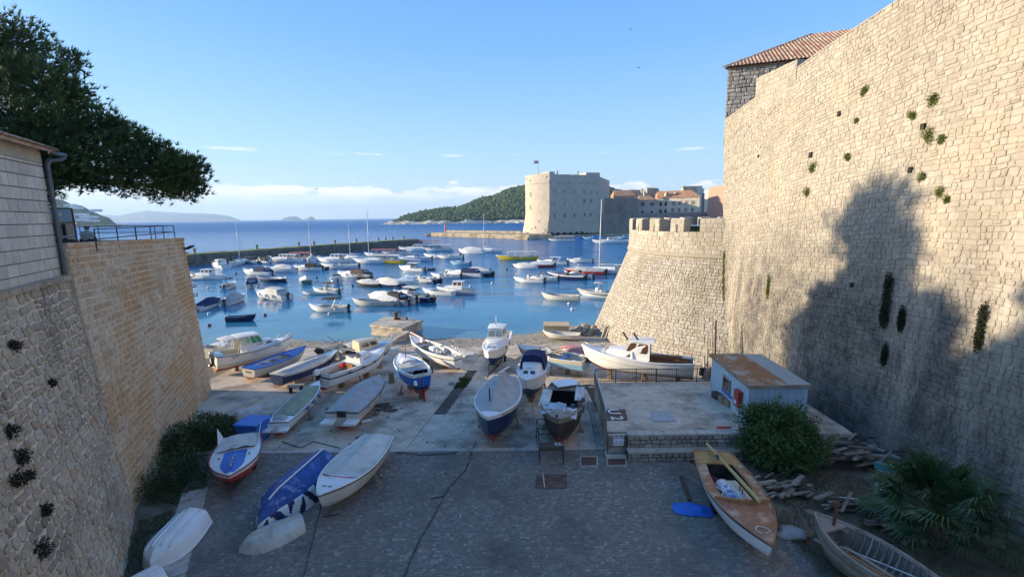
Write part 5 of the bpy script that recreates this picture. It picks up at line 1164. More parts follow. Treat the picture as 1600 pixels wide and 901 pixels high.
C('tour', 604, 411, 8.4, 160, 'yellow and white excursion boat with a gold-painted bow', hc=YE, bc=YE, top=W_, cv=CW, eng=False)
C('tour', 596, 401, 9.4, 172, 'excursion boat with a pink-red canopy moored behind the yellow one', cv=CRD, eng=False)
C('hard', 623, 400, 9., 168, 'white cabin launch squeezed between the pink canopy and the wooden boat', cv=CW, eng=False)
C('hard', 650, 392, 11., 172, 'large wooden-cabined passenger boat at the end of the breakwater', cv=CW, eng=False, gl=GLB, B=3.2)
C('tour', 667, 385, 10.5, 175, 'passenger boat with an orange-red roof farthest along the breakwater', cv=CRD, eng=False)
C('tour', 683, 392, 9.5, 178, 'passenger boat with pale awning beyond the white speedboat', cv=CW, eng=False)
C('open', 690, 403, 9.2, 172, 'long white speedboat with black outboards, bow to the left', cab=1, ec=BK)
C('open', 703, 404, 6.4, 172, 'white motorboat lying along the far side of the long speedboat', cab=1)
C('cuddy', 648, 407, 8.2, 170, 'white cruiser with a blue side stripe and dark windscreen', cv=None, stripe=BL)
C('row', 632, 410, 7., 168, 'low white hull beside the yellow excursion boat', eng=False)
C('cuddy', 643, 423, 6.4, 150, 'white cruiser with a cream bimini in mid harbour', cv=None, bim=CC)
C('row', 664, 421, 4., 172, 'low dark raft astern of the cream-bimini cruiser', hc=BK, bc=BK, eng=False, H_=.5)
C('open', 656, 440, 5.8, 150, 'white motorboat with beige console seats and black outboard', cab=1, bc=NV)
C('open', 668, 440, 5., 148, 'dark-sided speedboat alongside the beige-seated motorboat', hc=NV, bc=NV, top=W_)
C('cover', 631, 443, 4.4, 165, 'white boat under a sea-green cover', cv=CLB, cab=.7, eng=False)
C('row', 634, 449, 4., 175, 'white empty hull in front of the sea-green-covered boat', eng=False, H_=.7)
C('cover', 607, 448, 5.2, 150, 'boat with a peaked pale tent and a navy rear flap', hc=NV, bc=NV, cv=CC, cab=.98, bim=1, eng=False)
C('ped', 583, 477, 5., 172, 'cream double-ended open boat in the foreground raft', hc=WO, bc=BRN, eng=False)
C('cover', 601, 473, 5.6, 148, 'tall-sided cream hull with a white sloping cover in the raft', cv=CW, hc=WO, bc=WO, cab=.95, bim=1)
C('cuddy', 612, 473, 5.6, 146, 'grey speedboat with a black cockpit tent in the foreground raft', hc=CG, cv=CB)
C('open', 625, 470, 5.4, 146, 'grey-cushioned motorboat with a big black outboard in the raft', cab=1, hc=W_, bc=BK)
C('cuddy', 640, 466, 5.8, 146, 'beige-topped cruiser second from the right in the raft', cv=None, bim=CC, bc=NV)
C('open', 653, 469, 4.8, 146, 'dark-hulled motorboat at the right end of the raft', hc=NV, bc=NV, top=W_)
C('open', 684, 460, 4.8, 155, 'plain white open boat with empty cockpit next to the pilothouse boat', eng=False)
C('hard', 712, 458, 5.4, 165, 'small white pilothouse boat with tall dark panes', cv=None, gl=GLB, eng=False, B=2.1)
C('open', 696, 434, 5.2, 165, 'open white boat with fenders left of the white cruiser', cab=1, fend=3)
C('cuddy', 724, 432, 7., 158, 'rounded white cruiser with a dark wraparound windscreen', cv=CN, ec=W_, H_=1.1)
C('cover', 747, 430, 6., 146, 'dark-hulled boat beneath a steep grey tarpaulin', hc=BRN, bc=BRN, cv=CG, bim=1, cab=.95)
C('cuddy', 719, 414, 4.4, 165, 'little light blue cruiser in open water', hc=SKY_, cv=None, bc=SKY_)
C('cover', 736, 396, 7.6, 160, 'white cruiser hidden by a big peaked white tent', cv=CW, bim=1, cab=.85, H_=1.3, eng=False)
C('sail', 760, 394, 9., 165, 'lone sailing yacht with dark hull side and tall mast off the pier', cv=CW, mst=13.4, cat='sailboat', bc=NV, hc=W_)
C('tour', 808, 406, 9.8, 176, 'bright yellow tour boat with a long white awning', hc=YE, bc=YE, cv=CW, eng=False, fend=2, B=3.)
C('cover', 820, 419, 4.9, 160, 'white boat with a cream cover just below the yellow tour boat', cv=CC, cab=.9, eng=False)
C('cover', 843, 417, 5.8, 168, 'red-hulled boat under a white cover', hc=REDB, bc=REDB, cv=CW, cab=.85)
C('cuddy', 862, 413, 6.4, 162, 'white speedboat with a brown cockpit beside the red-hulled boat', cv=None, bim=CW)
C('open', 826, 441, 4.8, 158, 'nearer of two parallel white speedboats', cab=1)
C('open', 847, 438, 4.8, 165, 'farther of two parallel white speedboats', cab=1)
C('cuddy', 884, 435, 6.4, 150, 'white sports boat with navy side flash near the bastion', cv=None, stripe=W_, hc=NV)
C('cuddy', 901, 434, 5.4, 148, 'white boat with a clear screen rafted to the navy-flashed one', cv=None, bim=CC)
C('cover', 913, 428, 7., 160, 'red-hulled boat under a grey and cream cover near the bastion', hc=REDB, bc=REDB, cv=CG, cab=.95)
C('cuddy', 905, 410, 5.4, 168, 'small white cruiser on its own beneath the shaded sea wall', cv=None)
C('sail', 943, 427, 9.6, 165, 'white sailing yacht with a thick mast against the bastion edge', cv=CC, mst=15.5, cat='sailboat')
C('cuddy', 962, 427, 5.8, 160, 'white boat with a tall pale arch half hidden by the bastion', cv=None, bim=CW)
C('row', 875, 468, 4.6, 160, 'white rowing boat alone in front of the bastion', eng=False, hc=WO, bc=WO)
C('rib', 931, 462, 4.8, 152, 'grey inflatable boat with a console beside the bastion', hc=CG)
C('tour', 877, 377, 10.5, 178, 'white hardtop water taxi lying along the foot of the fort', cv=CW, eng=False, B=3)
C('row', 911, 373, 7., 178, 'low boat under a blue sheet at the quay right of the water taxi', hc=BL, bc=NV, eng=False)
C('cuddy', 926, 374, 8.5, 178, 'blue and white cruiser moored at the shaded quay', hc=SKY_, cv=CBL, bc=BL, eng=False)
C('hard', 953, 380, 13., 178, 'sleek white motor yacht at the shaded sea wall', cv=None, eng=False, bc=W_)
C('hard', 975, 373, 6., 178, 'small blue-cabined boat beyond the sleek motor yacht', hc=SKY_, cv=None, eng=False, bc=NV)
# ---- mooring buoys
m_bw = paint('buoy_white', (.66, .6, .56), dirt=.3)
for (u, v, m, lab) in ((327, 491, m_bw, 'white buoy just below the navy-canopied boat'), (327, 509, RD, 'dark red buoy floating near the shore at left'), (414, 493, RD, 'pink and red buoy right of the navy rowing boat'), (456, 464, NV, 'dark round buoy right of the beige-canopied cruiser'), (369, 428, NV, 'dark buoy in front of the blue-covered yacht'), (325, 450, m_bw, 'small white buoy between wall and grey motorboat'), (495, 434, NV, 'dark buoy right of the green-hulled boat'), (534, 451, m_bw, 'white buoy right of the brown-canopied motorboat'), (551, 447, NV, 'dark buoy left of the cream-covered boat'),
                       (735, 448, m_bw, 'pale buoy right of the pilothouse boat'), (769, 443, m_bw, 'white buoy alone in the middle of the harbour'), (766, 421, NV, 'dark buoy right of the grey tarpaulin boat'), (792, 421, NV, 'dark buoy under the yellow tour boat'), (781, 404, m_bw, 'white buoy at the bow of the yellow tour boat'), (889, 475, m_bw, 'white buoy at the stern of the lone rowing boat'), (894, 484, m_bw, 'small white float right of the rowing boat'), (515, 491, m_bw, 'pale fender buoy beside the slim-bimini boat')):
    p = gz(u, v, 0); r = .19+.0009*p.y; mb = MB(); mb.lathe([(r*.25, -r*.9), (r*.8, -r*.5), (r, 0), (r*.8, r*.55), (r*.35, r*.85), (r*.12, r*.95), (r*.12, r*1.2)], 10, (0, 0, r*.3)); mb.build('mooring_buoy', m, None, True, label=lab, cat='buoy', group='mooring buoys', loc=(p.x, p.y, 0))
# ================================================================== BOATS HAULED OUT ON THE SLIP
def setboat(name, label, bow, stern, Hg, h_kw, lift=.35, tilt=0., flip=False, z0=None, cat='boat', pitch=0.):
    """bow and stern: where the gunwale ends lie; Hg: gunwale height above the ground there"""
    g = G(*bow).z*.5+G(*stern).z*.5 if z0 is None else z0
    a, b = gz(*bow, g+Hg*1.12), gz(*stern, g+Hg); d = a-b; L = math.hypot(d.x, d.y); c = (a+b)/2; gr = hz(c.x, c.y) if z0 is None else z0
    r = thing(name, label, cat, (c.x, c.y, gr), math.atan2(d.y, d.x), 'boats hauled out on the slip'); D = Hg-lift
    h = Hull(L=L, D=D, **h_kw); h.gr = gr; return r, h, D
class Lift:
    """parts are made in the boat's own frame; afterwards everything is raised to its stand"""
    def __init__(s, r, z, tilt=0, flip=False, D=0, pitch=0): s.r, s.z, s.t, s.f, s.D, s.p = r, z, tilt, flip, D, pitch
    def __enter__(s): s.n = set(s.r.children); return s
    def __exit__(s, *a):
        for c in s.r.children:
            if c in s.n: continue
            M = Matrix.Translation((0, 0, s.z)) @ Matrix.Rotation(s.t, 4, 'X') @ Matrix.Rotation(s.p, 4, 'Y')
            if s.f: M = Matrix.Translation((0, 0, s.z+s.D)) @ Matrix.Rotation(math.pi+s.t, 4, 'X') @ Matrix.Rotation(s.p, 4, 'Y')
            c.matrix_local = M
m_block = mat('timber_block', (.24, .18, .12), (.33, .26, .18), rough=.95, bump=.5, scale=5, stain=(.1, .07, .05), stain_scale=2, stain_amt=.6)
def chocks(r, h, lift, us=(.25, .65), w=1.1, label='timber chocks', sides=True):
    """blocks under the keel and props at the bilge: things of their own"""
    M = r.matrix_basis
    for i, u in enumerate(us):
        p = Vector((r.location.x, r.location.y, 0))+Matrix.Rotation(r.rotation_euler.z, 3, 'Z') @ Vector((h.x(u, 0), 0, 0)); g = hz(p.x, p.y)
        top = r.location.z+lift+h.keel(u)+.04; hh = max(.12, top-g)
        t = thing('keel_support', '%s stack carrying the %s of the %s' % ('timber', ('stern' if i == 0 else 'middle' if i < len(us)-1 else 'bow'), label), 'support', (p.x, p.y, g), r.rotation_euler.z, 'timber supports under hauled-out boats'); k = max(1, round(hh/.22)); b = hh/k
        for j in range(k):
            mb = MB(); mb.box((R.uniform(-.03, .03), 0, b*(j+.5)), (.26 if j % 2 else .3, .6 if j % 2 else .34, b-.006), R.uniform(-.1, .1), bev=.015); mb.build('block', m_block, t)
    if sides:
        for sd in (1, -1):
            q = h.p(.42, .45, sd); p = Vector((r.location.x, r.location.y, 0))+Matrix.Rotation(r.rotation_euler.z, 3, 'Z') @ Vector((q.x, q.y*1.02, 0)); g = hz(p.x, p.y)
            t = thing('bilge_prop', 'slanted wooden prop against the %s bilge of the %s' % ('far' if sd*math.cos(r.rotation_euler.z) > 0 else 'near', label), 'prop', (p.x, p.y, g), r.rotation_euler.z, 'timber supports under hauled-out boats'); zt = r.location.z+lift+q.z-g
            mb = MB(); mb.beam((0, sd*.16, 0), (0, 0, max(.1, zt)), .1, .08); mb.build('post', m_block, t); mb = MB(); mb.box((0, sd*.15, .04), (.4, .35, .08)); mb.build('foot', m_block, t)
def trailer(r, h, lift, m=ST, label='', wheels=True, L=None, tongue=1.0):
    L = L or h.L*.85; t = thing('boat_trailer', label, 'trailer', r.location, r.rotation_euler.z); z = max(.28, lift*.75); mb = MB()
    for s in (-1, 1): mb.beam((-L/2, s*.42, z), (L*.2, s*.42, z), .07, .1); mb.beam((L*.2, s*.42, z), (L/2+tongue*.4, 0, z-.02), .07, .1)
    for x in (-L*.45, -L*.1, L*.2): mb.beam((x, -.42, z), (x, .42, z), .07, .07)
    mb.build('frame', m, t)
    for s in (-1, 1):
        w = MB(); Mx = Matrix.Rotation(math.pi/2, 3, 'X'); w.lathe([(.16, -.08), (.26, -.08), (.28, -.05), (.28, .05), (.26, .08), (.16, .08)], 14, (-L*.15, s*.62, .28), M=Mx); wh = w.build('wheel', RUB, t, smooth=40); q = MB(); q.lathe([(.05, -.06), (.16, -.05), (.16, .05), (.05, .06)], 12, (-L*.15, s*.62, .28), M=Mx); q.build('rim', ST, wh)
    mb = MB(); mb.beam((L/2+tongue*.4-.1, 0, z), (L/2+tongue, 0, z-.05), .07); mb.lathe([(.05, 0), (.06, .08)], 8, (L/2+tongue, 0, z-.08)); mb.build('drawbar', m, t)
    for x in (-L*.35, L*.1):
        mb = MB(); mb.box((x, 0, (lift+z)/2+.02), (.12, .5, max(.06, lift-z)), bev=.01); mb.build('cradle', m_block, t)
    return t
# --- A white cabin boat with green glass
r, h, D = setboat('cabin_boat', 'white cabin boat with green-tinted windows and red bottom beside the left wall', (457, 531), (333, 561), 1.75, dict(B=2.5, tr=.8, round_=.5, sheer=.25), .35)
with Lift(r, .35):
    hull_part(r, h, [(.4, RD), (.62, WO), (2, W_)]); rail_part(r, h, BK, .035, dz=-.05); rail_part(r, h, W_, .03, name='toe_rail'); deck_part(r, h, W_, .42, .985, camber=.07); deck_part(r, h, W_, .02, .43, name='side_deck', w=.22); well_part(r, h, WO, .03, .43, w=.22); deck_part(r, h, SKY_, .0, .1, name='stern_deck')
    z = D; cabin(r, .1, h.L*.28, 1.75, 1.0, z, .5, rf=.55, zs=z+.25, side=((.45, .8),), front=(), wv=(.35, .8), wm=GLB, name='coach_roof')
    cabin(r, -1.35, .75, 1.85, 1.6, z, 1.25, rf=.62, rr=0., over=.06, side=((.1, .44), (.5, .72), (.75, .97)), front=((.06, .47), (.53, .94)), wv=(.42, .92), wm=GLG, open_rear=True, name='wheelhouse')
    mb = MB(); mb.box((-.5, .4, z+.1), (.5, .45, .4)); mb.box((-1., -.4, z-.2), (.4, .5, .5)); mb.build('seat', CW, r); rail(r, h, .82, .99, .4); bimini(r, -2.55, -1.2, 1.75, D, z+1.25, CW, bow=.05); outboard(r, -h.L/2+.05, D*.85, 1.0, CG); letters(r, 'DB 398', Matrix.Translation((.1, -.91, z+.4)) @ Matrix.Rotation(math.pi/2, 4, 'X'), .16, DM, 'registration'); fenders(r, h, (.2, .45, .75), -1, horiz=True)
chocks(r, h, .35, label='green-windowed cabin boat')
# --- B blue-decked open boat
r, h, D = setboat('open_boat', 'open wooden boat with bright blue decks beside the green-windowed cabin boat', (479, 545), (388, 580), 1.15, dict(B=2.0, tr=.72, round_=.7, sheer=.3), .3)
with Lift(r, .3):
    hull_part(r, h, [(.35, RD), (.4, BK), (2, WO)]); rail_part(r, h, BL, .04); deck_part(r, h, BL, .62, .985, camber=.05); deck_part(r, h, BL, .02, .64, name='side_deck', w=.26); deck_part(r, h, BL, .0, .16, name='stern_deck'); well_part(r, h, WO, .16, .63, w=.26); thwarts(r, h, BL, (.3, .48), .3)
    letters(r, 'DB 1048', Matrix.Translation((-h.L/2-.005, 0, D*.72)) @ Matrix.Rotation(-math.pi/2, 4, 'Z') @ Matrix.Rotation(math.pi/2, 4, 'X'), .16, BK, 'registration')
chocks(r, h, .3, label='blue-decked open boat')
# --- C navy hull under a pale sheet
r, h, D = setboat('covered_boat', 'navy-hulled boat under a taut pale grey sheet between blue-decked boat and white cruiser', (528, 551), (432, 590), 1.2, dict(B=1.9, tr=.7, round_=.5, sheer=.28), .3)
with Lift(r, .3): hull_part(r, h, [(.3, RD), (2, NV)]); rail_part(r, h, W_, .03); deck_part(r, h, W_, .6, .985); tarp(r, h, CG, .01, .8, ridge=.2, drop=.1, seed=3)
chocks(r, h, .3, label='navy boat with the pale sheet')
# --- D small white cruiser with outboard
r, h, D = setboat('cabin_cruiser', 'white cruiser with open cockpit, orange cushion and pale outboard in mid slip', (603, 548), (503, 590), 1.6, dict(B=2.1, tr=.82, round_=.4, sheer=.22), .4)
with Lift(r, .4):
    hull_part(r, h, [(.35, RD), (.8, W_), (.86, BK), (2, W_)]); rail_part(r, h, W_, .035); deck_part(r, h, W_, .4, .985, camber=.08); deck_part(r, h, W_, .02, .42, name='side_deck', w=.22); well_part(r, h, WO, .03, .42, w=.22); z = D
    cabin(r, -.35, h.L*.27, 1.55, .9, z, .55, rf=.75, zs=z+.15, side=((.3, .78),), front=(), wv=(.15, .4), wm=GLS); windscreen(r, .1, 1.5, z+.5, .42, m=GLB)
    mb = MB(); mb.box((-.95, .35, z-.05), (.45, .4, .4), bev=.05); mb.build('orange_cushion', REDB, r); mb = MB(); mb.box((-1., -.3, z-.1), (.06, .7, .5)); mb.build('locker_door', WD, r); mb = MB(); mb.box((-1.7, 0, z-.3), (.7, 1., .06)); mb.build('floor_board', WD, r); outboard(r, -h.L/2-.1, D*.95, 1., W_, .2); fenders(r, h, (.25, .45, .65), -1, horiz=True, m=BK, sc=.6)
chocks(r, h, .4, label='white cruiser with the orange cushion')
# --- E behind: dark-hulled cuddy
r, h, D = setboat('cabin_cruiser', 'dark-hulled cuddy boat with beige cabin lying behind the white cruiser', (615, 535), (535, 556), 1.5, dict(B=2.1, tr=.8, sheer=.22), .35)
with Lift(r, .35):
    hull_part(r, h, [(.55, BRN), (2, WO)]); rail_part(r, h, W_, .035); deck_part(r, h, SKY_, .4, .985, camber=.05); deck_part(r, h, CR, .02, .42, name='side_deck', w=.25); well_part(r, h, CR, .03, .42, w=.25); cabin(r, -1.2, .9, 1.5, 1.1, D, .75, rf=.4, side=((.1, .5), (.58, .9)), wm=GL, m=CR); rail(r, h, .6, .98, .4)
chocks(r, h, .35, label='dark-hulled cuddy boat')
# --- outboard launch between them
r, h, D = setboat('open_motorboat', 'beige open launch with a raised black outboard close to the water', (560, 535), (505, 553), 1.1, dict(B=1.7, tr=.82, sheer=.2), .3)
with Lift(r, .3): hull_part(r, h, [(2, WO)]); rail_part(r, h, CR, .03); deck_part(r, h, WO, .66, .985); well_part(r, h, WO, .02, .68, w=.12); thwarts(r, h, WG, (.25, .5)); outboard(r, -h.L/2-.15, D*1.25, 1.25, BK, tilt=-.9); mb = MB(); mb.tube([(.2, .2, D), (-1.2, .3, D+1.3)], .03, 5); mb.build('oar', WG, r)
chocks(r, h, .3, label='beige launch with the raised outboard')
# --- upturned dinghy near the jetty, white boats behind A
r, h, D = setboat('upturned_dinghy', 'beige upturned dinghy between the dark cuddy boat and the stone jetty', (560, 545), (624, 543), .55, dict(B=1.5, tr=.7, round_=.7), 0)
with Lift(r, 0, flip=True, D=D): hull_part(r, h, [(2, WO)]); rail_part(r, h, WO, .03)
r, h, D = setboat('open_motorboat', 'white open boat mostly hidden behind the green-windowed cabin boat', (352, 536), (322, 548), 1.25, dict(B=2., tr=.8), .3)
with Lift(r, .3): hull_part(r, h, [(2, W_)]); rail_part(r, h, W_, .035); deck_part(r, h, W_, .5, .985); well_part(r, h, WO, .02, .52)
# --- F khaki-covered boat with blue fenders
r, h, D = setboat('covered_boat', 'narrow white boat with khaki cover and round blue fenders', (499, 596), (432, 664), 1.05, dict(B=1.55, tr=.86, round_=.3, sheer=.15, full=2.6), .3)
with Lift(r, .3):
    hull_part(r, h, [(.35, RD), (2, W_)]); rail_part(r, h, BK, .02, dz=-.03); deck_part(r, h, W_, .01, .985); tarp(r, h, CK, .14, .84, ridge=.22, over=-.1, drop=.02, seed=8); fenders(r, h, (.35, .5, .66), -1, FB, horiz=True, sc=.8)
    for s in (1, -1): mb = MB(); mb.box((-h.L/2-.2, s*.46, D*.6), (.5, .5, .14), bev=.03); mb.build('swim_platform', W_, r)
    mb = MB(); mb.blob((-h.L/2+.5, 0, D+.05), (.35, .5, .12), 4, 2, .4); mb.build('rope_heap', CG, r)
chocks(r, h, .3, label='khaki-covered boat')
# --- G grey tarp, twin platforms
r, h, D = setboat('covered_boat', 'white boat under a smooth grey cover with a notched twin-platform stern', (593, 588), (534, 650), 1.25, dict(B=2.15, tr=.9, round_=.3, sheer=.15, full=2.8), .3)
with Lift(r, .3):
    hull_part(r, h, [(.3, RD), (2, WO)]); rail_part(r, h, BK, .025, dz=-.03); deck_part(r, h, W_, .01, .985); tarp(r, h, CG, .0, .96, ridge=.38, over=-.02, drop=.05, seed=12, peak=.4)
    for s in (1, -1): mb = MB(); mb.box((-h.L/2-.28, s*.66, D*.6), (.65, .72, .16), bev=.03); mb.build('swim_platform', W_, r)
    mb = MB(); mb.box((-h.L/2-.05, 0, D*.98), (.06, .5, .35)); mb.build('motor_bracket', DM, r); fenders(r, h, (.25, .42, .58, .74), -1, horiz=True, sc=.6)
chocks(r, h, .3, label='grey-covered twin-platform boat')
# --- H blue and white launch, stern towards the street
r, h, D = setboat('sailing_boat', 'small white boat with bright blue topsides, boarding ladder and red rudder', (625, 556), (660, 592), 1.9, dict(B=2.1, tr=.6, round_=.7, sheer=.12, rake=.04, full=2.4), .65)
with Lift(r, .65):
    hull_part(r, h, [(.35, RD), (.5, NV), (.9, BL), (2, W_)]); rail_part(r, h, W_, .045); deck_part(r, h, W_, .6, .985, camber=.1); deck_part(r, h, W_, .0, .62, name='side_deck', w=.2); tarp(r, h, CG, .18, .72, ridge=.12, over=-.22, drop=0, seed=2); cabin(r, .3, 1.35, 1.2, .8, D+.03, .14, rf=.1, side=(), front=(), name='hatch')
    mb = MB(); mb.box((-h.L/2-.18, 0, -.05), (.32, .05, .95)); mb.build('rudder', REDB, r); mb = MB(); mb.prism([(-h.L/2+.05, -.04), (h.L*.2, -.04), (h.L*.2, .04), (-h.L/2+.05, .04)], -.35, .1); mb.build('keel', REDB, r)
    mb = MB()
    for s in (-.15, .15): mb.tube([(-h.L/2-.06, .1+s, D*.35), (-h.L/2-.06, .1+s, D*1.25)], .018, 5)
    for k in range(4): mb.tube([(-h.L/2-.06, -.05, D*(.42+.16*k)), (-h.L/2-.06, .25, D*(.42+.16*k))], .014, 5)
    mb.build('boarding_ladder', ST, r); rail(r, h, .0, .16, .4, name='stern_rail'); mast(r, 1.1, D, 1.35, .04, REDB, spread=False); outboard(r, -h.L/2-.12, D*.55, .7, W_, .55)
chocks(r, h, .3, (.08, .5), label='blue and white launch')
# --- I white open boat with red boom
r, h, D = setboat('traditional_boat', 'white open double-ended boat with a dark red boom and motor box', (641, 532), (716, 562), 1.45, dict(B=2.0, tr=.45, round_=.75, sheer=.4, rake=.05), .35)
with Lift(r, .35):
    hull_part(r, h, [(.3, RD), (.8, W_), (.85, BK), (2, W_)]); rail_part(r, h, W_, .04); deck_part(r, h, W_, .75, .985); deck_part(r, h, W_, .02, .77, name='side_deck', w=.12); well_part(r, h, WO, .04, .77); thwarts(r, h, WO, (.15, .35, .68), .3); mb = MB(); mb.box((-.2, 0, D*.9), (.8, .6, .55), bev=.06); mb.build('engine_box', W_, r)
    mb = MB(); mb.tube([(h.L*.48, 0, D+.75), (.3, .1, D+.5)], .07, 7); mb.build('boom', REDB, r); mb = MB(); mb.box((1.3, .3, D+.5), (.32, .05, .4)); mb.build('hatch_board', W_, r); rail(r, h, .02, .3, .35, name='side_rail'); letters(r, 'DB 201', Matrix.Translation((-1.5, h.b(.2)+.03, D*.75)) @ Matrix.Rotation(math.pi, 4, 'Z') @ Matrix.Rotation(math.pi/2, 4, 'X'), .15, BK, 'registration')
chocks(r, h, .35, label='boat with the red boom')
# --- J pilothouse boat on trailer
r, h, D = setboat('pilothouse_boat', 'white pilothouse boat with a navy bottom standing bow-on on a trailer', (763, 557), (785, 524), 1.95, dict(B=2.1, tr=.86, round_=.35, sheer=.2, rake=.08), .55)
with Lift(r, .55):
    hull_part(r, h, [(.62, NV), (2, W_)]); rail_part(r, h, W_, .045); deck_part(r, h, W_, .3, .985, camber=.06); deck_part(r, h, W_, .02, .32, name='side_deck', w=.2); well_part(r, h, WO, .03, .32, w=.2); z = D
    cabin(r, .2, h.L*.32, 1.6, 1.0, z, .4, rf=.5, zs=z+.12, side=((.3, .7),), front=((.06, .46), (.54, .94)), wv=(.2, .7), wm=GLS, name='coach_roof'); cabin(r, -1.25, .55, 1.62, 1.45, z, 1.3, rf=.32, rr=0, over=.08, side=((.12, .46), (.54, .9)), front=((.05, .47), (.53, .95)), rear=(), wm=GLS, wv=(.5, .88), name='wheelhouse')
    mast(r, -.3, z+1.3, 1.0, .035, W_, spread=False); q = MB(); q.tube([(-.3, 0, z+1.5), (.1, -.5, z+2.25)], .03, 5); q.build('antenna', ST, r); fenders(r, h, (.4, .6), 1, m=ORG, sc=.6)
trailer(r, h, .55, DM, 'dark boat trailer under the white pilothouse boat')
# --- K white cuddy with navy canvas, bow-on
r, h, D = setboat('cabin_cruiser', 'white cruiser with a wrinkled navy canvas top, bow-on on a block', (822, 600), (840, 563), 1.95, dict(B=2.0, tr=.85, round_=.3, sheer=.15, rake=.09), .45)
with Lift(r, .45):
    hull_part(r, h, [(.6, NV), (2, W_)]); rail_part(r, h, W_, .045); deck_part(r, h, W_, .4, .985, camber=.06); deck_part(r, h, W_, .02, .42, name='side_deck', w=.2); z = D
    cabin(r, -.3, h.L*.3, 1.62, 1.1, z, .5, rf=.45, zs=z+.1, side=((.2, .7),), front=((.1, .42), (.58, .9)), wv=(.3, .7)); enclosure(r, -1.8, .1, 1.7, z, .95, CN, 1.25, slope=.1); fenders(r, h, (.3, .5), 1); fenders(r, h, (.3, .5), -1)
chocks(r, h, .45, label='navy-canvassed cruiser')
# --- L long white and blue boat behind
r, h, D = setboat('fishing_boat', 'long white and light-blue fishing boat loaded with poles, behind the navy-canvassed cruiser', (808, 544), (916, 566), 1.45, dict(B=2.1, tr=.8, round_=.4, sheer=.3), .4)
with Lift(r, .4):
    hull_part(r, h, [(.45, WO), (.8, SKY_), (2, CR)]); rail_part(r, h, W_, .04); deck_part(r, h, WO, .7, .985); deck_part(r, h, WO, .02, .72, name='side_deck', w=.16); well_part(r, h, WO, .03, .72); thwarts(r, h, BL, (.3, .62), .3)
    for i in range(9): mb = MB(); a = R.uniform(-.6, .6); mb.tube([(.9+R.uniform(-.2, .4), a, D+.1), (-1.4+R.uniform(-.5, .5), -a+R.uniform(-.3, .3), D+R.uniform(.2, .6))], .03, 5); mb.build('pole', WG, r)
    mb = MB(); mb.blob((.2, 0, D+.15), (.6, .5, .28), 9, 2, .5); mb.build('net_heap', CG, r); outboard(r, -h.L/2-.05, D*1.1, 1.2, BK, tilt=-1.)
chocks(r, h, .4, label='white and light-blue fishing boat')
# --- M white cabin boat on stilts, broadside
r, h, D = setboat('cabin_boat', 'long white cabin boat with brown windows propped broadside before the bastion', (909, 549), (1084, 571), 1.95, dict(B=2.5, tr=.62, round_=.72, sheer=.42, rake=.07, n=22, full=2.3), .7)
with Lift(r, .7):
    hull_part(r, h, [(.35, RD), (2, W_)]); rail_part(r, h, W_, .05); rail_part(r, h, CR, .03, name='rubbing_strake', t=.8); deck_part(r, h, W_, .38, .985, camber=.08); deck_part(r, h, W_, .02, .4, name='side_deck', w=.25); well_part(r, h, WD, .03, .4, w=.25); z = D
    cabin(r, .1, h.L*.3, 1.85, 1.1, z, .55, rf=.55, zs=z+.3, side=((.08, .46), (.5, .9)), front=((.1, .45), (.55, .9)), wv=(.2, .88), wm=GLB, name='coach_roof'); cabin(r, -1.05, .95, 1.8, 1.5, z, 1.3, rf=.62, rr=-.0, over=.12, side=((.08, .56), (.62, .96)), front=((.05, .3), (.36, .64), (.7, .95)), wv=(.38, .92), wm=GLB, open_rear=True, name='wheelhouse')
    for x in (-.2, .55): mb = MB(); mb.tube([(x, .3, z+1.3), (x+.35, .3, z+1.85)], .07, 6); mb.build('roof_post', BRN, r)
    mb = MB(); mb.tube([(-1.2, -.35, z+.12), (-3.2, -.45, z+.15)], .11, 8); mb.build('brown_roll', WD, r); mb = MB(); mb.tube([(-1.2, .3, z+.1), (-3., .35, z+.12)], .05, 6); mb.build('spar', RUST, r); mb = MB(); mb.lathe([(.22, -.04), (.28, 0), (.22, .04), (.14, 0)], 14, (h.L*.35, 0, z+.3)); mb.build('lifebuoy', W_, r); rail(r, h, .8, .99, .3)
chocks(r, h, .7, (.12, .42, .75), label='long white cabin boat')
# --- N navy boat with peaked tent
r, h, D = setboat('sailing_boat', 'navy boat under a peaked pale tent with a lowered mast, bow to the street', (762, 662), (790, 595), 1.95, dict(B=2.5, tr=.55, round_=.6, sheer=.22, rake=.05, n=18), .45)
with Lift(r, .45):
    hull_part(r, h, [(.3, RD), (.9, NV), (2, W_)]); rail_part(r, h, W_, .05); deck_part(r, h, W_, .6, .985, camber=.1); deck_part(r, h, W_, .02, .62, name='side_deck', w=.2); tarp(r, h, CG, .02, .86, ridge=.85, over=.03, drop=.2, seed=21, peak=.5, sag=.08); letters(r, 'DB 2187', Matrix.Translation((h.L*.26, -h.b(.78)-.0, D*.85)) @ Matrix.Rotation(-.45, 4, 'Z') @ Matrix.Rotation(math.pi/2, 4, 'X'), .13, W_, 'registration')
    mb = MB(); mb.tube([(-h.L*.42, .3, D+.9), (h.L*.05, .1, D+1.55), (h.L*.0, .12, D+1.5)], .05, 6); mb.build('lowered_mast', W_, r); mb = MB(); mb.tube([(h.L*.25, -.15, D+.2), (h.L*.27, -.15, D+1.25)], .035, 6); mb.build('samson_post', BK, r); mb = MB(); mb.prism([(-h.L*.4, -.04), (h.L*.28, -.04), (h.L*.28, .04), (-h.L*.4, .04)], -.2, .08); mb.build('keel', RD, r)
chocks(r, h, .3, (.2, .6), label='navy boat with the peaked tent')
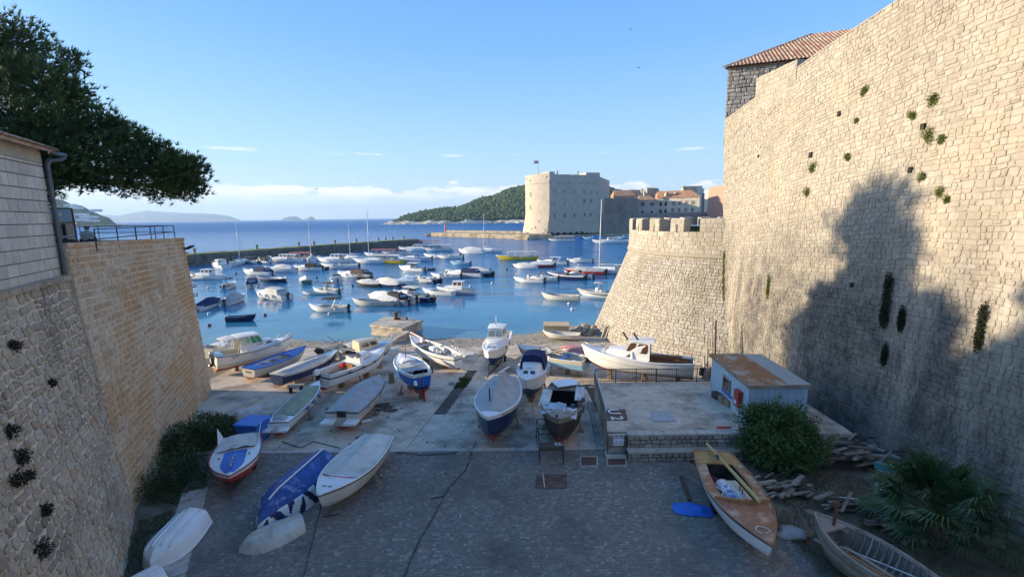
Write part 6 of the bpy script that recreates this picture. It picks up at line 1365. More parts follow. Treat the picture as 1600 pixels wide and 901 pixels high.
# --- O old dark boat with loose sheets
r, h, D = setboat('old_wooden_boat', 'neglected dark wooden boat with torn pale sheets hanging over its open hold', (872, 664), (884, 603), 1.85, dict(B=2.35, tr=.65, round_=.7, sheer=.22, rake=.04, n=18), .35)
with Lift(r, .35):
    hull_part(r, h, [(.3, RD), (.86, BRN), (2, WG)]); rail_part(r, h, WG, .05); deck_part(r, h, WG, .72, .985, camber=.06); deck_part(r, h, WG, .02, .74, name='side_deck', w=.2); well_part(r, h, BRN, .05, .73, w=.2, fl=.2); deck_part(r, h, WG, .01, .2, name='stern_deck'); thwarts(r, h, BRN, (.5,), .2, -.3)
    for (x, y, a, b, sd, c) in ((h.L*.2, -.35, .75, .6, 1, CLB), (h.L*.28, .45, .6, .4, 2, CC), (-.3, -.95, 1.1, .28, 3, CC), (-1.1, .9, 1.0, .25, 4, CW), (.4, 1.02, .9, .2, 5, CBR)):
        mb = MB(); P = [[(x+a*(i/8-.5)*2, y+b*(j/6-.5)*2, D+.12+.16*noise.noise(Vector((i*.5, j*.6, sd)))-.25*max(0, abs(y+b*(j/6-.5)*2)-1.05)) for j in range(7)] for i in range(9)]; mb.grid(P, flip=True); mb.build('torn_sheet', c, r, smooth=True)
    for i in range(12): mb = MB(); mb.box((R.uniform(-1.5, 1.2), R.uniform(-.6, .6), D*.5+R.uniform(-.1, .2)), (R.uniform(.2, .6), R.uniform(.1, .3), .1), R.random()*3); mb.build('scrap', (DM, WG, CG, WD)[i % 4], r)
    mb = MB(); mb.lathe([(.16, 0), (.22, .05), (.22, .25), (.14, .3)], 12, (0, 0, D*.5)); mb.build('bucket', CG, r); mb = MB(); mb.box((-h.L*.42, 0, D+.2), (1., 1.4, .04), .5); mb.build('loose_board', W_, r); mb = MB(); mb.tube([(h.L*.45, -.1, D), (h.L*.45, -.1, D+.45)], .05, 6); mb.build('samson_post', BRN, r)
chocks(r, h, .35, (.2, .6), label='neglected dark wooden boat')
# --- P speedboat with fins on trailer
r, h, D = setboat('speedboat', 'white speedboat with a blue foredeck stripe and two tail fins on a trailer', (357, 741), (377, 682), 1.15, dict(B=2.05, tr=.78, round_=.25, sheer=.0, rake=.07, full=2.4, n=18), .4)
with Lift(r, .4):
    hull_part(r, h, [(.78, REDB), (2, W_)]); rail_part(r, h, RD, .03); deck_part(r, h, W_, .38, .985, camber=.09); deck_part(r, h, W_, .02, .4, name='side_deck', w=.28); well_part(r, h, WO, .03, .4, w=.28, fl=.5)
    mb = MB(); N = 8; P = []
    for i in range(N+1):
        u = .44+.5*i/N; b = h.b(u); w = min(.46, b*.62); P.append([(h.x(u), w*k, h.z(u)-.02+.09*(1-(w*k/b)**2)+.012) for k in (-1, 0, 1)])
    mb.grid(P, flip=True); mb.build('blue_stripe', BL, r)
    for s in (1, -1): mb = MB(); x = -h.L/2; mb.add([(x-.1, s*.82, D), (x+.95, s*.84, D), (x+.1, s*.95, D+.62), (x-.1, s*.76, D), (x+.95, s*.8, D), (x+.1, s*.93, D+.62)], [(0, 1, 2), (5, 4, 3), (0, 2, 5, 3), (1, 4, 5, 2), (0, 3, 4, 1)]); mb.build('tail_fin', W_, r)
    mb = MB(); P = [[(-h.L/2+.15+1.5*i/10, -.78+1.56*j/8, D+.1+.12*noise.noise(Vector((i*.55, j*.5, 8)))+.08*math.sin(j/8*math.pi)) for j in range(9)] for i in range(11)]; mb.grid(P, flip=True); mb.build('crumpled_cover', CC, r, smooth=True)
    mb = MB(); [mb.box((.35+.17*k, .02*(-1)**k, D+.14), (.12, .05, .05), .5*k) for k in range(7)]; mb.build('cleat_chain', ST, r)
    for s in (-1, 1): mb = MB(); mb.lathe([(.05, 0), (.05, .03)], 8, (.3, s*.6, D+.08)); mb.build('vent', BK, r)
trailer(r, h, .4, ST, 'galvanised trailer beneath the blue-striped speedboat', tongue=.5)
# --- Q upturned blue boat with zigzag sides
r, h, D = setboat('upturned_boat', 'upturned boat with a navy bottom and blue-and-white zigzag painted sides', (397, 792), (505, 702), 1.1, dict(B=2.15, tr=.78, round_=.45, sheer=.1, rake=.05, full=2.2, n=24, m=8, chine=.55), 0)
def zig_hull(root, h):
    mb = MB(); N, Mn = 110, 18; ts = [j/Mn for j in range(Mn+1)]
    for side in (1, -1):
        for i in range(N):
            for j in range(Mn):
                u0, u1, t0, t1 = i/N, (i+1)/N, ts[j], ts[j+1]; um, tm = (u0+u1)/2, (t0+t1)/2; m = 0
                if tm > .5: ph = (um*6.5+(tm-.5)*1.4*(1 if int(um*6.5) % 2 else -1)) % 1; m = 1 if ph < .58 else (2 if ph < .9 else 3)
                q = [h.p(u0, t0, side), h.p(u1, t0, side), h.p(u1, t1, side), h.p(u0, t1, side)]; mb.add(q if side < 0 else q[::-1], [(0, 1, 2, 3)], m)
    tr_ = [h.p(0, t, 1) for t in ts]+[h.p(0, t, -1) for t in ts[::-1]]; mb.add(tr_, [tuple(range(len(tr_)))], 1); return mb.build('hull', [NVS, W_, NV, BRN], root, smooth=50)
NVS = mat('scuffed_navy', (.025, .09, .33), (.02, .06, .22), rough=.55, bump=.1, scale=4, stain=(.35, .42, .55), stain_scale=2.2, stain_amt=.7, stain_lo=.56, stain_hi=.7)
with Lift(r, 0, flip=True, D=D, tilt=-.06):
    zig_hull(r, h); rail_part(r, h, W_, .035); mb = MB(); P = [h.p(.0+.72*i/10, 0) for i in range(11)]; P.append(h.p(.86, 0)+Vector((0, 0, .0))); mb.tube([p-Vector((0, 0, .04)) for p in P], .035, 5); mb.build('keel_strip', W_, r); deck_part(r, h, WG, .02, .98)
    M_ = Matrix.Translation(h.p(.74, .78, 1)+Vector((0, .02, 0))) @ Matrix.Rotation(-.42, 4, 'Z') @ Matrix.Rotation(math.pi/2, 4, 'X') @ Matrix.Rotation(math.pi, 4, 'Z') @ Matrix.Rotation(math.pi, 4, 'Y') @ Matrix.Rotation(math.pi, 4, 'Z'); 
# lettering on the side facing the street
p_ = h.p(.66, .8, -1); q_ = h.p(.72, .8, -1)
sgnside = 1 if True else -1
# --- R white covered boat
r2, h2, D2 = setboat('covered_boat', 'white boat under a stained cream cover beside the zigzag-painted upturned boat', (497, 776), (592, 683), 1.15, dict(B=2.1, tr=.72, round_=.55, sheer=.2, rake=.05, n=18, full=2.2), .25)
with Lift(r2, .25):
    hull_part(r2, h2, [(2, WO)]); rail_part(r2, h2, BK, .035, dz=-.05); rail_part(r2, h2, W_, .04); deck_part(r2, h2, W_, .6, .985, camber=.07); deck_part(r2, h2, W_, .01, .62, name='side_deck', w=.2); tarp(r2, h2, CC, .0, .7, ridge=.3, over=-.06, drop=.03, seed=31, peak=.45)
    u = .7; mb = MB(); mb.tube([(h2.x(u)+.06, -h2.b(u)*.8, D2*1.08), (h2.x(u)+.3, 0, D2*1.12+.12), (h2.x(u)+.06, h2.b(u)*.8, D2*1.08)], .02, 5); mb.build('cover_rope', REDB, r2); letters(r2, 'DB 1916', Matrix.Translation((h2.L*.38, .0, D2*1.2)) @ Matrix.Rotation(-math.pi/2, 4, 'Z'), .12, BK, 'registration')
chocks(r2, h2, .25, (.25, .6), label='stained cream-covered boat')
mb = MB(); letters_side = None
# --- S, T, U upturned dinghies
def upturned(label, bow, stern, Hd, kw, m, extra=None, tilt=0., ribs=0, z0=1.2):
    r, h, D = setboat('upturned_dinghy', label, bow, stern, Hd, kw, 0, z0=z0)
    with Lift(r, 0, flip=True, D=D, tilt=tilt):
        hull_part(r, h, [(2, m)]); rail_part(r, h, m, .035)
        for k in range(ribs):
            a = (k-(ribs-1)/2)*.26; mb = MB()
            P = []
            for i in range(9):
                u = .04+.78*i/8; t = min(.5, abs(a)/(h.b(u)*.84)*.5+.001); q = h.p(u, t, 1 if a > 0 else -1); P.append(q-Vector((0, 0, .02)))
            mb.tube(P, .045, 5); mb.build('hull_rib', m, r, smooth=True)
        if extra: extra(r, h, D)
    return r, h
DIRT = paint('dirty_white', (.55, .53, .47), rough=.6, dirt=.85, sc=1.6, dc=(.20, .13, .06))
upturned('stained old dinghy upside down in front of the zigzag-painted boat', (370, 842), (471, 803), .5, dict(B=1.25, tr=.75, round_=.6, sheer=.05, rake=.03, full=3.), DIRT, ribs=1)
upturned('pale grey ribbed dinghy upside down against the left wall', (228, 862), (297, 792), .7, dict(B=1.65, tr=.82, round_=.35, sheer=.05, rake=.03, full=2.8, m=8), W_, ribs=4, tilt=.1)
upturned('white dinghy upside down cut by the bottom edge at the left', (172, 925), (252, 884), .6, dict(B=1.4, tr=.8, round_=.4, sheer=.05, rake=.03, full=3.), W_, ribs=4)
upturned('small scuffed white dinghy lying behind the blue bin', (360, 649), (404, 632), .4, dict(B=1.3, tr=.7, round_=.6, full=3.), DIRT, z0=None)
r, h = upturned('weathered white dinghy stood on its side against the end of the left wall', (331, 598), (342, 640), .45, dict(B=1.25, tr=.75, round_=.5, full=3., rake=.03), DIRT, z0=None)
r.location = (-21.6, 27.4, hz(0, 27.4)+.62); r.rotation_euler = (rad(-58), rad(0), rad(112))
# --- X varnished sailing dinghy on trailer
r, h, D = setboat('sailing_dinghy', 'white sailing boat with worn varnished decks, blue-white bags and a long yellow spar', (1207, 850), (1112, 706), 1.25, dict(B=2.15, tr=.72, round_=.4, sheer=.12, rake=.04, full=2.0, n=24), .4, z0=1.2)
DK = mat('worn_varnished_deck', (.36, .15, .07), (.28, .12, .06), rough=.5, bump=.2, scale=4, stain=(.55, .42, .28), stain_scale=1.3, stain_amt=.85, stain_lo=.48, stain_hi=.62)
with Lift(r, .4):
    hull_part(r, h, [(.3, W_), (.9, W_), (.96, NV), (2, W_)]); rail_part(r, h, WD, .03); deck_part(r, h, DK, .58, .985, camber=.07); deck_part(r, h, DK, .1, .6, name='side_deck', w=.42); deck_part(r, h, WY, .0, .16, name='stern_deck', camber=.03); well_part(r, h, BRN, .14, .6, w=.42, fl=.2)
    mb = MB(); mb.beam((h.x(.585), -h.b(.58)*.97, D+.06), (h.x(.62)+.12, 0, D+.16), .05, .14); mb.beam((h.x(.62)+.12, 0, D+.16), (h.x(.585), h.b(.58)*.97, D+.06), .05, .14); mb.build('breakwater_board', WD, r)
    for k, (x, y) in enumerate(((-.2, -.25), (.25, -.2), (-.55, -.3), (.1, .1))): mb = MB(); mb.blob((x, y, D-.12), (.42, .24, .2), 20+k, 2, .3); mb.build('white_bag', CW if k % 2 == 0 else CLB, r, smooth=True)
    for k in range(3): mb = MB(); mb.box((-.25+.3*k, -.26, D+.08), (.16, .2, .02), .4); mb.build('blue_mark', BL, r)
    mb = MB(); mb.box((-.1, .12, D-.02), (1.3, .42, .12), .15, bev=.02); mb.build('centreboard_case', CR, r); mb = MB(); mb.tube([(h.x(.0)-.35, -.1, D+.2), (h.x(.66), .42, D+.3)], [.06, .075], 8); sp = mb.build('yellow_spar', paint('spar_yellow', (.55, .40, .14), dirt=.2), r); mb = MB(); mb.tube([(h.x(.12), -.02, D+.215), (h.x(.15), .02, D+.22)], .085, 8); mb.build('tape_band', NV, sp)
    for s in (-.06, .06): mb = MB(); mb.beam((h.x(.52)+s*2, .1, D-.1), (h.x(.52)+s*2, .1, D+.3), .05); mb.build('mast_step', WD, r)
    mb = MB(); P = [(h.x(.9)+.16*math.cos(a*.5)-.1, .22*math.sin(a*.5), D*1.05+.1+.02*math.sin(a)) for a in range(13)]; mb.tube(P, .02, 5); mb.build('coiled_rope', CC, r)
    for k in range(6): mb = MB(); x = R.uniform(-1.2, .6); mb.tube([(x, -.62+R.uniform(-.1, .1), D+.04), (x+.3, -.5, D+.06), (x+.6, -.68, D+.04), (x+.9, -.55, D+.05)], .015, 4); mb.build('rope', CC if k % 2 else REDB, r)
    for k in range(2): mb = MB(); mb.tube([(h.x(.2), .62, D+.05), (h.x(.4), .66+.05*k, D+.08), (h.x(.57), .58, D+.06)], .02, 5); mb.build('batten', WY, r)
trailer(r, h, .4, ST, 'steel trailer under the varnished sailing boat by the low wall', L=3.4, tongue=-.6)
# --- Y derelict boat
r, h, D = setboat('derelict_boat', 'rotting grey wooden boat with a rusty post among the weeds at lower right', (1270, 806), (1475, 935), 1.0, dict(B=2.2, tr=.5, round_=.7, sheer=.25, rake=.03, full=2.2, n=24), .1, z0=1.2)
with Lift(r, .1, tilt=.12):
    hull_part(r, h, [(2, WG)]); rail_part(r, h, WG, .05); deck_part(r, h, WG, .8, .985, camber=.0); deck_part(r, h, WG, .02, .82, name='side_deck', w=.13); well_part(r, h, mat('rotten_wood', (.13, .11, .09), (.2, .17, .14), rough=.95, bump=.6, scale=5, stain=(.25, .2, .16), stain_scale=2, stain_amt=.6), .04, .82, w=.13, fl=.12)
    for k in range(13): u = .1+.052*k; mb = MB(); P = [h.p(u, t, s)*1 for s, t in ((1, .97), (1, .7), (1, .4), (1, .1), (-1, .1), (-1, .4), (-1, .7), (-1, .97))]; mb.tube([Vector((p.x, p.y*.86, p.z+.09)) for p in P], .03, 4); mb.build('frame_rib', WG, r)
    for k in range(3): mb = MB(); mb.box((-.4+.3*k, -.2+.25*k, D*.5), (2.6, .17, .03), .06*k-.03); mb.build('loose_plank', (WG, WD, WG)[k], r)
    mb = MB(); mb.prism([(1.1, -.75), (2.3, -.45), (2.3, -.1), (1.6, -.25), (.9, -.3)], D-.03, D+.02); mb.build('deck_fragment', WG, r)
    mb = MB(); mb.tube([(1.25, -.1, .1), (1.3, -.12, 1.75)], .055, 8); mb.lathe([(.08, 0), (.1, .08), (.05, .16)], 8, (1.3, -.12, 1.72)); mb.build('rusty_post', RUST, r, smooth=40); mb = MB(); mb.tube([(.9, .1, D*.6), (-1.0, -.3, D*.9)], .025, 6); mb.build('aluminium_tube', ST, r)
# --- small and half-hidden craft along the beach
r, h, D = setboat('open_motorboat', 'small white boat lying behind the timber crate by the bastion', (848, 519), (906, 524), .75, dict(B=1.4, tr=.8), .1)
with Lift(r, .1): hull_part(r, h, [(2, WO)]); rail_part(r, h, W_, .03); well_part(r, h, WO, .02, .9)
upturned('faded pink-red upturned boat between the crate and the long white cabin boat', (868, 536), (945, 545), .7, dict(B=1.9, tr=.7, round_=.6, full=2.5), paint('faded_red', (.5, .22, .2), dirt=.4), z0=None)
upturned('small pale upturned hull below the jetty, right of the boat with the red boom', (718, 548), (742, 552), .4, dict(B=1.2, tr=.7, round_=.6, full=3.), DIRT, z0=None)
# ================================================================== OTHER THINGS ON AND AROUND THE SLIP
# stone jetty with mooring bollard and bench slab
jt = thing('jetty', 'rough square concrete jetty block jutting from the beach into the water', 'jetty', (-14, 52, 0)); o = -jt.location
A, B_, C_, D_ = gz(577, 508, 1.1), gz(612, 496, 1.1), gz(662, 500, 1.1), gz(643, 522, 1.1)
A, B_, C_, D_ = gz(577, 507, 1.15), gz(600, 494, 1.15), gz(662, 499, 1.15), gz(628, 513, 1.15)
mb = MB(); ring_ = []
for P, Q in ((A, D_), (D_, C_), (C_, B_), (B_, A)):
    for k in range(7): ring_.append(P.lerp(Q, k/7))
cc = (A+C_)/2; rows = []
for z, f in ((1.15, 1.), (.95, 1.005), (.7, .95), (.35, .93), (.0, .98), (-.8, 1.0)):
    rows.append([Vector((cc.x+(p.x-cc.x)*(f+.05*noise.noise(Vector((p.x*1.4, p.y*1.4, z*2)))*(1 if z < 1 else 0)), cc.y+(p.y-cc.y)*(f+.05*noise.noise(Vector((p.y*1.4, p.x*1.4, z*2)))*(1 if z < 1 else 0)), z)) for p in ring_])
rows = [r_+[r_[0]] for r_ in rows]; mb.grid(rows, flip=True); mb.add(rows[0][:-1], [tuple(range(len(rows[0])-1))]); mb.build('block', m_conc, jt, loc=o)
mb = MB(); p0, p1, p2, p3 = gz(622, 515, .9), gz(640, 517, .9), gz(612, 534, .35), gz(588, 533, .35); mb.add([p0, p1, p2, p3]+[p-Vector((0, 0, .9)) for p in (p0, p1, p2, p3)], [(0, 3, 2, 1), (0, 1, 5, 4), (1, 2, 6, 5), (2, 3, 7, 6), (3, 0, 4, 7)]); mb.build('ramp', m_conc, jt, loc=o)
p = gz(619, 499, 1.15); mb = MB(); mb.lathe([(.28, 0), (.26, .35), (.2, .6), (.3, .75), (.2, .9)], 12); b = mb.build('mooring_bollard', RUST, None, 40, label='rust-brown mooring bollard on the jetty block', cat='bollard', loc=p)
t = thing('stone_bench', 'flat slab on stubby legs right of the bollard on the jetty', 'bench', gz(630, 499, 1.15)); mb = MB(); mb.box((0, 0, .32), (1.3, .5, .1)); mb.build('seat', m_conc2, t)
for x in (-.45, .45): mb = MB(); mb.box((x, 0, .13), (.14, .4, .27)); mb.build('leg', RUST, t)
# big pale timber crate on the beach
t = thing('crate', 'large pale plywood crate on the beach left of the bastion', 'crate', G(869, 523), -.08); mb = MB(); mb.box((0, 0, .68), (2.7, 1.9, 1.06), bev=.02); mb.build('box', mat('pale_plywood', (.52, .38, .22), (.6, .46, .28), rough=.8, stain=(.35, .22, .1), stain_scale=1, stain_amt=.5), t)
for k in range(3): mb = MB(); mb.box((-1.1+1.1*k, 0, .08), (.14, 1.9, .15)); mb.build('skid', m_block, t)
mb = MB(); mb.box((0, 0, 1.24), (2.8, 2., .05)); mb.build('lid', MATS['pale_plywood'], t)
# blue plastic bulk bin
BLUEP = paint('bin_blue', (.03, .16, .55), rough=.5, dirt=.25)
p = G(398, 688); t = thing('bulk_bin', 'big bright blue plastic bin beside the thicket', 'bin', p, -.12); mb = MB(); mb.box((0, 0, .62), (1.2, 1.1, .95), top=1.06, bev=.03); mb.build('tub', BLUEP, t); mb = MB()
mb.box((0, 0, 1.14), (1.4, 1.3, .12), bev=.03); mb.build('lid', BLUEP, t)
for x in (-.45, .45): mb = MB(); mb.box((x, 0, .08), (.16, 1.0, .16)); mb.build('skid', BLUEP, t)
# railings of the platform
def fence(name, label, P, Q, H_, n, posts, m=DM, group=None):
    P, Q = Vector(P), Vector(Q); t = thing(name, label, 'railing', P, group=group); d = Q-P
    for z in (H_, .12): mb = MB(); mb.beam(Vector((0, 0, z)), d+Vector((0, 0, z)), .045, .035); mb.build('rail', m, t)
    for i in range(posts+1): mb = MB(); q = d*i/posts; mb.beam(q, q+Vector((0, 0, H_+.02)), .05); mb.build('post', m, t)
    for i in range(n):
        k = (i+.5)/n; q = d*k; mb = MB(); mb.tube([q+Vector((0, 0, .12)), q+Vector((0, 0, H_))], .01, 4); mb.build('bar', m, t)
    return t
fence('railing', 'dark barred railing along the back of the platform before the white cabin boat', (5.4, 28.05, PZ), (13.3, 27.9, PZ), .95, 64, 6)
fence('railing', 'steel side railing on the slip side of the platform, seen end-on', (4.75, 21.6, PZ-.0), (5.3, 27.9, PZ), 1.0, 40, 5, ST)
mb = MB(); mb.beam((4.4, 21.5, 1.25), (4.95, 27.8, 1.0), .25, .12); mb.build('plank_stack', WG, label='weathered planks lying along the slip side of the platform railing', cat='planks')
# gate with prohibition signs
g = thing('gate', 'narrow barred gate with four prohibition signs between low wall and slip', 'gate', (4.62, 20.6, 1.35)); gw, gh = .98, 1.12
for x in (0, gw): mb = MB(); mb.beam((x, 0, 0), (x, 0, gh), .045); mb.build('stile', RUST, g)
for z in (.03, gh, gh*.35): mb = MB(); mb.beam((0, 0, z), (gw, 0, z), .035); mb.build('rail', RUST, g)
for i in range(7): mb = MB(); mb.tube([(gw*(i+1)/8, 0, 0), (gw*(i+1)/8, 0, gh)], .009, 4); mb.build('bar', RUST, g)
sb = MB(); sb.box((gw*.53, -.035, .78), (.5, .015, .62)); sg = sb.build('sign', paint('sign_white', (.7, .72, .78), dirt=.05), g)
def disc(root, x, y, z, r, mring, slash=True, icon=0):
    Mx = Matrix.Rotation(math.pi/2, 3, 'X'); mb = MB(); n = 18; v = []
    for k in range(n):
        a = 2*math.pi*k/n
        for rr in (r, r*.76): v.append((x+rr*math.cos(a), y, z+rr*math.sin(a)))
    mb.add(v, [(2*k, 2*((k+1) % n), 2*((k+1) % n)+1, 2*k+1) for k in range(n)])
    if slash: mb.beam((x-r*.6, y, z+r*.6), (x+r*.6, y, z-r*.6), r*.2, .004)
    mb.build('prohibition_ring', mring, root); mb = MB()
    if icon == 0: mb.lathe([(r*.2, 0), (r*.2, .002)], 8, (x, y+.004, z+r*.32), M=Mx); mb.box((x, y+.004, z-r*.12), (r*.5, .003, r*.5))
    elif icon == 1: mb.box((x, y+.004, z), (r*.9, .003, r*.3)); mb.box((x, y+.004, z+r*.2), (r*.4, .003, r*.3))
    mb.build('symbol', BK, root)
disc(g, gw*.41, -.05, .94, .105, REDB); disc(g, gw*.66, -.05, .94, .105, REDB, icon=1)
for k, x in enumerate((gw*.41, gw*.66)): mb = MB(); mb.add([(x-.1, -.05, .55), (x+.1, -.05, .55), (x, -.05, .72)], [(0, 1, 2)]); mb.build('warning_triangle', REDB, g); mb = MB(); mb.add([(x-.06, -.054, .572), (x+.06, -.054, .572), (x, -.054, .675)], [(0, 1, 2)]); mb.build('triangle_field', W_, g)
mb = MB(); mb.prism([(4.5, 20.35), (5.5, 20.35), (5.5, 20.95), (4.5, 20.95)], 1.2, 1.36); mb.build('gate_step', m_conc2, kind='structure')
mb = MB(); mb.beam((4.45, 20.6, 1.2), (4.45, 20.6, 3.6), .07); mb.build('post', ST, label='tall thin steel post at the slip side of the gate', cat='post')
# low railing on the street: table with number, plates
t = thing('steel_table', 'dark narrow steel table numbered 22 standing at the head of the slip', 'table', gz(862, 726, 1.2)+Vector((0, .25, 0)), .02); mb = MB(); mb.box((0, 0, .88), (1.2, .5, .06)); mb.build('top', mat('dark_timber', (.06, .045, .035), (.1, .08, .06), rough=.8, bump=.3), t); mb = MB(); mb.box((0, -.26, .8), (1.2, .03, .12)); mb.build('apron', MATS['dark_timber'], t)
for x in (-.57, .57):
    for y in (-.22, .22): mb = MB(); mb.beam((x, y, 0), (x, y, .86), .04); mb.build('leg', DM, t)
letters(t, '22.', Matrix.Translation((.36, .05, .915)), .34, W_, 'number')
t = thing('trestle', 'empty dark steel trestle frame behind the numbered table', 'trestle', G(838, 700)+Vector((.15, .4, 0)), .1)
for x in (0, .62):
    for y in (0, .7): mb = MB(); mb.beam((x, y, 0), (x, y, 1.05), .035); mb.build('leg', DM, t)
for z in (1.05, .55):
    for a, b in (((0, 0), (.62, 0)), ((0, .7), (.62, .7)), ((0, 0), (0, .7)), ((.62, 0), (.62, .7))): mb = MB(); mb.beam((*a, z), (*b, z), .035); mb.build('bar', DM, t)
m_rplate = mat('rusty_plate', (.11, .06, .045), (.16, .09, .06), rough=.9, bump=.4, scale=3, stain=(.28, .2, .14), stain_scale=2, stain_amt=.5)
c = [gz(836, 762, 1.24), gz(886, 762, 1.24), gz(886, 741, 1.24), gz(838, 741, 1.24)]
t = thing('access_plate', 'rusty brown steel plate with a pale batten lying on the setts', 'plate', ((c[0]+c[2])/2)-Vector((0, 0, .02))); o = -t.location
for k in range(4): mb = MB(); a, b = c[0].lerp(c[3], k/4+.01), c[0].lerp(c[3], (k+1)/4-.01); a2, b2 = c[1].lerp(c[2], k/4+.01), c[1].lerp(c[2], (k+1)/4-.01); mb.prism([(q.x, q.y) for q in (a, a2, b2, b)], 1.22, 1.262); mb.build('plank', m_rplate, t, loc=o)
mb = MB(); a, b = c[0].lerp(c[1], .3), c[3].lerp(c[2], .22); mb.beam(a+Vector((0, 0, .04)), b+Vector((0, 0, .04)), .05, .03); mb.build('batten', m_conc2, t, loc=o)
for (u0, u1, v0, v1, z, lab, nm) in ((907, 933, 713.5, 728, 1.215, 'rusty drain grating left of the two below the gate', 'grating'), (949, 978, 714, 727.5, 1.215, 'rusty drain grating at the corner of the low wall', 'grating')):
    t = thing('drain_grating', lab, nm, gz((u0+u1)/2, (v0+v1)/2, z)); o = -t.location; q = [gz(a, b, z) for a, b in ((u0, v1), (u1, v1), (u1, v0), (u0, v0))]; mb = MB(); mb.prism([(p.x, p.y) for p in q], z, z+.015); mb.build('plate', m_rplate, t, loc=o)
    for a, b in zip(q, q[1:]+q[:1]): mb = MB(); mb.beam(a+Vector((0, 0, .01)), b+Vector((0, 0, .01)), .05, .05); mb.build('rim', m_conc2, t, loc=o)
    for k in range(5): mb = MB(); mb.beam(q[0].lerp(q[3], (k+.5)/5)+Vector((0, 0, .02)), q[1].lerp(q[2], (k+.5)/5)+Vector((0, 0, .02)), .03, .02); mb.build('bar', RUST, t, loc=o)
# U2 cover on the platform
q = [gz(a, b, PZ) for a, b in ((943, 657), (981, 657), (977, 640), (943, 640))]
t = thing('hatch_cover', 'brown steel hatch cover painted U 2 on the platform', 'hatch cover', (q[0]+q[2])/2); o = -t.location; mb = MB(); mb.prism([(p.x, p.y) for p in q], PZ+.012, PZ+.045); mb.build('plate', m_rplate, t, loc=o)
wq = (q[1]-q[0]).length; hq = (q[3]-q[0]).length; cc = (q[0]+q[2])/2
letters(t, 'U 2', Matrix.Translation(cc+o+Vector((0, 0, .052))) @ Matrix.Rotation(-math.pi/2, 4, 'Z') @ Matrix.Scale(1, 4), min(hq, wq)*.72, W_, 'painted_letters')
q = [gz(a, b, PZ) for a, b in ((1020, 659), (1057, 659), (1050, 643), (1016, 643))]
t = thing('hatch_cover', 'pale grey two-leaf hatch cover in the middle of the platform', 'hatch cover', (q[0]+q[2])/2); o = -t.location
for k in range(2):
    a, b = q[0].lerp(q[3], k/2+.01), q[0].lerp(q[3], k/2+.49); a2, b2 = q[1].lerp(q[2], k/2+.01), q[1].lerp(q[2], k/2+.49); mb = MB(); mb.prism([(p.x, p.y) for p in (a, a2, b2, b)], PZ+.012, PZ+.05); mb.build('leaf', mat('pale_steel_sheet', (.42, .44, .44), rough=.6, stain=(.25, .24, .22), stain_scale=2, stain_amt=.4), t, loc=o)
# shed
sh = thing('shed', 'small light-blue boarded shed with a rust-and-grey flat roof beside the city wall', 'shed', (13.6, 24, PZ), 0); o = Vector()
SB_ = paint('shed_blue', (.42, .55, .66), rough=.7, dirt=.35); P0, P1, P2, P3 = Vector((-1.45, -2.1, 0)), Vector((1.55, -2.1, 0)), Vector((1.8, 2.8, 0)), Vector((-1.1, 3., 0)); Hs = 2.1
def boards(P, Q, H_, n, name='board'):
    d = (Q-P); a = math.atan2(d.y, d.x); w = d.length/n; nn = Vector((d.y, -d.x, 0)).normalized()
    for i in range(n): c = P+d*(i+.5)/n+nn*(.01 if i % 2 else .022); mb = MB(); mb.box((c.x, c.y, H_/2), (w-.012, .02, H_), a); mb.build(name, SB_, sh)
mb = MB(); mb.prism([(P0.x+.03, P0.y+.03), (P1.x-.03, P1.y+.03), (P2.x-.03, P2.y-.03), (P3.x+.03, P3.y-.03)], 0, Hs-.01); mb.build('carcass', DM, sh)
boards(P3, P0, Hs, 26); boards(P0, P1, Hs, 18)
mb = MB(); ro = [(P0.x-.12, P0.y-.12), (.55, P0.y-.12), (.75, P3.y+.12), (P3.x-.12, P3.y+.12)]; mb.prism(ro, lambda x, y: Hs, lambda x, y: Hs+.09+.02*(y > 0)); mb.build('rusty_roof_sheet', mat('rusty_roof', (.30, .13, .05), (.36, .17, .07), rough=.85, bump=.2, scale=3, stain=(.42, .36, .3), stain_scale=.7, stain_amt=.9, stain_lo=.48, stain_hi=.6), sh)
mb = MB(); ro = [(.55, P0.y-.12), (P1.x+.1, P1.y-.12), (P2.x+.1, P2.y+.12), (.75, P3.y+.12)]; mb.prism(ro, Hs, Hs+.085); mb.build('grey_roof_sheet', mat('grey_roof', (.36, .35, .33), (.42, .41, .38), rough=.85, bump=.1, stain=(.25, .23, .2), stain_scale=1, stain_amt=.5), sh)
mb = MB()
for a, b in ((ro[0], ro[1]),): pass
mb.beam((P3.x-.13, P3.y+.12, Hs+.02), (P0.x-.13, P0.y-.12, Hs+.02), .05, .16); mb.beam((P0.x-.12, P0.y-.14, Hs+.02), (P1.x+.1, P1.y-.14, Hs+.02), .05, .16); mb.build('fascia', WG, sh)
wl = P3.lerp(P0, .48); dd = (P0-P3).normalized(); nn = Vector((dd.y, -dd.x, 0)); aa = math.atan2(dd.y, dd.x)
mb = MB()
for k, (x, z, w, hh) in enumerate(((0, 1.55, 1.0, .08), (0, .82, 1.0, .1), (-.46, 1.18, .08, .75), (.46, 1.18, .08, .75))): c = wl+dd*x+nn*.06; mb.box((c.x, c.y, z), (w, .07, hh), aa)
wf = mb.build('window_frame', WG, sh); c = wl+nn*.045; mb = MB(); mb.box((c.x, c.y, 1.18), (.86, .02, .68), aa); mb.build('pane', GL, wf)
c = wl+dd*.1+nn*.08; mb = MB(); mb.box((c.x, c.y, .68), (1.35, .06, .12), aa); mb.build('blue_ledge', BL, sh)
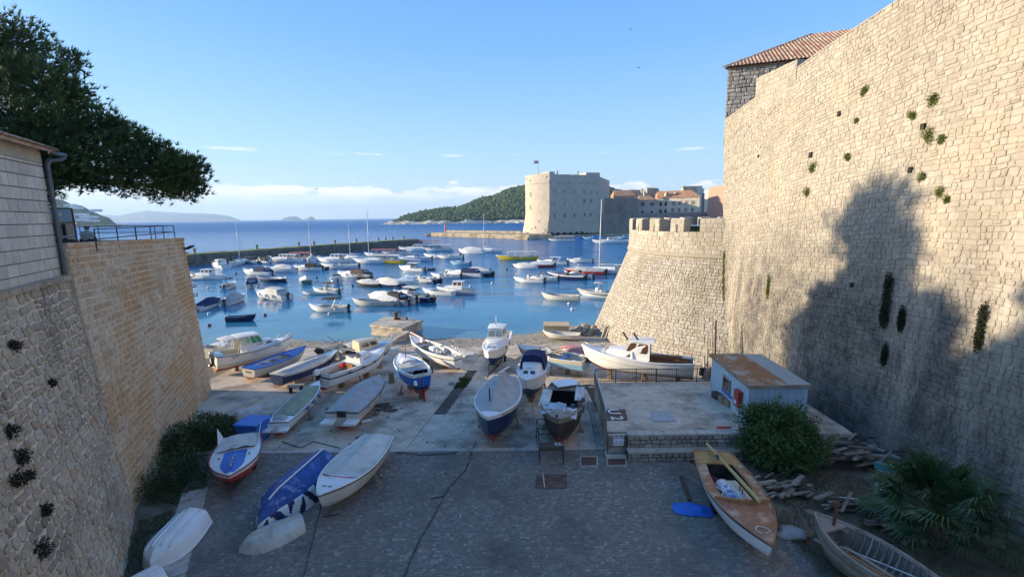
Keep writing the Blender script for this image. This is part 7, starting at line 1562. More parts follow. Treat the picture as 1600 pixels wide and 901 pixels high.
p = P3.lerp(P0, .83)+nn*.16; t = thing('post_box', 'bright red box with a small white notice hung on the blue shed', 'box', sh.location+p+Vector((0, 0, .65)), aa); mb = MB(); mb.box((0, 0, .4), (.5, .26, .85), bev=.02); mb.build('body', REDB, t); mb = MB(); mb.box((0, -.145, .25), (.2, .012, .22)); mb.build('notice', W_, t); mb = MB(); mb.box((0, 0, .85), (.56, .32, .05)); mb.build('lid', REDB, t)
mb = MB(); q = sh.location+P3+Vector((-.3, -1.7, .2)); t = thing('timber_sleepers', 'dark timber sleepers at the foot of the blue shed', 'timber', q)
for k in range(3): mb = MB(); mb.box((.1*k-.1, -.5*k, 0), (.35, .6, .35), .1); mb.build('sleeper', m_block if k else BRN, t)
mb = MB(); q = gz(1131, 671, PZ+.3); mb.box((0, 0, .06), (.7, .12, .08)); mb.build('red_bar', REDB, label='short red metal bar on the capping stones by the shed', cat='bar', loc=(q.x, q.y, 2.52))
# tall poles and timbers leaning at the corner of bastion and wall
for k, (u, v0, v1, lab) in enumerate(((1106, 515, 578, 'pale weathered pole leaning left of the others in the bastion corner'), (1113, 502, 576, 'tallest weathered pole leaning in the bastion corner'), (1119, 500, 572, 'twisted dark trunk leaning in the bastion corner'), (1124, 545, 583, 'short pale plank leaning at the right of the bastion corner'), (1100, 555, 582, 'short dark post at the left of the pole group in the bastion corner'))):
    b = gy(u-1, v1, 33.2-.2*k); b.z = hz(b.x, b.y); tp = gy(u, v0, 34.1); r = (.07, .06, .09, .08, .1)[k]; mb = MB(); pts = [Vector(), (tp-b)*.5+Vector((.05*math.sin(k*2), 0, 0)), tp-b]; mb.tube(pts, [r, r*.9, r*.6], 6); mb.build('leaning_pole', WG if k != 2 else BRN, None, True, label=lab, cat='pole', group='timber leaning in the bastion corner', loc=b)
for k in range(5):
    q = gz(1098+k*7, 586+k % 2*3, 1.0); mb = MB(); mb.box((0, 0, .3), (.5, .35, .55), k*.7, top=.8); mb.build('scrap_timber', (BRN, WG)[k % 2], label=('dark', 'pale', 'dark-stained', 'bleached', 'tarred')[k]+' chunk of scrap timber at the foot of the leaning poles', cat='timber', loc=q)
# blue tarpaulin, rusty channel near the wooden boat
q = gz(1080, 797, 1.2); t = MB(); P = [[(x*.16-.75, y*.14-.45, .05+.16*abs(noise.noise(Vector((x*.5, y*.55, 2))))*2*(1-((x-5)/5.2)**2)*(1-((y-3.2)/3.6)**2)) for y in range(7)] for x in range(11)]
P = [[(px*(1-.25*abs(py)), py*(1-.3*abs(px)), pz_) for px, py, pz_ in r_] for r_ in P]; t.grid(P, flip=True); t.build('tarpaulin', mat('blue_tarpaulin', (.02, .16, .62), (.02, .11, .45), rough=.5, bump=.4, scale=4), None, 40, label='crumpled bright blue tarpaulin on the setts left of the varnished boat', cat='tarpaulin', loc=q, rz=-.2)
q0, q1 = gz(1064, 746, 1.22), gz(1078, 783, 1.22); mb = MB(); mb.beam((0, 0, .06), q1-q0+Vector((0, 0, .06)), .16, .08); mb.build('rusty_channel', RUST, label='rusty iron channel lying next to the blue tarpaulin', cat='iron bar', loc=q0)
q = gz(1100, 712, 1.25); mb = MB(); mb.box((0, 0, .25), (1.0, .5, .4), bev=.04); mb.build('blue_box', NV, label='dark blue box tucked under the stern of the varnished boat', cat='box', loc=q)
q = gz(1236, 838, 1.2); mb = MB(); mb.blob((0, 0, .1), (.55, .3, .2), 77, 2, .4); mb.build('grey_sack', CG, None, True, label='crumpled grey sack beside the bow of the varnished boat', cat='sack', loc=q)
# timber heaps by the wall
def heap(label, c, n, dx, dy, L, seed, hgt=.5, name='timber_heap', mats_=None):
    g_ = random.Random(seed); t = thing(name, label, 'timber heap', c)
    for i in range(n):
        a = g_.uniform(-.5, .5)+(math.pi if g_.random() < .2 else 0)+.25; l = L*g_.uniform(.4, 1); x, y, z = g_.uniform(-dx, dx), g_.uniform(-dy, dy), hgt*(i/n)+.05; d = Vector((math.cos(a), math.sin(a), g_.uniform(-.18, .18)))*l/2; mb = MB(); w = g_.uniform(.05, .2)
        mb.beam(Vector((x, y, z))-d, Vector((x, y, z))+d, w, g_.uniform(.02, .06)); mb.build('plank', (mats_ or (WG, WG, m_block, BRN))[i % 4], t)
    return t
heap('jumbled grey planks heaped between bush and palm at the wall', gz(1325, 718, 1.2), 46, 1.4, .9, 2.2, 3, .8); heap('broken pale sticks and branches below the big bush', gz(1222, 765, 1.2), 34, .9, .7, 1.3, 5, .35, 'branch_heap'); heap('split logs stacked right of the derelict boat bow', gz(1312, 790, 1.2), 16, .5, .35, 1.4, 8, .35)
heap('rotten driftwood strewn under the fan palm', gz(1420, 830, 1.2), 22, 1.1, .6, 1.6, 11, .25)
b, e = gz(1312, 690, 1.4), gz(1405, 725, 1.3); mb = MB(); mb.beam((0, 0, .5), e-b+Vector((0, 0, .3)), .09, .06); mb.build('long_batten', m_conc2, label='long pale batten along the foot of the city wall above the plank heap', cat='batten', loc=b)
# standing surf boards / skiff behind the palm
q = gz(1392, 800, 1.2); r = thing('turquoise_board', 'white and turquoise hull panel standing behind the fan palm', 'board', q+Vector((.2, .5, 0)), -.5); mb = MB(); mb.box((0, 0, .95), (.8, .07, 1.3)); mb.build('panel', W_, r); mb = MB(); mb.box((0, -.01, 1.62), (1.0, .1, .28)); mb.build('turquoise_band', TQ, r)
r = thing('surfboard', 'rounded white board lying against the palm behind the derelict boat', 'board', gz(1368, 808, 1.2)+Vector((0, .3, .35)), 2.2); mb = MB(); mb.blob((0, 0, 0), (1.1, .42, .07), 1, 3, 0); o_ = mb.build('deck', W_, r, True); o_.rotation_euler = (rad(40), rad(15), 0)
# loose things on the slip
for (u, v, L, rz_, m, lab, nm) in ((573, 660, .55, .5, W_, 'short white plastic pipe lying by the grey-covered boat', 'pipe'), (562, 633, .5, 1.2, m_block, 'sawn log round near the twin-platform boat', 'log'), (515, 641, .4, .2, m_block, 'small log under the khaki-covered boat', 'log'), (706, 600, .4, 0, CG, 'crumpled white rag in the drain channel weeds', 'rag')):
    q = G(u, v); mb = MB(); mb.lathe([(.1, -L/2), (.1, L/2)], 10, (0, 0, .11), M=Matrix.Rotation(math.pi/2, 3, 'Y')); mb.build(nm if nm != 'pipe' else 'plastic_pipe', m, None, 40, label=lab, cat=nm, loc=q, rz=rz_)
t = thing('plank_table', 'low board table on dark blocks among the hauled-out boats at left', 'table', G(463, 612), .3); mb = MB(); mb.box((0, 0, .5), (1.1, .55, .06)); mb.build('top', WG, t)
for x in (-.35, .35): mb = MB(); mb.box((x, 0, .24), (.2, .3, .46)); mb.build('block', BRN, t)
for k, (u, v, lab) in enumerate(((593, 575, 'tall timber baulk standing under the bow of the white cruiser'), (612, 598, 'leaning timber stump beside the blue and white launch'), (672, 582, 'rusty keel block right of the blue and white launch'))):
    q = G(u, v); mb = MB(); mb.box((0, 0, (.45, .4, .25)[k]), (.42, .36, (.9, .8, .5)[k]), .3*k, bev=.03, top=.9); mb.build('timber_baulk', (m_block, m_block, RUST)[k], label=lab, cat='timber', loc=q)
# hoses and cables
def cable(label, pts, m=RUB, r=.016, z=None):
    P = []
    for u, v in pts: q = G(u, v); q.z += r+.012+(.03 if q.y < 21.3 else 0); P.append(q)
    Q = []
    for a, b in zip(P, P[1:]):
        for k in range(5): p = a.lerp(b, k/5); p.x += .05*noise.noise(p*2); Q.append(p)
    Q.append(P[-1]); mb = MB(); o = Q[0]; mb.tube([p-o for p in Q], r, 5); mb.build('cable', m, None, True, label=label, cat='cable', loc=o)
cable('thin black cable running down the street from the navy tented boat', ((744, 690), (735, 712), (728, 735), (700, 765), (682, 800), (662, 835), (640, 880), (632, 905)))
cable('thin dark cable along the street from the bow of the cream-covered boat', ((501, 790), (492, 830), (484, 860), (474, 905)), r=.011)
cable('dark hose lying on the slip left of the navy tented boat', ((620, 708), (660, 712), (700, 710), (715, 708)), r=.02)
cable('dark rope curling between the khaki-covered and grey-covered boats', ((440, 690), (470, 700), (490, 690), (530, 700)), r=.02)
for (u, v, lab) in ((517, 806, 'dark stick under the bow of the cream-covered boat'), (683, 778, 'small bent twig on the setts in mid street')):
    q = gz(u, v, 1.23); mb = MB(); mb.tube([(-.3, -.06, .02), (0, .02, .03), (.3, .1, .02)], .025, 5); mb.build('stick', BRN, label=lab, cat='stick', loc=q)
# floodlight brackets and iron rings on the seaward edge of the left wall
fl = thing('floodlight', 'black floodlight bracketed out from the top end of the left wall', 'floodlight', gy(287, 393, 31.3)); mb = MB(); mb.tube([(-.15, 0, -.1), (.35, 0, -.1)], .03, 5); mb.build('bracket', DM, fl); mb = MB(); mb.box((.5, 0, .1), (.55, .4, .12), bev=.02); h_ = mb.build('lamp_head', DM, fl); h_.rotation_euler.y = rad(-22)
for k, v in enumerate((412, 432, 448, 462, 487)):
    p = gy(296+k*2.2, v, 31.5); mb = MB(); mb.tube([(-.25, 0, 0), (.25, 0, .0), (.3, 0, .12), (.1, 0, .16)], .035, 5); mb.build('iron_bracket', RUST, label=('topmost', 'second', 'middle', 'fourth', 'lowest')[k]+' rusty iron bracket on the seaward edge of the left wall', cat='bracket', loc=p)
# railing, display stand, bench and sitter on the terrace
TZ = 11.75
def at_u(u, y): r_ = ray(u, 360); return Vector((r_.x/r_.y*y, y, TZ))
A_, B2, C2 = at_u(147, 19.5), at_u(272, 30.8), at_u(125, 32)
def rail3(label, P, Q, n, H_=1.0):
    t = thing('terrace_railing', label, 'railing', P); d = Q-P
    for z in (H_, .52): mb = MB(); mb.tube([Vector((0, 0, z)), d+Vector((0, 0, z))], .026, 6); mb.build('rail', DM, t)
    for i in range(n+1): q = d*i/n; mb = MB(); mb.tube([q, q+Vector((0, 0, H_))], .024, 6); mb.build('post', DM, t)
rail3('near run of the thin black terrace railing along the wall top', A_, B2, 5, .95); rail3('far run of the thin black terrace railing towards the sea', C2, B2, 5, .95)
st = thing('display_stand', 'black framed display stand beside the downpipe of the pale house', 'display stand', at_u(96, 19.2)-Vector((0, 0, .1)), .75)
for x in (-.42, .42): mb = MB(); mb.beam((x, 0, 0), (x, 0, 1.95), .07); mb.build('post', BK, st)
for z in (1.93, 1.35, .75, .1): mb = MB(); mb.beam((-.42, 0, z), (.42, 0, z), .06); mb.build('crossbar', BK, st)
mb = MB(); mb.box((0, 0, 1.64), (.76, .03, .5)); mb.build('poster', paint('poster_blue', (.25, .38, .5), dirt=.1), st); mb = MB(); mb.box((0, 0, 1.05), (.76, .03, .52)); mb.build('dark_panel', GL, st); mb = MB(); mb.box((0, 0, .42), (.76, .03, .58)); mb.build('dark_panel', GL, st); letters(st, 'IIII', Matrix.Translation((0, -.02, 1.68)) @ Matrix.Rotation(math.pi/2, 4, 'X'), .2, W_, 'poster_print')
bn_ = thing('bench', 'low white bench on the terrace under the seated person', 'bench', at_u(132, 23)-Vector((0, 0, .0)), .1); mb = MB(); mb.box((0, 0, .2), (1.9, .5, .07)); mb.build('seat', W_, bn_)
for x in (-.8, .8): mb = MB(); mb.box((x, 0, .08), (.1, .4, .18)); mb.build('leg', m_conc2, bn_)
# ================================================================== VEGETATION
m_needle = mat('pine_needles', (.04, .07, .02), tint=[(.03, .06, .018), (.055, .10, .028), (.095, .15, .035), (.16, .20, .05)], rough=.8, bump=0, var=.3, scale=1.2)
m_bark = mat('pine_bark', (.09, .065, .045), (.14, .10, .07), rough=.95, bump=.8, scale=5, stretch=(1, 1, .3))
def tuft_cloud(mb, c, r, n, L=(.22, .42), k=6, w=.035, squash=(1, 1, .8), rr=R):
    c = Vector(c)
    for _ in range(n):
        while True:
            d = Vector((rr.gauss(0, 1), rr.gauss(0, 1), rr.gauss(0, 1)))
            if d.length > .01: break
        d.normalize(); q = rr.random()**.38; lump = 1+.62*noise.noise(d*2.6+c*.7)
        p = c+Vector((d.x*r*squash[0], d.y*r*squash[1], d.z*r*squash[2]))*q*lump; ax = (d*.6+Vector((rr.uniform(-.5, .5), rr.uniform(-.5, .5), rr.uniform(.1, .9)))).normalized()
        vs = []; fs = []; l = rr.uniform(*L)
        for i in range(k):
            e = (ax+Vector((rr.uniform(-.75, .75), rr.uniform(-.75, .75), rr.uniform(-.5, .6)))).normalized(); s = e.cross(Vector((rr.random(), rr.random(), rr.random()+.1))).normalized()*w
            o = len(vs); vs += [p-s, p+s, p+e*l]; fs.append((o, o+1, o+2))
        mb.add(vs, fs, t=min(1, max(0, .5+.55*noise.noise(p*.55)+rr.uniform(-.25, .25))))
def pine(name, label, base, clumps, trunk_r=.45, dens=330, parts=True, lean=None, **kw):
    t = thing('pine_tree', label, 'pine tree', base, group=kw.get('group')); b = Vector(base); mb = MB(); rr = random.Random(hash(name) % 1000 if False else len(clumps)*7+3)
    for c, r in clumps: tuft_cloud(mb, Vector(c)-b, r, int(dens*r*r), rr=rr, squash=(1, 1, kw.get('sq', .78)), w=kw.get('w', .04), L=kw.get('L', (.24, .46)))
    mb.build('crown', m_needle, t)
    top = sum((Vector(c) for c, r in clumps), Vector())/len(clumps)-b; hub = Vector((top.x*.35, top.y*.35, top.z*.55))
    mb = MB(); mb.tube([(0, 0, -.3), hub*.5+Vector((.2, 0, 0)), hub], [trunk_r, trunk_r*.8, trunk_r*.6], 9); mb.build('trunk', m_bark, t, smooth=True)
    for c, r in clumps:
        q = Vector(c)-b; mid = hub.lerp(q, .5)+Vector((0, 0, .5)); br = MB(); br.tube([hub, mid, q], [trunk_r*.42, trunk_r*.25, .05], 5); br.build('branch', m_bark, t)
    return t
cl = []
for u, v, rp, y in ((8, 62, 50, 35), (0, 120, 56, 34.5), (70, 130, 45, 34), (104, 96, 22, 35), (45, 190, 55, 33.5), (112, 152, 34, 34.5), (100, 205, 48, 34), (150, 190, 30, 34.5), (178, 200, 26, 35), (155, 240, 48, 34), (205, 220, 32, 35), (95, 262, 42, 33),
                    (215, 262, 42, 34.5), (245, 238, 26, 35), (262, 262, 38, 35.5), (283, 272, 36, 36), (300, 262, 20, 36.5), (292, 295, 25, 36.5), (250, 292, 30, 35.5), (190, 290, 22, 34), (140, 282, 26, 33.5), (-25, 100, 55, 36), (-10, 210, 55, 34), (60, 240, 40, 32.5), (45, 290, 38, 35.5), (5, 258, 48, 38), (38, 272, 42, 38)):  # last clumps are hidden behind the house, added to fill the wall shadow
    y -= 6.4-max(0, (v-200)/100)*.5; p = gy(u, v, y); cl.append((p, rp/F*y*1.02))
pine('seaside', 'large dark pine whose crown leans right over the terrace railing', (-34, 26.5, 11.5), cl, .5, dens=240)
# ---- leafy shrubs
m_laurel = mat('laurel_leaf', (.05, .09, .03), tint=[(.022, .055, .015), (.05, .10, .025), (.085, .155, .035), (.13, .2, .06)], rough=.5, bump=0, var=.2)
m_ivy = mat('ivy_leaf', (.05, .09, .03), tint=[(.02, .04, .012), (.04, .07, .018), (.07, .10, .025), (.10, .12, .04)], rough=.7, bump=0, var=.2)
m_twig = mat('twig', (.16, .12, .085), (.24, .19, .14), rough=.95, bump=.3, scale=9)
def leaves(mb, c, d, n, l=.12, w=.045, shell=.5, rr=R, flat=0, lumps=2.6, amp=.5):
    c = Vector(c)
    for _ in range(n):
        e = Vector((rr.gauss(0, 1), rr.gauss(0, 1), rr.gauss(0, 1))).normalized()
        if flat and e.z < 0: e.z *= -1
        q = shell+(1-shell)*rr.random()**.5; k = 1+amp*noise.noise(e*lumps+c*.3)*1.6; p = c+Vector((e.x*d[0], e.y*d[1], e.z*d[2]))*q*k
        a = (e*.7+Vector((rr.uniform(-.8, .8), rr.uniform(-.8, .8), rr.uniform(-.5, .8)))).normalized(); b = a.cross(Vector((rr.random()-.5, rr.random()-.5, rr.random()))).normalized(); L = l*rr.uniform(.6, 1.3); h = a.cross(b)*w*.4
        mb.add([p, p+a*L*.5+b*w+h, p+a*L, p+a*L*.5-b*w+h], [(0, 1, 2), (0, 2, 3)], t=min(1, max(0, .5+.5*noise.noise(p*1.6)+rr.uniform(-.3, .3))))
def shrub(label, base, blobs, n, l, w, mm, stems=5, name='shrub', cat='shrub'):
    t = thing(name, label, cat, base); mb = MB()
    for c, d, k in blobs: leaves(mb, c, d, int(n*k), l, w)
    mb.build('foliage', mm, t)
    for i in range(stems):
        a = R.random()*6.28; c, d, k = blobs[i % len(blobs)]; mb = MB(); mb.tube([(.12*math.cos(a), .12*math.sin(a), -.1), (c[0]*.5+.2*math.cos(a), c[1]*.5+.2*math.sin(a), c[2]*.6), (c[0], c[1], c[2]+d[2]*.4)], [.06, .045, .02], 5); mb.build('stem', m_twig, t)
    return t
shrub('large glossy evergreen bush between the blue shed and the city wall', (12.45, 19.9, 1.2), [((0, 0, 1.6), (1.4, 1.15, 1.25), 1), ((1.0, -.2, 1.1), (1.15, 1., .95), .7), ((-.5, .3, 2.2), (.8, .7, .6), .35), ((.9, .3, 1.9), (.7, .7, .6), .3), ((-.75, -.15, 1.0), (.8, .9, .95), .6), ((.2, -.5, .7), (1.5, .9, .8), .8), ((.1, .1, 2.0), (.9, .8, .7), .4)], 6500, .15, .034, m_laurel, 7)
q = G(322, 700); shrub('green thicket growing between the retaining wall and the blue bin', (q.x-.6, q.y-.2, 1.1), [((0, 0, .7), (1.2, .9, .7), 1), ((1., .7, .75), (1.1, .9, .75), 1), ((-1., -1.5, .5), (.9, 1.2, .75), .9), ((-.2, 1.8, .5), (1.2, .9, .7), .6)], 4200, .10, .04, m_ivy, 5)
q = gz(255, 800, 1.2); shrub('dark ivy spilling along the foot of the retaining wall', (q.x-1.4, q.y+2.4, 1.1), [((0, 0, .4), (.7, 1.9, .65), 1), ((.9, -.2, .1), (1.1, 1.4, .35), .8)], 3200, .09, .035, m_ivy, 3, 'ivy', 'ivy')
# ---- little plants rooted in wall joints
m_wplant = mat('wall_plant_leaf', (.12, .15, .03), tint=[(.05, .08, .02), (.10, .13, .03), (.18, .2, .04), (.2, .16, .05)], rough=.85, bump=0)
WP = [(1450, 205, .34, 'ferny yellow-green tuft', 'in the upper right of the city wall'), (1352, 136, .24, 'small bushy tuft', 'high on the city wall below the roofed house'), (1270, 256, .36, 'drooping olive-green tuft', 'in a dark hole in the middle of the city wall'), (1325, 243, .2, 'compact dark green tuft', 'right of the hole in the middle of the city wall'),
      (1456, 160, .26, 'leafy tuft', 'beside a putlog hole near the upper right of the city wall'), (1472, 216, .17, 'tiny pale green tuft', 'just right of the ferny tuft on the city wall'), (1422, 180, .2, 'thin hanging green tuft', 'left of the ferny tuft on the city wall'), (1468, 292, .2, 'yellow-green tuft', 'just above the tree shadow on the city wall'),
      (1440, 268, .18, 'brownish wisp', 'at the crack above the tree shadow'), (1484, 307, .13, 'tiny bright green sprig', 'lowest of the tufts above the tree shadow'), (1262, 297, .28, 'sparse trailing olive plant', 'down the streak under the dark hole of the wall'), (1340, 192, .1, 'very small dark sprig', 'under the square putlog hole')]
for u, v, r, a, b in WP:
    p = wall_pt(fnR, SRw, 23., u, v); mb = MB(); g_ = random.Random(u); leaves(mb, (0, 0, 0), (r*.5, r*.9, r*.8), int(500*r+50), .09, .025, .1, flat=0)
    for k in range(3): leaves(mb, (0, g_.uniform(-.6, .6)*r, -r*(.3+.4*k)*g_.uniform(.8, 1.1)), (r*.25, r*g_.uniform(.3, .6), r*.55), int(260*r+30), .07, .02, .1, flat=0)
    link('wall_plant', mb.mesh('wall_plant', m_wplant), None, '%s growing %s' % (a, b), 'plant', 'plants rooted in the city wall', loc=p-Vector((.08, 0, 0)))
m_darkmoss = mat('dark_moss', (.03, .04, .015), tint=[(.012, .014, .008), (.022, .028, .012), (.045, .05, .018)], rough=.95, bump=0)
for pts, r, lab in ((((1388, 435), (1387, 460), (1386, 485), (1384, 505)), .26, 'long dark hanging moss strip low on the shaded city wall'), (((1384, 545), (1382, 565)), .15, 'short dark moss patch right below the long moss strip'), (((1540, 485), (1538, 510), (1536, 535)), .16, 'dark streak of moss at the right edge of the shaded city wall'), (((1200, 440), (1199, 460)), .1, 'thin green moss at the edge of the tree shadow'), (((1131, 400), (1130, 440), (1129, 470)), .12, 'thin green growth in the corner of bastion and city wall'), (((1415, 490), (1413, 502)), .16, 'small moss clump right of the long moss strip')):
    ps = [wall_pt(fnR, SRw, 23., u, v) for u, v in pts]; c = ps[0]; mb = MB()
    for a, b in zip(ps, ps[1:]+[ps[-1]]):
        for k in range(3): leaves(mb, a.lerp(b, k/3)-c, (.05, r, .45), 260, .07, .035, .1)
    link('hanging_moss', mb.mesh('hanging_moss', m_darkmoss if r != .1 and r != .12 else m_wplant), None, lab, 'moss', 'moss on the city wall', loc=c-Vector((.06, 0, 0)))
for i, (u, v, r, lab) in enumerate(((15, 537, .15, 'highest of the dark tufts on the rubble wall at the left edge'), (77, 597, .1, 'small dark tuft below the crest of the rubble wall'), (25, 712, .17, 'upper one of the close pair of tufts low on the rubble wall'), (18, 752, .2, 'widest dark tuft low on the rubble wall'), (40, 744, .1, 'little tuft right of the widest one on the rubble wall'), (57, 858, .19, 'lowest dark tuft on the rubble wall'), (14, 679, .15, 'round dark tuft at the left edge above the close pair'), (67, 798, .14, 'small tuft in a dark hole low on the rubble wall'))):
    p = wall_pt(fn1, S1, 10.4, u, v); mb = MB(); leaves(mb, (0, 0, 0), (r, r, r*1.1), int(1800*r), .07, .025, .1); link('wall_plant', mb.mesh('wall_plant', m_darkmoss), None, lab, 'plant', 'tufts on the rubble wall', loc=p+Vector((.06, .04, 0)))
# ---- fan palm
m_palm = mat('palm_leaf', (.03, .07, .02), tint=[(.012, .038, .014), (.022, .06, .02), (.04, .09, .026), (.07, .12, .04)], rough=.5, bump=0, var=.15)
palm = thing('fan_palm', 'dark green fan palm spreading against the foot of the city wall', 'palm', (15.1, 14.5, 1.2))
mb = MB(); mb.tube([(0, 0, -.1), (.05, 0, .5), (0, .05, 1.0)], [.28, .25, .2], 9)
for i in range(60): a = R.random()*6.28; z = R.uniform(0, 1); mb.beam((.22*math.cos(a), .22*math.sin(a), z), (.36*math.cos(a), .36*math.sin(a), z+.2), .04, .03)
mb.build('trunk', m_bark, palm)
def frond(a, el, L, rad_, n=26, droop=.35):
    mb = MB(); d = Vector((math.cos(a)*math.cos(el), math.sin(a)*math.cos(el), math.sin(el))); p0 = Vector((0, 0, 1.0)); p1 = p0+d*L*.5+Vector((0, 0, .06)); p2 = p0+d*L-Vector((0, 0, .12*L)); mb.tube([p0, p1, p2], [.022, .016, .012], 5, t=.8)
    ax = (p2-p1).normalized(); side = ax.cross(Vector((0, 0, 1))).normalized(); up = side.cross(ax).normalized()
    for i in range(n):
        w = math.radians(-115+230*i/(n-1)); e = (ax*math.cos(w)+side*math.sin(w)+up*.18).normalized(); l = rad_*(.72+.28*math.cos(w*.8))*R.uniform(.9, 1.05); s = e.cross(up).normalized()*.032
        pm = p2+e*l*.55; pe = p2+e*l-Vector((0, 0, droop*l*R.uniform(.4, 1.3)))
        mb.add([p2, pm-s, pm+s+up*.02, pe], [(0, 1, 2), (1, 3, 2)], t=R.uniform(.1, .8))
    return mb
for i in range(58):
    a = i*2.4+R.uniform(-.2, .2); el = math.radians(R.uniform(2, 30) if i < 18 else R.uniform(30, 80)); frond(a, el, R.uniform(1.2, 2.0), R.uniform(.9, 1.25)).build('frond', m_palm, palm)
# ---- weeds in the drain channel and rough grass on the right
def grass(name, label, pts, n, h, mm, hf=None):
    mb = MB(); xs = [p[0] for p in pts]; ys_ = [p[1] for p in pts]
    def inside(x, y):
        c = False; j = len(pts)-1
        for i in range(len(pts)):
            if (pts[i][1] > y) != (pts[j][1] > y) and x < (pts[j][0]-pts[i][0])*(y-pts[i][1])/(pts[j][1]-pts[i][1])+pts[i][0]: c = not c
            j = i
        return c
    k = 0
    while k < n:
        x, y = R.uniform(min(xs), max(xs)), R.uniform(min(ys_), max(ys_))
        if not inside(x, y): continue
        k += 1
        if noise.noise(Vector((x*.8, y*.8, 4))) < -.12: continue
        z = (hf or hz)(x, y)-.03; l = h*R.uniform(.4, 1.2); a = R.random()*6.28; e = Vector((math.cos(a), math.sin(a), 0)); mb.add([Vector((x, y, z))-e*.012, Vector((x, y, z))+e*.012, Vector((x+R.uniform(-.5, .5)*l, y+R.uniform(-.5, .5)*l, z+l))], [(0, 1, 2)])
    mb.build(name, mm, label=label, kind='stuff')
m_grass = mat('grass_blade', (.05, .08, .02), tint=[(.03, .05, .012), (.05, .08, .02), (.09, .12, .03), (.16, .14, .06)], rough=.8, bump=0)
grass('rough_grass', 'rough low grass and weeds between the street and the city wall', [(9.9, 19.4), (10.2, 14.5), (10.1, 8), (18.5, 8), (18., 20)], 22000, .13, m_grass)
grass('verge_weeds', 'dark weeds along the foot of the left walls', [(-15.8, 21), (-14.4, 17.4), (-12, 12.5), (-12.6, 12.3), (-15, 16.2), (-18, 21.5)], 7000, .12, m_grass)
grass('channel_weeds', 'green weeds growing in the drain channel of the slip', [(chl(31)+.0, 31), (chl(31)+.85, 31), (chl(33.4)+.85, 33.4), (chl(33.4)-.2, 33.4)], 2600, .22, m_grass)
m_algae = mat('green_algae', (.05, .09, .02), (.08, .12, .03), rough=.9, bump=.5, scale=6)
# ================================================================== PERSON ON THE TERRACE, BIRDS, ROOFED HOUSE
m_coat = mat('coat_olive', (.30, .27, .21), (.36, .33, .27), rough=.9, bump=.4, scale=6, bdist=.02); m_dkcl = mat('dark_trousers', (.02, .02, .03), rough=.9, bump=.2); m_skin = mat('skin', (.45, .28, .2), rough=.6, bump=0); m_hair = mat('beanie_wool', (.13, .11, .09), rough=.95, bump=.5, scale=20)
def skin_body(root, name, verts, edges, radii, m, sub=2, rootv=0):
    me = bpy.data.meshes.new(name); me.from_pydata(verts, edges, []); o = bpy.data.objects.new(name, me); COL.objects.link(o); o.modifiers.new('s', 'SKIN'); o.modifiers.new('b', 'SUBSURF').levels = sub; o.modifiers['b'].render_levels = sub
    for i, (r_, d) in enumerate(zip(radii, me.skin_vertices[0].data)): d.radius = r_ if isinstance(r_, tuple) else (r_, r_); d.use_root = (i == rootv)
    dg = bpy.context.evaluated_depsgraph_get(); m2 = bpy.data.meshes.new_from_object(o.evaluated_get(dg)); bpy.data.objects.remove(o); m2.materials.clear(); m2.materials.append(m); m2.polygons.foreach_set('use_smooth', [True]*len(m2.polygons)); return link(name, m2, root)
ps = thing('person', 'person in a pale quilted jacket and dark cap seated on the terrace bench, back turned', 'person', at_u(132, 23)+Vector((0, .02, .24)), .1)
# pelvis, spine, neck, head; arms resting on thighs; legs forward (towards the sea, +y)
V = [(0, 0, .08), (0, -.02, .24), (0, .02, .42), (0, .08, .52), (0, .12, .60), (0, .14, .70),
     (.19, .06, .46), (.27, .14, .24), (.18, .36, .16), (-.19, .06, .46), (-.27, .14, .24), (-.18, .36, .16),
     (.10, .04, .06), (.15, .42, .08), (.16, .46, -.28), (.16, .60, -.34), (-.10, .04, .06), (-.15, .42, .08), (-.16, .46, -.28), (-.16, .60, -.34), (.12, .44, .17), (-.12, .44, .17)]
E_ = [(0, 1), (1, 2), (2, 3), (3, 4), (4, 5), (2, 6), (6, 7), (7, 8), (2, 9), (9, 10), (10, 11), (0, 12), (12, 13), (13, 14), (14, 15), (0, 16), (16, 17), (17, 18), (18, 19), (8, 20), (11, 21)]
RD_ = [(.17, .13), (.17, .13), (.17, .12), .06, .085, .085, .08, .055, .04, .08, .055, .04, .095, .07, .05, .04, .095, .07, .05, .04, .03, .03]
skin_body(ps, 'body', V, E_, RD_, m_skin)
skin_body(ps, 'jacket', [(0, -.01, .05), (0, -.03, .24), (0, .02, .43), (0, .07, .51), (.19, .06, .46), (.28, .14, .24), (.19, .34, .17), (-.19, .06, .46), (-.28, .14, .24), (-.19, .34, .17)], [(0, 1), (1, 2), (2, 3), (2, 4), (4, 5), (5, 6), (2, 7), (7, 8), (8, 9)], [(.22, .17), (.22, .17), (.21, .155), .1, .115, .085, .06, .115, .085, .06], m_coat)
skin_body(ps, 'trousers', [(0, 0, .06), (.10, .04, .06), (.15, .42, .08), (.16, .46, -.28), (-.10, .04, .06), (-.15, .42, .08), (-.16, .46, -.28)], [(0, 1), (1, 2), (2, 3), (0, 4), (4, 5), (5, 6)], [(.2, .14), .115, .085, .06, .115, .085, .06], m_dkcl)
mb = MB(); mb.blob((0, .135, .735), (.115, .125, .1), 3, 2, .04); mb.build('cap', m_hair, ps, True)
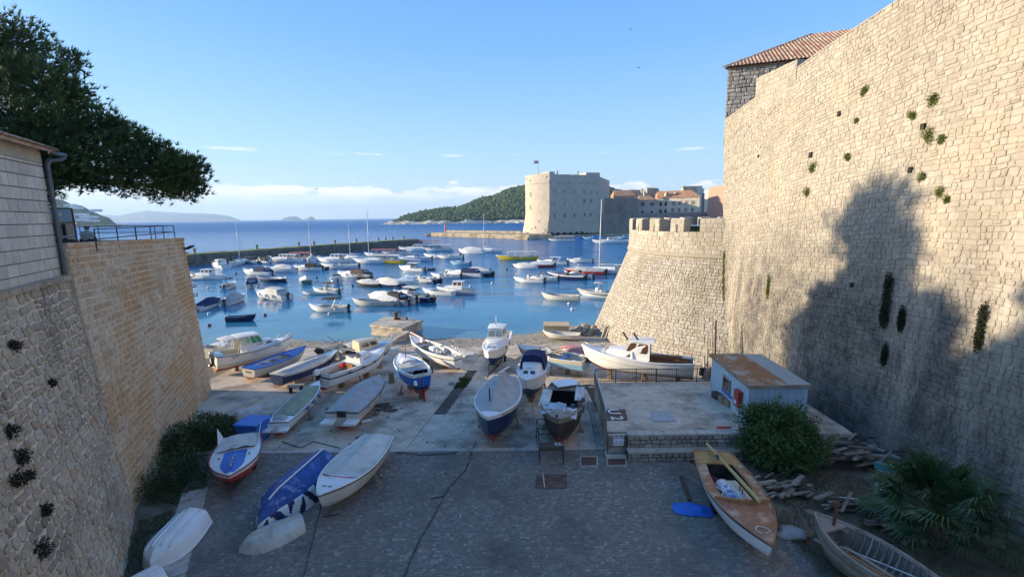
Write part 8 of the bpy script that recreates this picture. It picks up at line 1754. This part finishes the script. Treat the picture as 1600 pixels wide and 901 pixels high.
for s in (-1, 1):
    mb = MB(); mb.blob((s*.16, .62, -.36), (.05, .12, .045), 5, 2, .03); mb.build('shoe', BK, ps, True)
    hd = MB(); 
    for k in range(4): x = s*.12+(k-1.5)*.019; l = (.062, .075, .07, .055)[k]; hd.tube([(x, .46, .17), (x, .46+l*.6, .168), (x, .46+l, .15)], [.010, .009, .007], 5)
    hd.tube([(s*.12-s*.03, .44, .17), (s*.12-s*.055, .47, .165), (s*.12-s*.06, .495, .155)], [.011, .01, .008], 5); hd.blob((s*.12, .44, .17), (.042, .045, .016), 6, 1, .02); hd.build('hand', m_skin, ps, True)
# birds
for (u, v, y, w, lab) in ((494, 295, 75, .95, 'dark gull gliding low over the horizon'), (985, 46, 60, .5, 'tiny dark bird high in the sky above the fort'), (998, 106, 60, .6, 'small dark bird in the sky right of the highest one'), (313, 337, 45, .25, 'tiny dark bird beside the tip of the pine crown')):
    p = gy(u, v, y); b = thing('bird', lab, 'bird', p); mb = MB(); mb.tube([(-.25*w, 0, 0), (-.1*w, 0, .02), (.12*w, 0, .02), (.28*w, 0, 0)], [.01, .07*w, .06*w, .015], 6); mb.build('body', BK, b, True)
    for s in (-1, 1): mb = MB(); mb.add([(-.08*w, 0, .03), (.1*w, 0, .03), (.06*w, s*.35*w, .12*w), (-.05*w, s*.35*w, .12*w), (-.02*w, s*.8*w, .02)], [(0, 1, 2, 3), (3, 2, 4), (3, 2, 1, 0), (4, 2, 3)]); mb.build('wing', BK, b)
    b.rotation_euler = (0, 0, rad(80 if w > .6 else 30))
# ---- house behind the city wall top, right
Pc = gy(1138, 107, 41.2); zE = Pc.z-19; zH = 19.
hs = thing('roofed_house', 'grey rubble house with a hipped clay-tile roof rising behind the city wall', 'house', (Pc.x, 41.2, zH), rad(-20))
mb = MB(); mb.prism([(.0, .03), (18, .03), (22, 18), (9, 18)], 0, zE); mb.build('wall', m_mortR, hs)
m_grub = mat('grey_rubble', (.3, .3, .3), tint=[(.26, .23, .20), (.34, .30, .27), (.42, .38, .34), (.30, .26, .23)], rough=.95, bump=.6, scale=5, bscale=16, bdist=.03, var=.2)
HM = Matrix.Translation(hs.location) @ Matrix.Rotation(rad(-20), 4, 'Z'); HI = HM.inverted()
n0 = set(hs.children); stone_wall('', '', lambda s, t: HM @ Vector((s, 0, .6+t)), 11, zE-.65, 1, hr=(.26, .36), wr=(.35, .6), relief=.06, joint=.04, jit=.03, ms=m_grub, mm=m_mortR, warp=.04, root=hs, core=False, nind=200)
for c in set(hs.children)-n0: c.location = (0, 0, 0); c.data.transform(HI)
ee = .35; tanr = math.tan(rad(28)); run = 8.; e0, e1 = Vector((-ee, -ee, zE)), Vector((18, -ee, zE)); r0 = e0+Vector((run, run, run*tanr)); r1 = Vector((18, run-ee, zE+run*tanr)); bk0, bk1 = e0+Vector((8.5, 2*run, 0)), e1+Vector((0, 2*run, 0))
mb = MB(); mb.add([e0, e1, r1, r0, bk1, bk0], [(0, 1, 2, 3), (4, 5, 3, 2), (5, 0, 3)]); mb.add([p-Vector((0, 0, .08)) for p in (e0, e1, bk1, bk0)], [(3, 2, 1, 0)]); mb.build('roof_deck', m_tile, hs)
up = Vector((0, 1, tanr)).normalized(); nt_ = 0; rest = MB()
for i in range(46):
    x = e0.x+.15+i*.29; ym = min(run, x-e0.x); L_ = ym/up.y; k = 0
    while k < L_-.1:
        t_ = half_tile(Vector((x, e0.y, zE+.03))+up*(k-.06), up, .27, min(.5, L_-k+.1), n=4); k += .42; nt_ += 1
        if nt_ <= 280: t_.build('roof_tile', m_tile, hs)
        else: rest.add(t_.v, t_.f)
rest.build('roof_tiles', m_tile, hs, kind='stuff')
for i in range(20): p = e0.lerp(r0, i/20); half_tile(p+Vector((0, 0, .06)), (r0-e0), .3, .62).build('hip_tile', m_tile, hs)
# sunlit merlon standing on the wall in front of the house
mq = gy(1233, 135, 33.2); mt = thing('wall_merlon', 'sunlit block merlon on the crest of the city wall before the roofed house', 'merlon', (mq.x, mq.y, 20.5)); off = -mt.location
a0 = Vector((19.25, 31.9, 0)); a1 = Vector((18.85, 36.2, 0)); d = a1-a0; nn = Vector((-d.y, d.x, 0)).normalized()
ztop = gy(1238, 93, 32).z
mb = MB(); mb.prism([tuple(a0.xy), tuple((a0-nn*1.0).xy), tuple((a1-nn*1.0).xy), tuple(a1.xy)], 20., ztop-.03); mb.build('core', m_mortR, mt, loc=off)
n0 = set(mt.children); stone_wall('', '', lambda s, t: a0+d*s/d.length+Vector((0, 0, 20.5+t)), d.length, ztop-20.5, -1, hr=(.3, .4), wr=(.4, .7), relief=.04, joint=.02, ms=m_wallR, mm=m_mortR, root=mt, core=False, nind=80)
for c in set(mt.children)-n0: c.location = off
# coping along the crest of the city wall
cr = thing('wall_coping', 'thin weathered coping along the sloping crest of the city wall', 'coping', (20, 25, 24)); off = -cr.location
N = 70
for i in range(N):
    a, b = fnR(SRw*(.12+.88*(i+.02)/N), 23.), fnR(SRw*(.12+.88*(i+.98)/N), 23.); mb = MB(); mb.beam(a+Vector((.35, 0, .04)), b+Vector((.35, 0, .04)), .8, .1); mb.build('coping_stone', m_wallR, cr, loc=off)
for (u, v, s_, lab) in ((1270, 243, .16, 'square dark hole above the drooping tuft in the city wall'), (1312, 183, .13, 'small square putlog hole high in the city wall'), (1423, 270, .13, 'square putlog hole above the peak of the tree shadow'), (1456, 155, .14, 'dark putlog hole in the upper right of the city wall'), (1441, 195, .13, 'dark putlog hole over the ferny tuft'), (1331, 450, .12, 'putlog hole in the shaded part of the city wall'), (1184, 246, .08, 'tiny dark hole near the far edge of the city wall')):
    p = wall_pt(fnR, SRw, 23., u, v); mb = MB(); mb.box((0, 0, 0), (.12, s_*1.6, s_*2.2)); mb.build('putlog_hole', m_dark, label=lab, cat='hole', group='holes in the city wall', loc=p-Vector((.03, 0, 0)))
for (u, v, lab) in ((181, 640-90, 'dark hole in the upper rubble wall'),): pass
# white vehicle glimpsed through the battlements, bush behind
q = ray(1092, 362); v_ = thing('parked_car', 'white car glimpsed through the widest gap of the bastion battlements', 'car', (17.6, 42.6, 10.66), 2.6)
hh = MB(); prof = [(-2., .35), (-1.95, .75), (-1.2, .85), (-.7, 1.3), (.7, 1.32), (1.25, .9), (2., .75), (2.05, .35)]; hh.add([(x, -.8, z) for x, z in prof]+[(x, .8, z) for x, z in prof], [tuple(range(8)), tuple(range(15, 7, -1))]+[(i, 8+i, 8+(i+1) % 8, (i+1) % 8) for i in range(8)]); hh.build('body', W_, v_)
hh = MB(); hh.add([(-1.12, -.81, .87), (-.68, -.81, 1.24), (.66, -.81, 1.26), (1.15, -.81, .9)], [(3, 2, 1, 0), (0, 1, 2, 3)]); hh.add([(-1.12, .81, .87), (-.68, .81, 1.24), (.66, .81, 1.26), (1.15, .81, .9)], [(0, 1, 2, 3), (3, 2, 1, 0)]); hh.build('window', GL, v_)
for x in (-1.3, 1.3):
    for s in (-1, 1): hh = MB(); hh.lathe([(.3, -.1), (.3, .1)], 12, (x, s*.72, .3), M=Matrix.Rotation(math.pi/2, 3, 'X')); hh.build('wheel', RUB, v_)
shrub('small bush growing inside the bastion seen through a battlement gap', (16.9, 41.3, 10.65), [((0, 0, .5), (.6, .6, .6), 1)], 900, .1, .04, m_wplant, 2)
# white car roof seen; gate posts etc.

# litter, chips and leaves
mb = MB()
for i in range(420):
    x, y = R.uniform(-14, 5), R.uniform(11, 43) if R.random() < .5 else R.uniform(21.6, 33)
    if y < 21.3 and (x < edge_x(SL, y) or R.random() < .6): continue
    l = R.uniform(.03, .16); mb.box((x, y, hz(x, y)+.03), (l, l*R.uniform(.2, .8), R.uniform(.01, .04)), R.random()*3, m=R.choice((0, 0, 1, 2)))
mb.build('litter', [m_twig, WG, m_bw], kind='stuff', label='wood chips, leaves and scraps strewn over slip and street')
mb = MB()
for i in range(26):
    u, v = R.choice(((455, 655), (580, 690), (470, 620), (560, 700), (900, 600), (610, 640), (345, 660))); q = G(u+R.uniform(-25, 25), v+R.uniform(-8, 8)); mb.blob(q+Vector((0, 0, .01)), (R.uniform(.2, .7), R.uniform(.12, .4), .03), i, 1, .5)
mb.build('dirt_patches', m_mud, kind='stuff', label='low smears of mud and rotted leaves on the slip')
# ---- pines added out of view, crowns fitted to shade the city wall
def shade_pine(base, rr, name, label, hh):
    x, y, z = base; g = random.Random(name); c = []
    for i in range(14):
        a = g.random()*6.28; d = g.uniform(0, rr*.75); c.append(((x+d*math.cos(a), y+d*math.sin(a), z+.9+(hh-3)*(i/13)), g.uniform(1.9, 2.7)*(1-.03*i)))
    pine(name, label, base, c, .3, dens=170, w=.07, L=(.3, .6), sq=1, group='pines of the grove left of the house')
for k, (x, y, h_) in enumerate(((-47, 31.3, 8.5), (-52, 25, 12.), (-36.5, 26.5, 10.8), (-36, 21, 12.3), (-44, 27.5, 9.), (-35.5, 16.5, 14.2))): shade_pine((x, y, 11.5), 3.4, k+5, 'rounded dark pine of the grove standing left of the house, out past its corner', h_)
# ================================================================== HAZE: one closed box of thin air round everything
m_hz = bpy.data.materials.new('thin_haze'); m_hz.use_nodes = True; n_ = m_hz.node_tree.nodes; n_.clear(); o_ = n_.new('ShaderNodeOutputMaterial'); v_ = n_.new('ShaderNodeVolumePrincipled')
v_.inputs['Density'].default_value = .0001; v_.inputs['Color'].default_value = (.5, .7, 1, 1); v_.inputs['Anisotropy'].default_value = .2; m_hz.node_tree.links.new(v_.outputs[0], o_.inputs['Volume'])
mb = MB(); mb.box((0, 5200, 140), (24000, 11200, 290)); mb.build('haze', m_hz, kind='stuff', label='thin bluish sea haze')
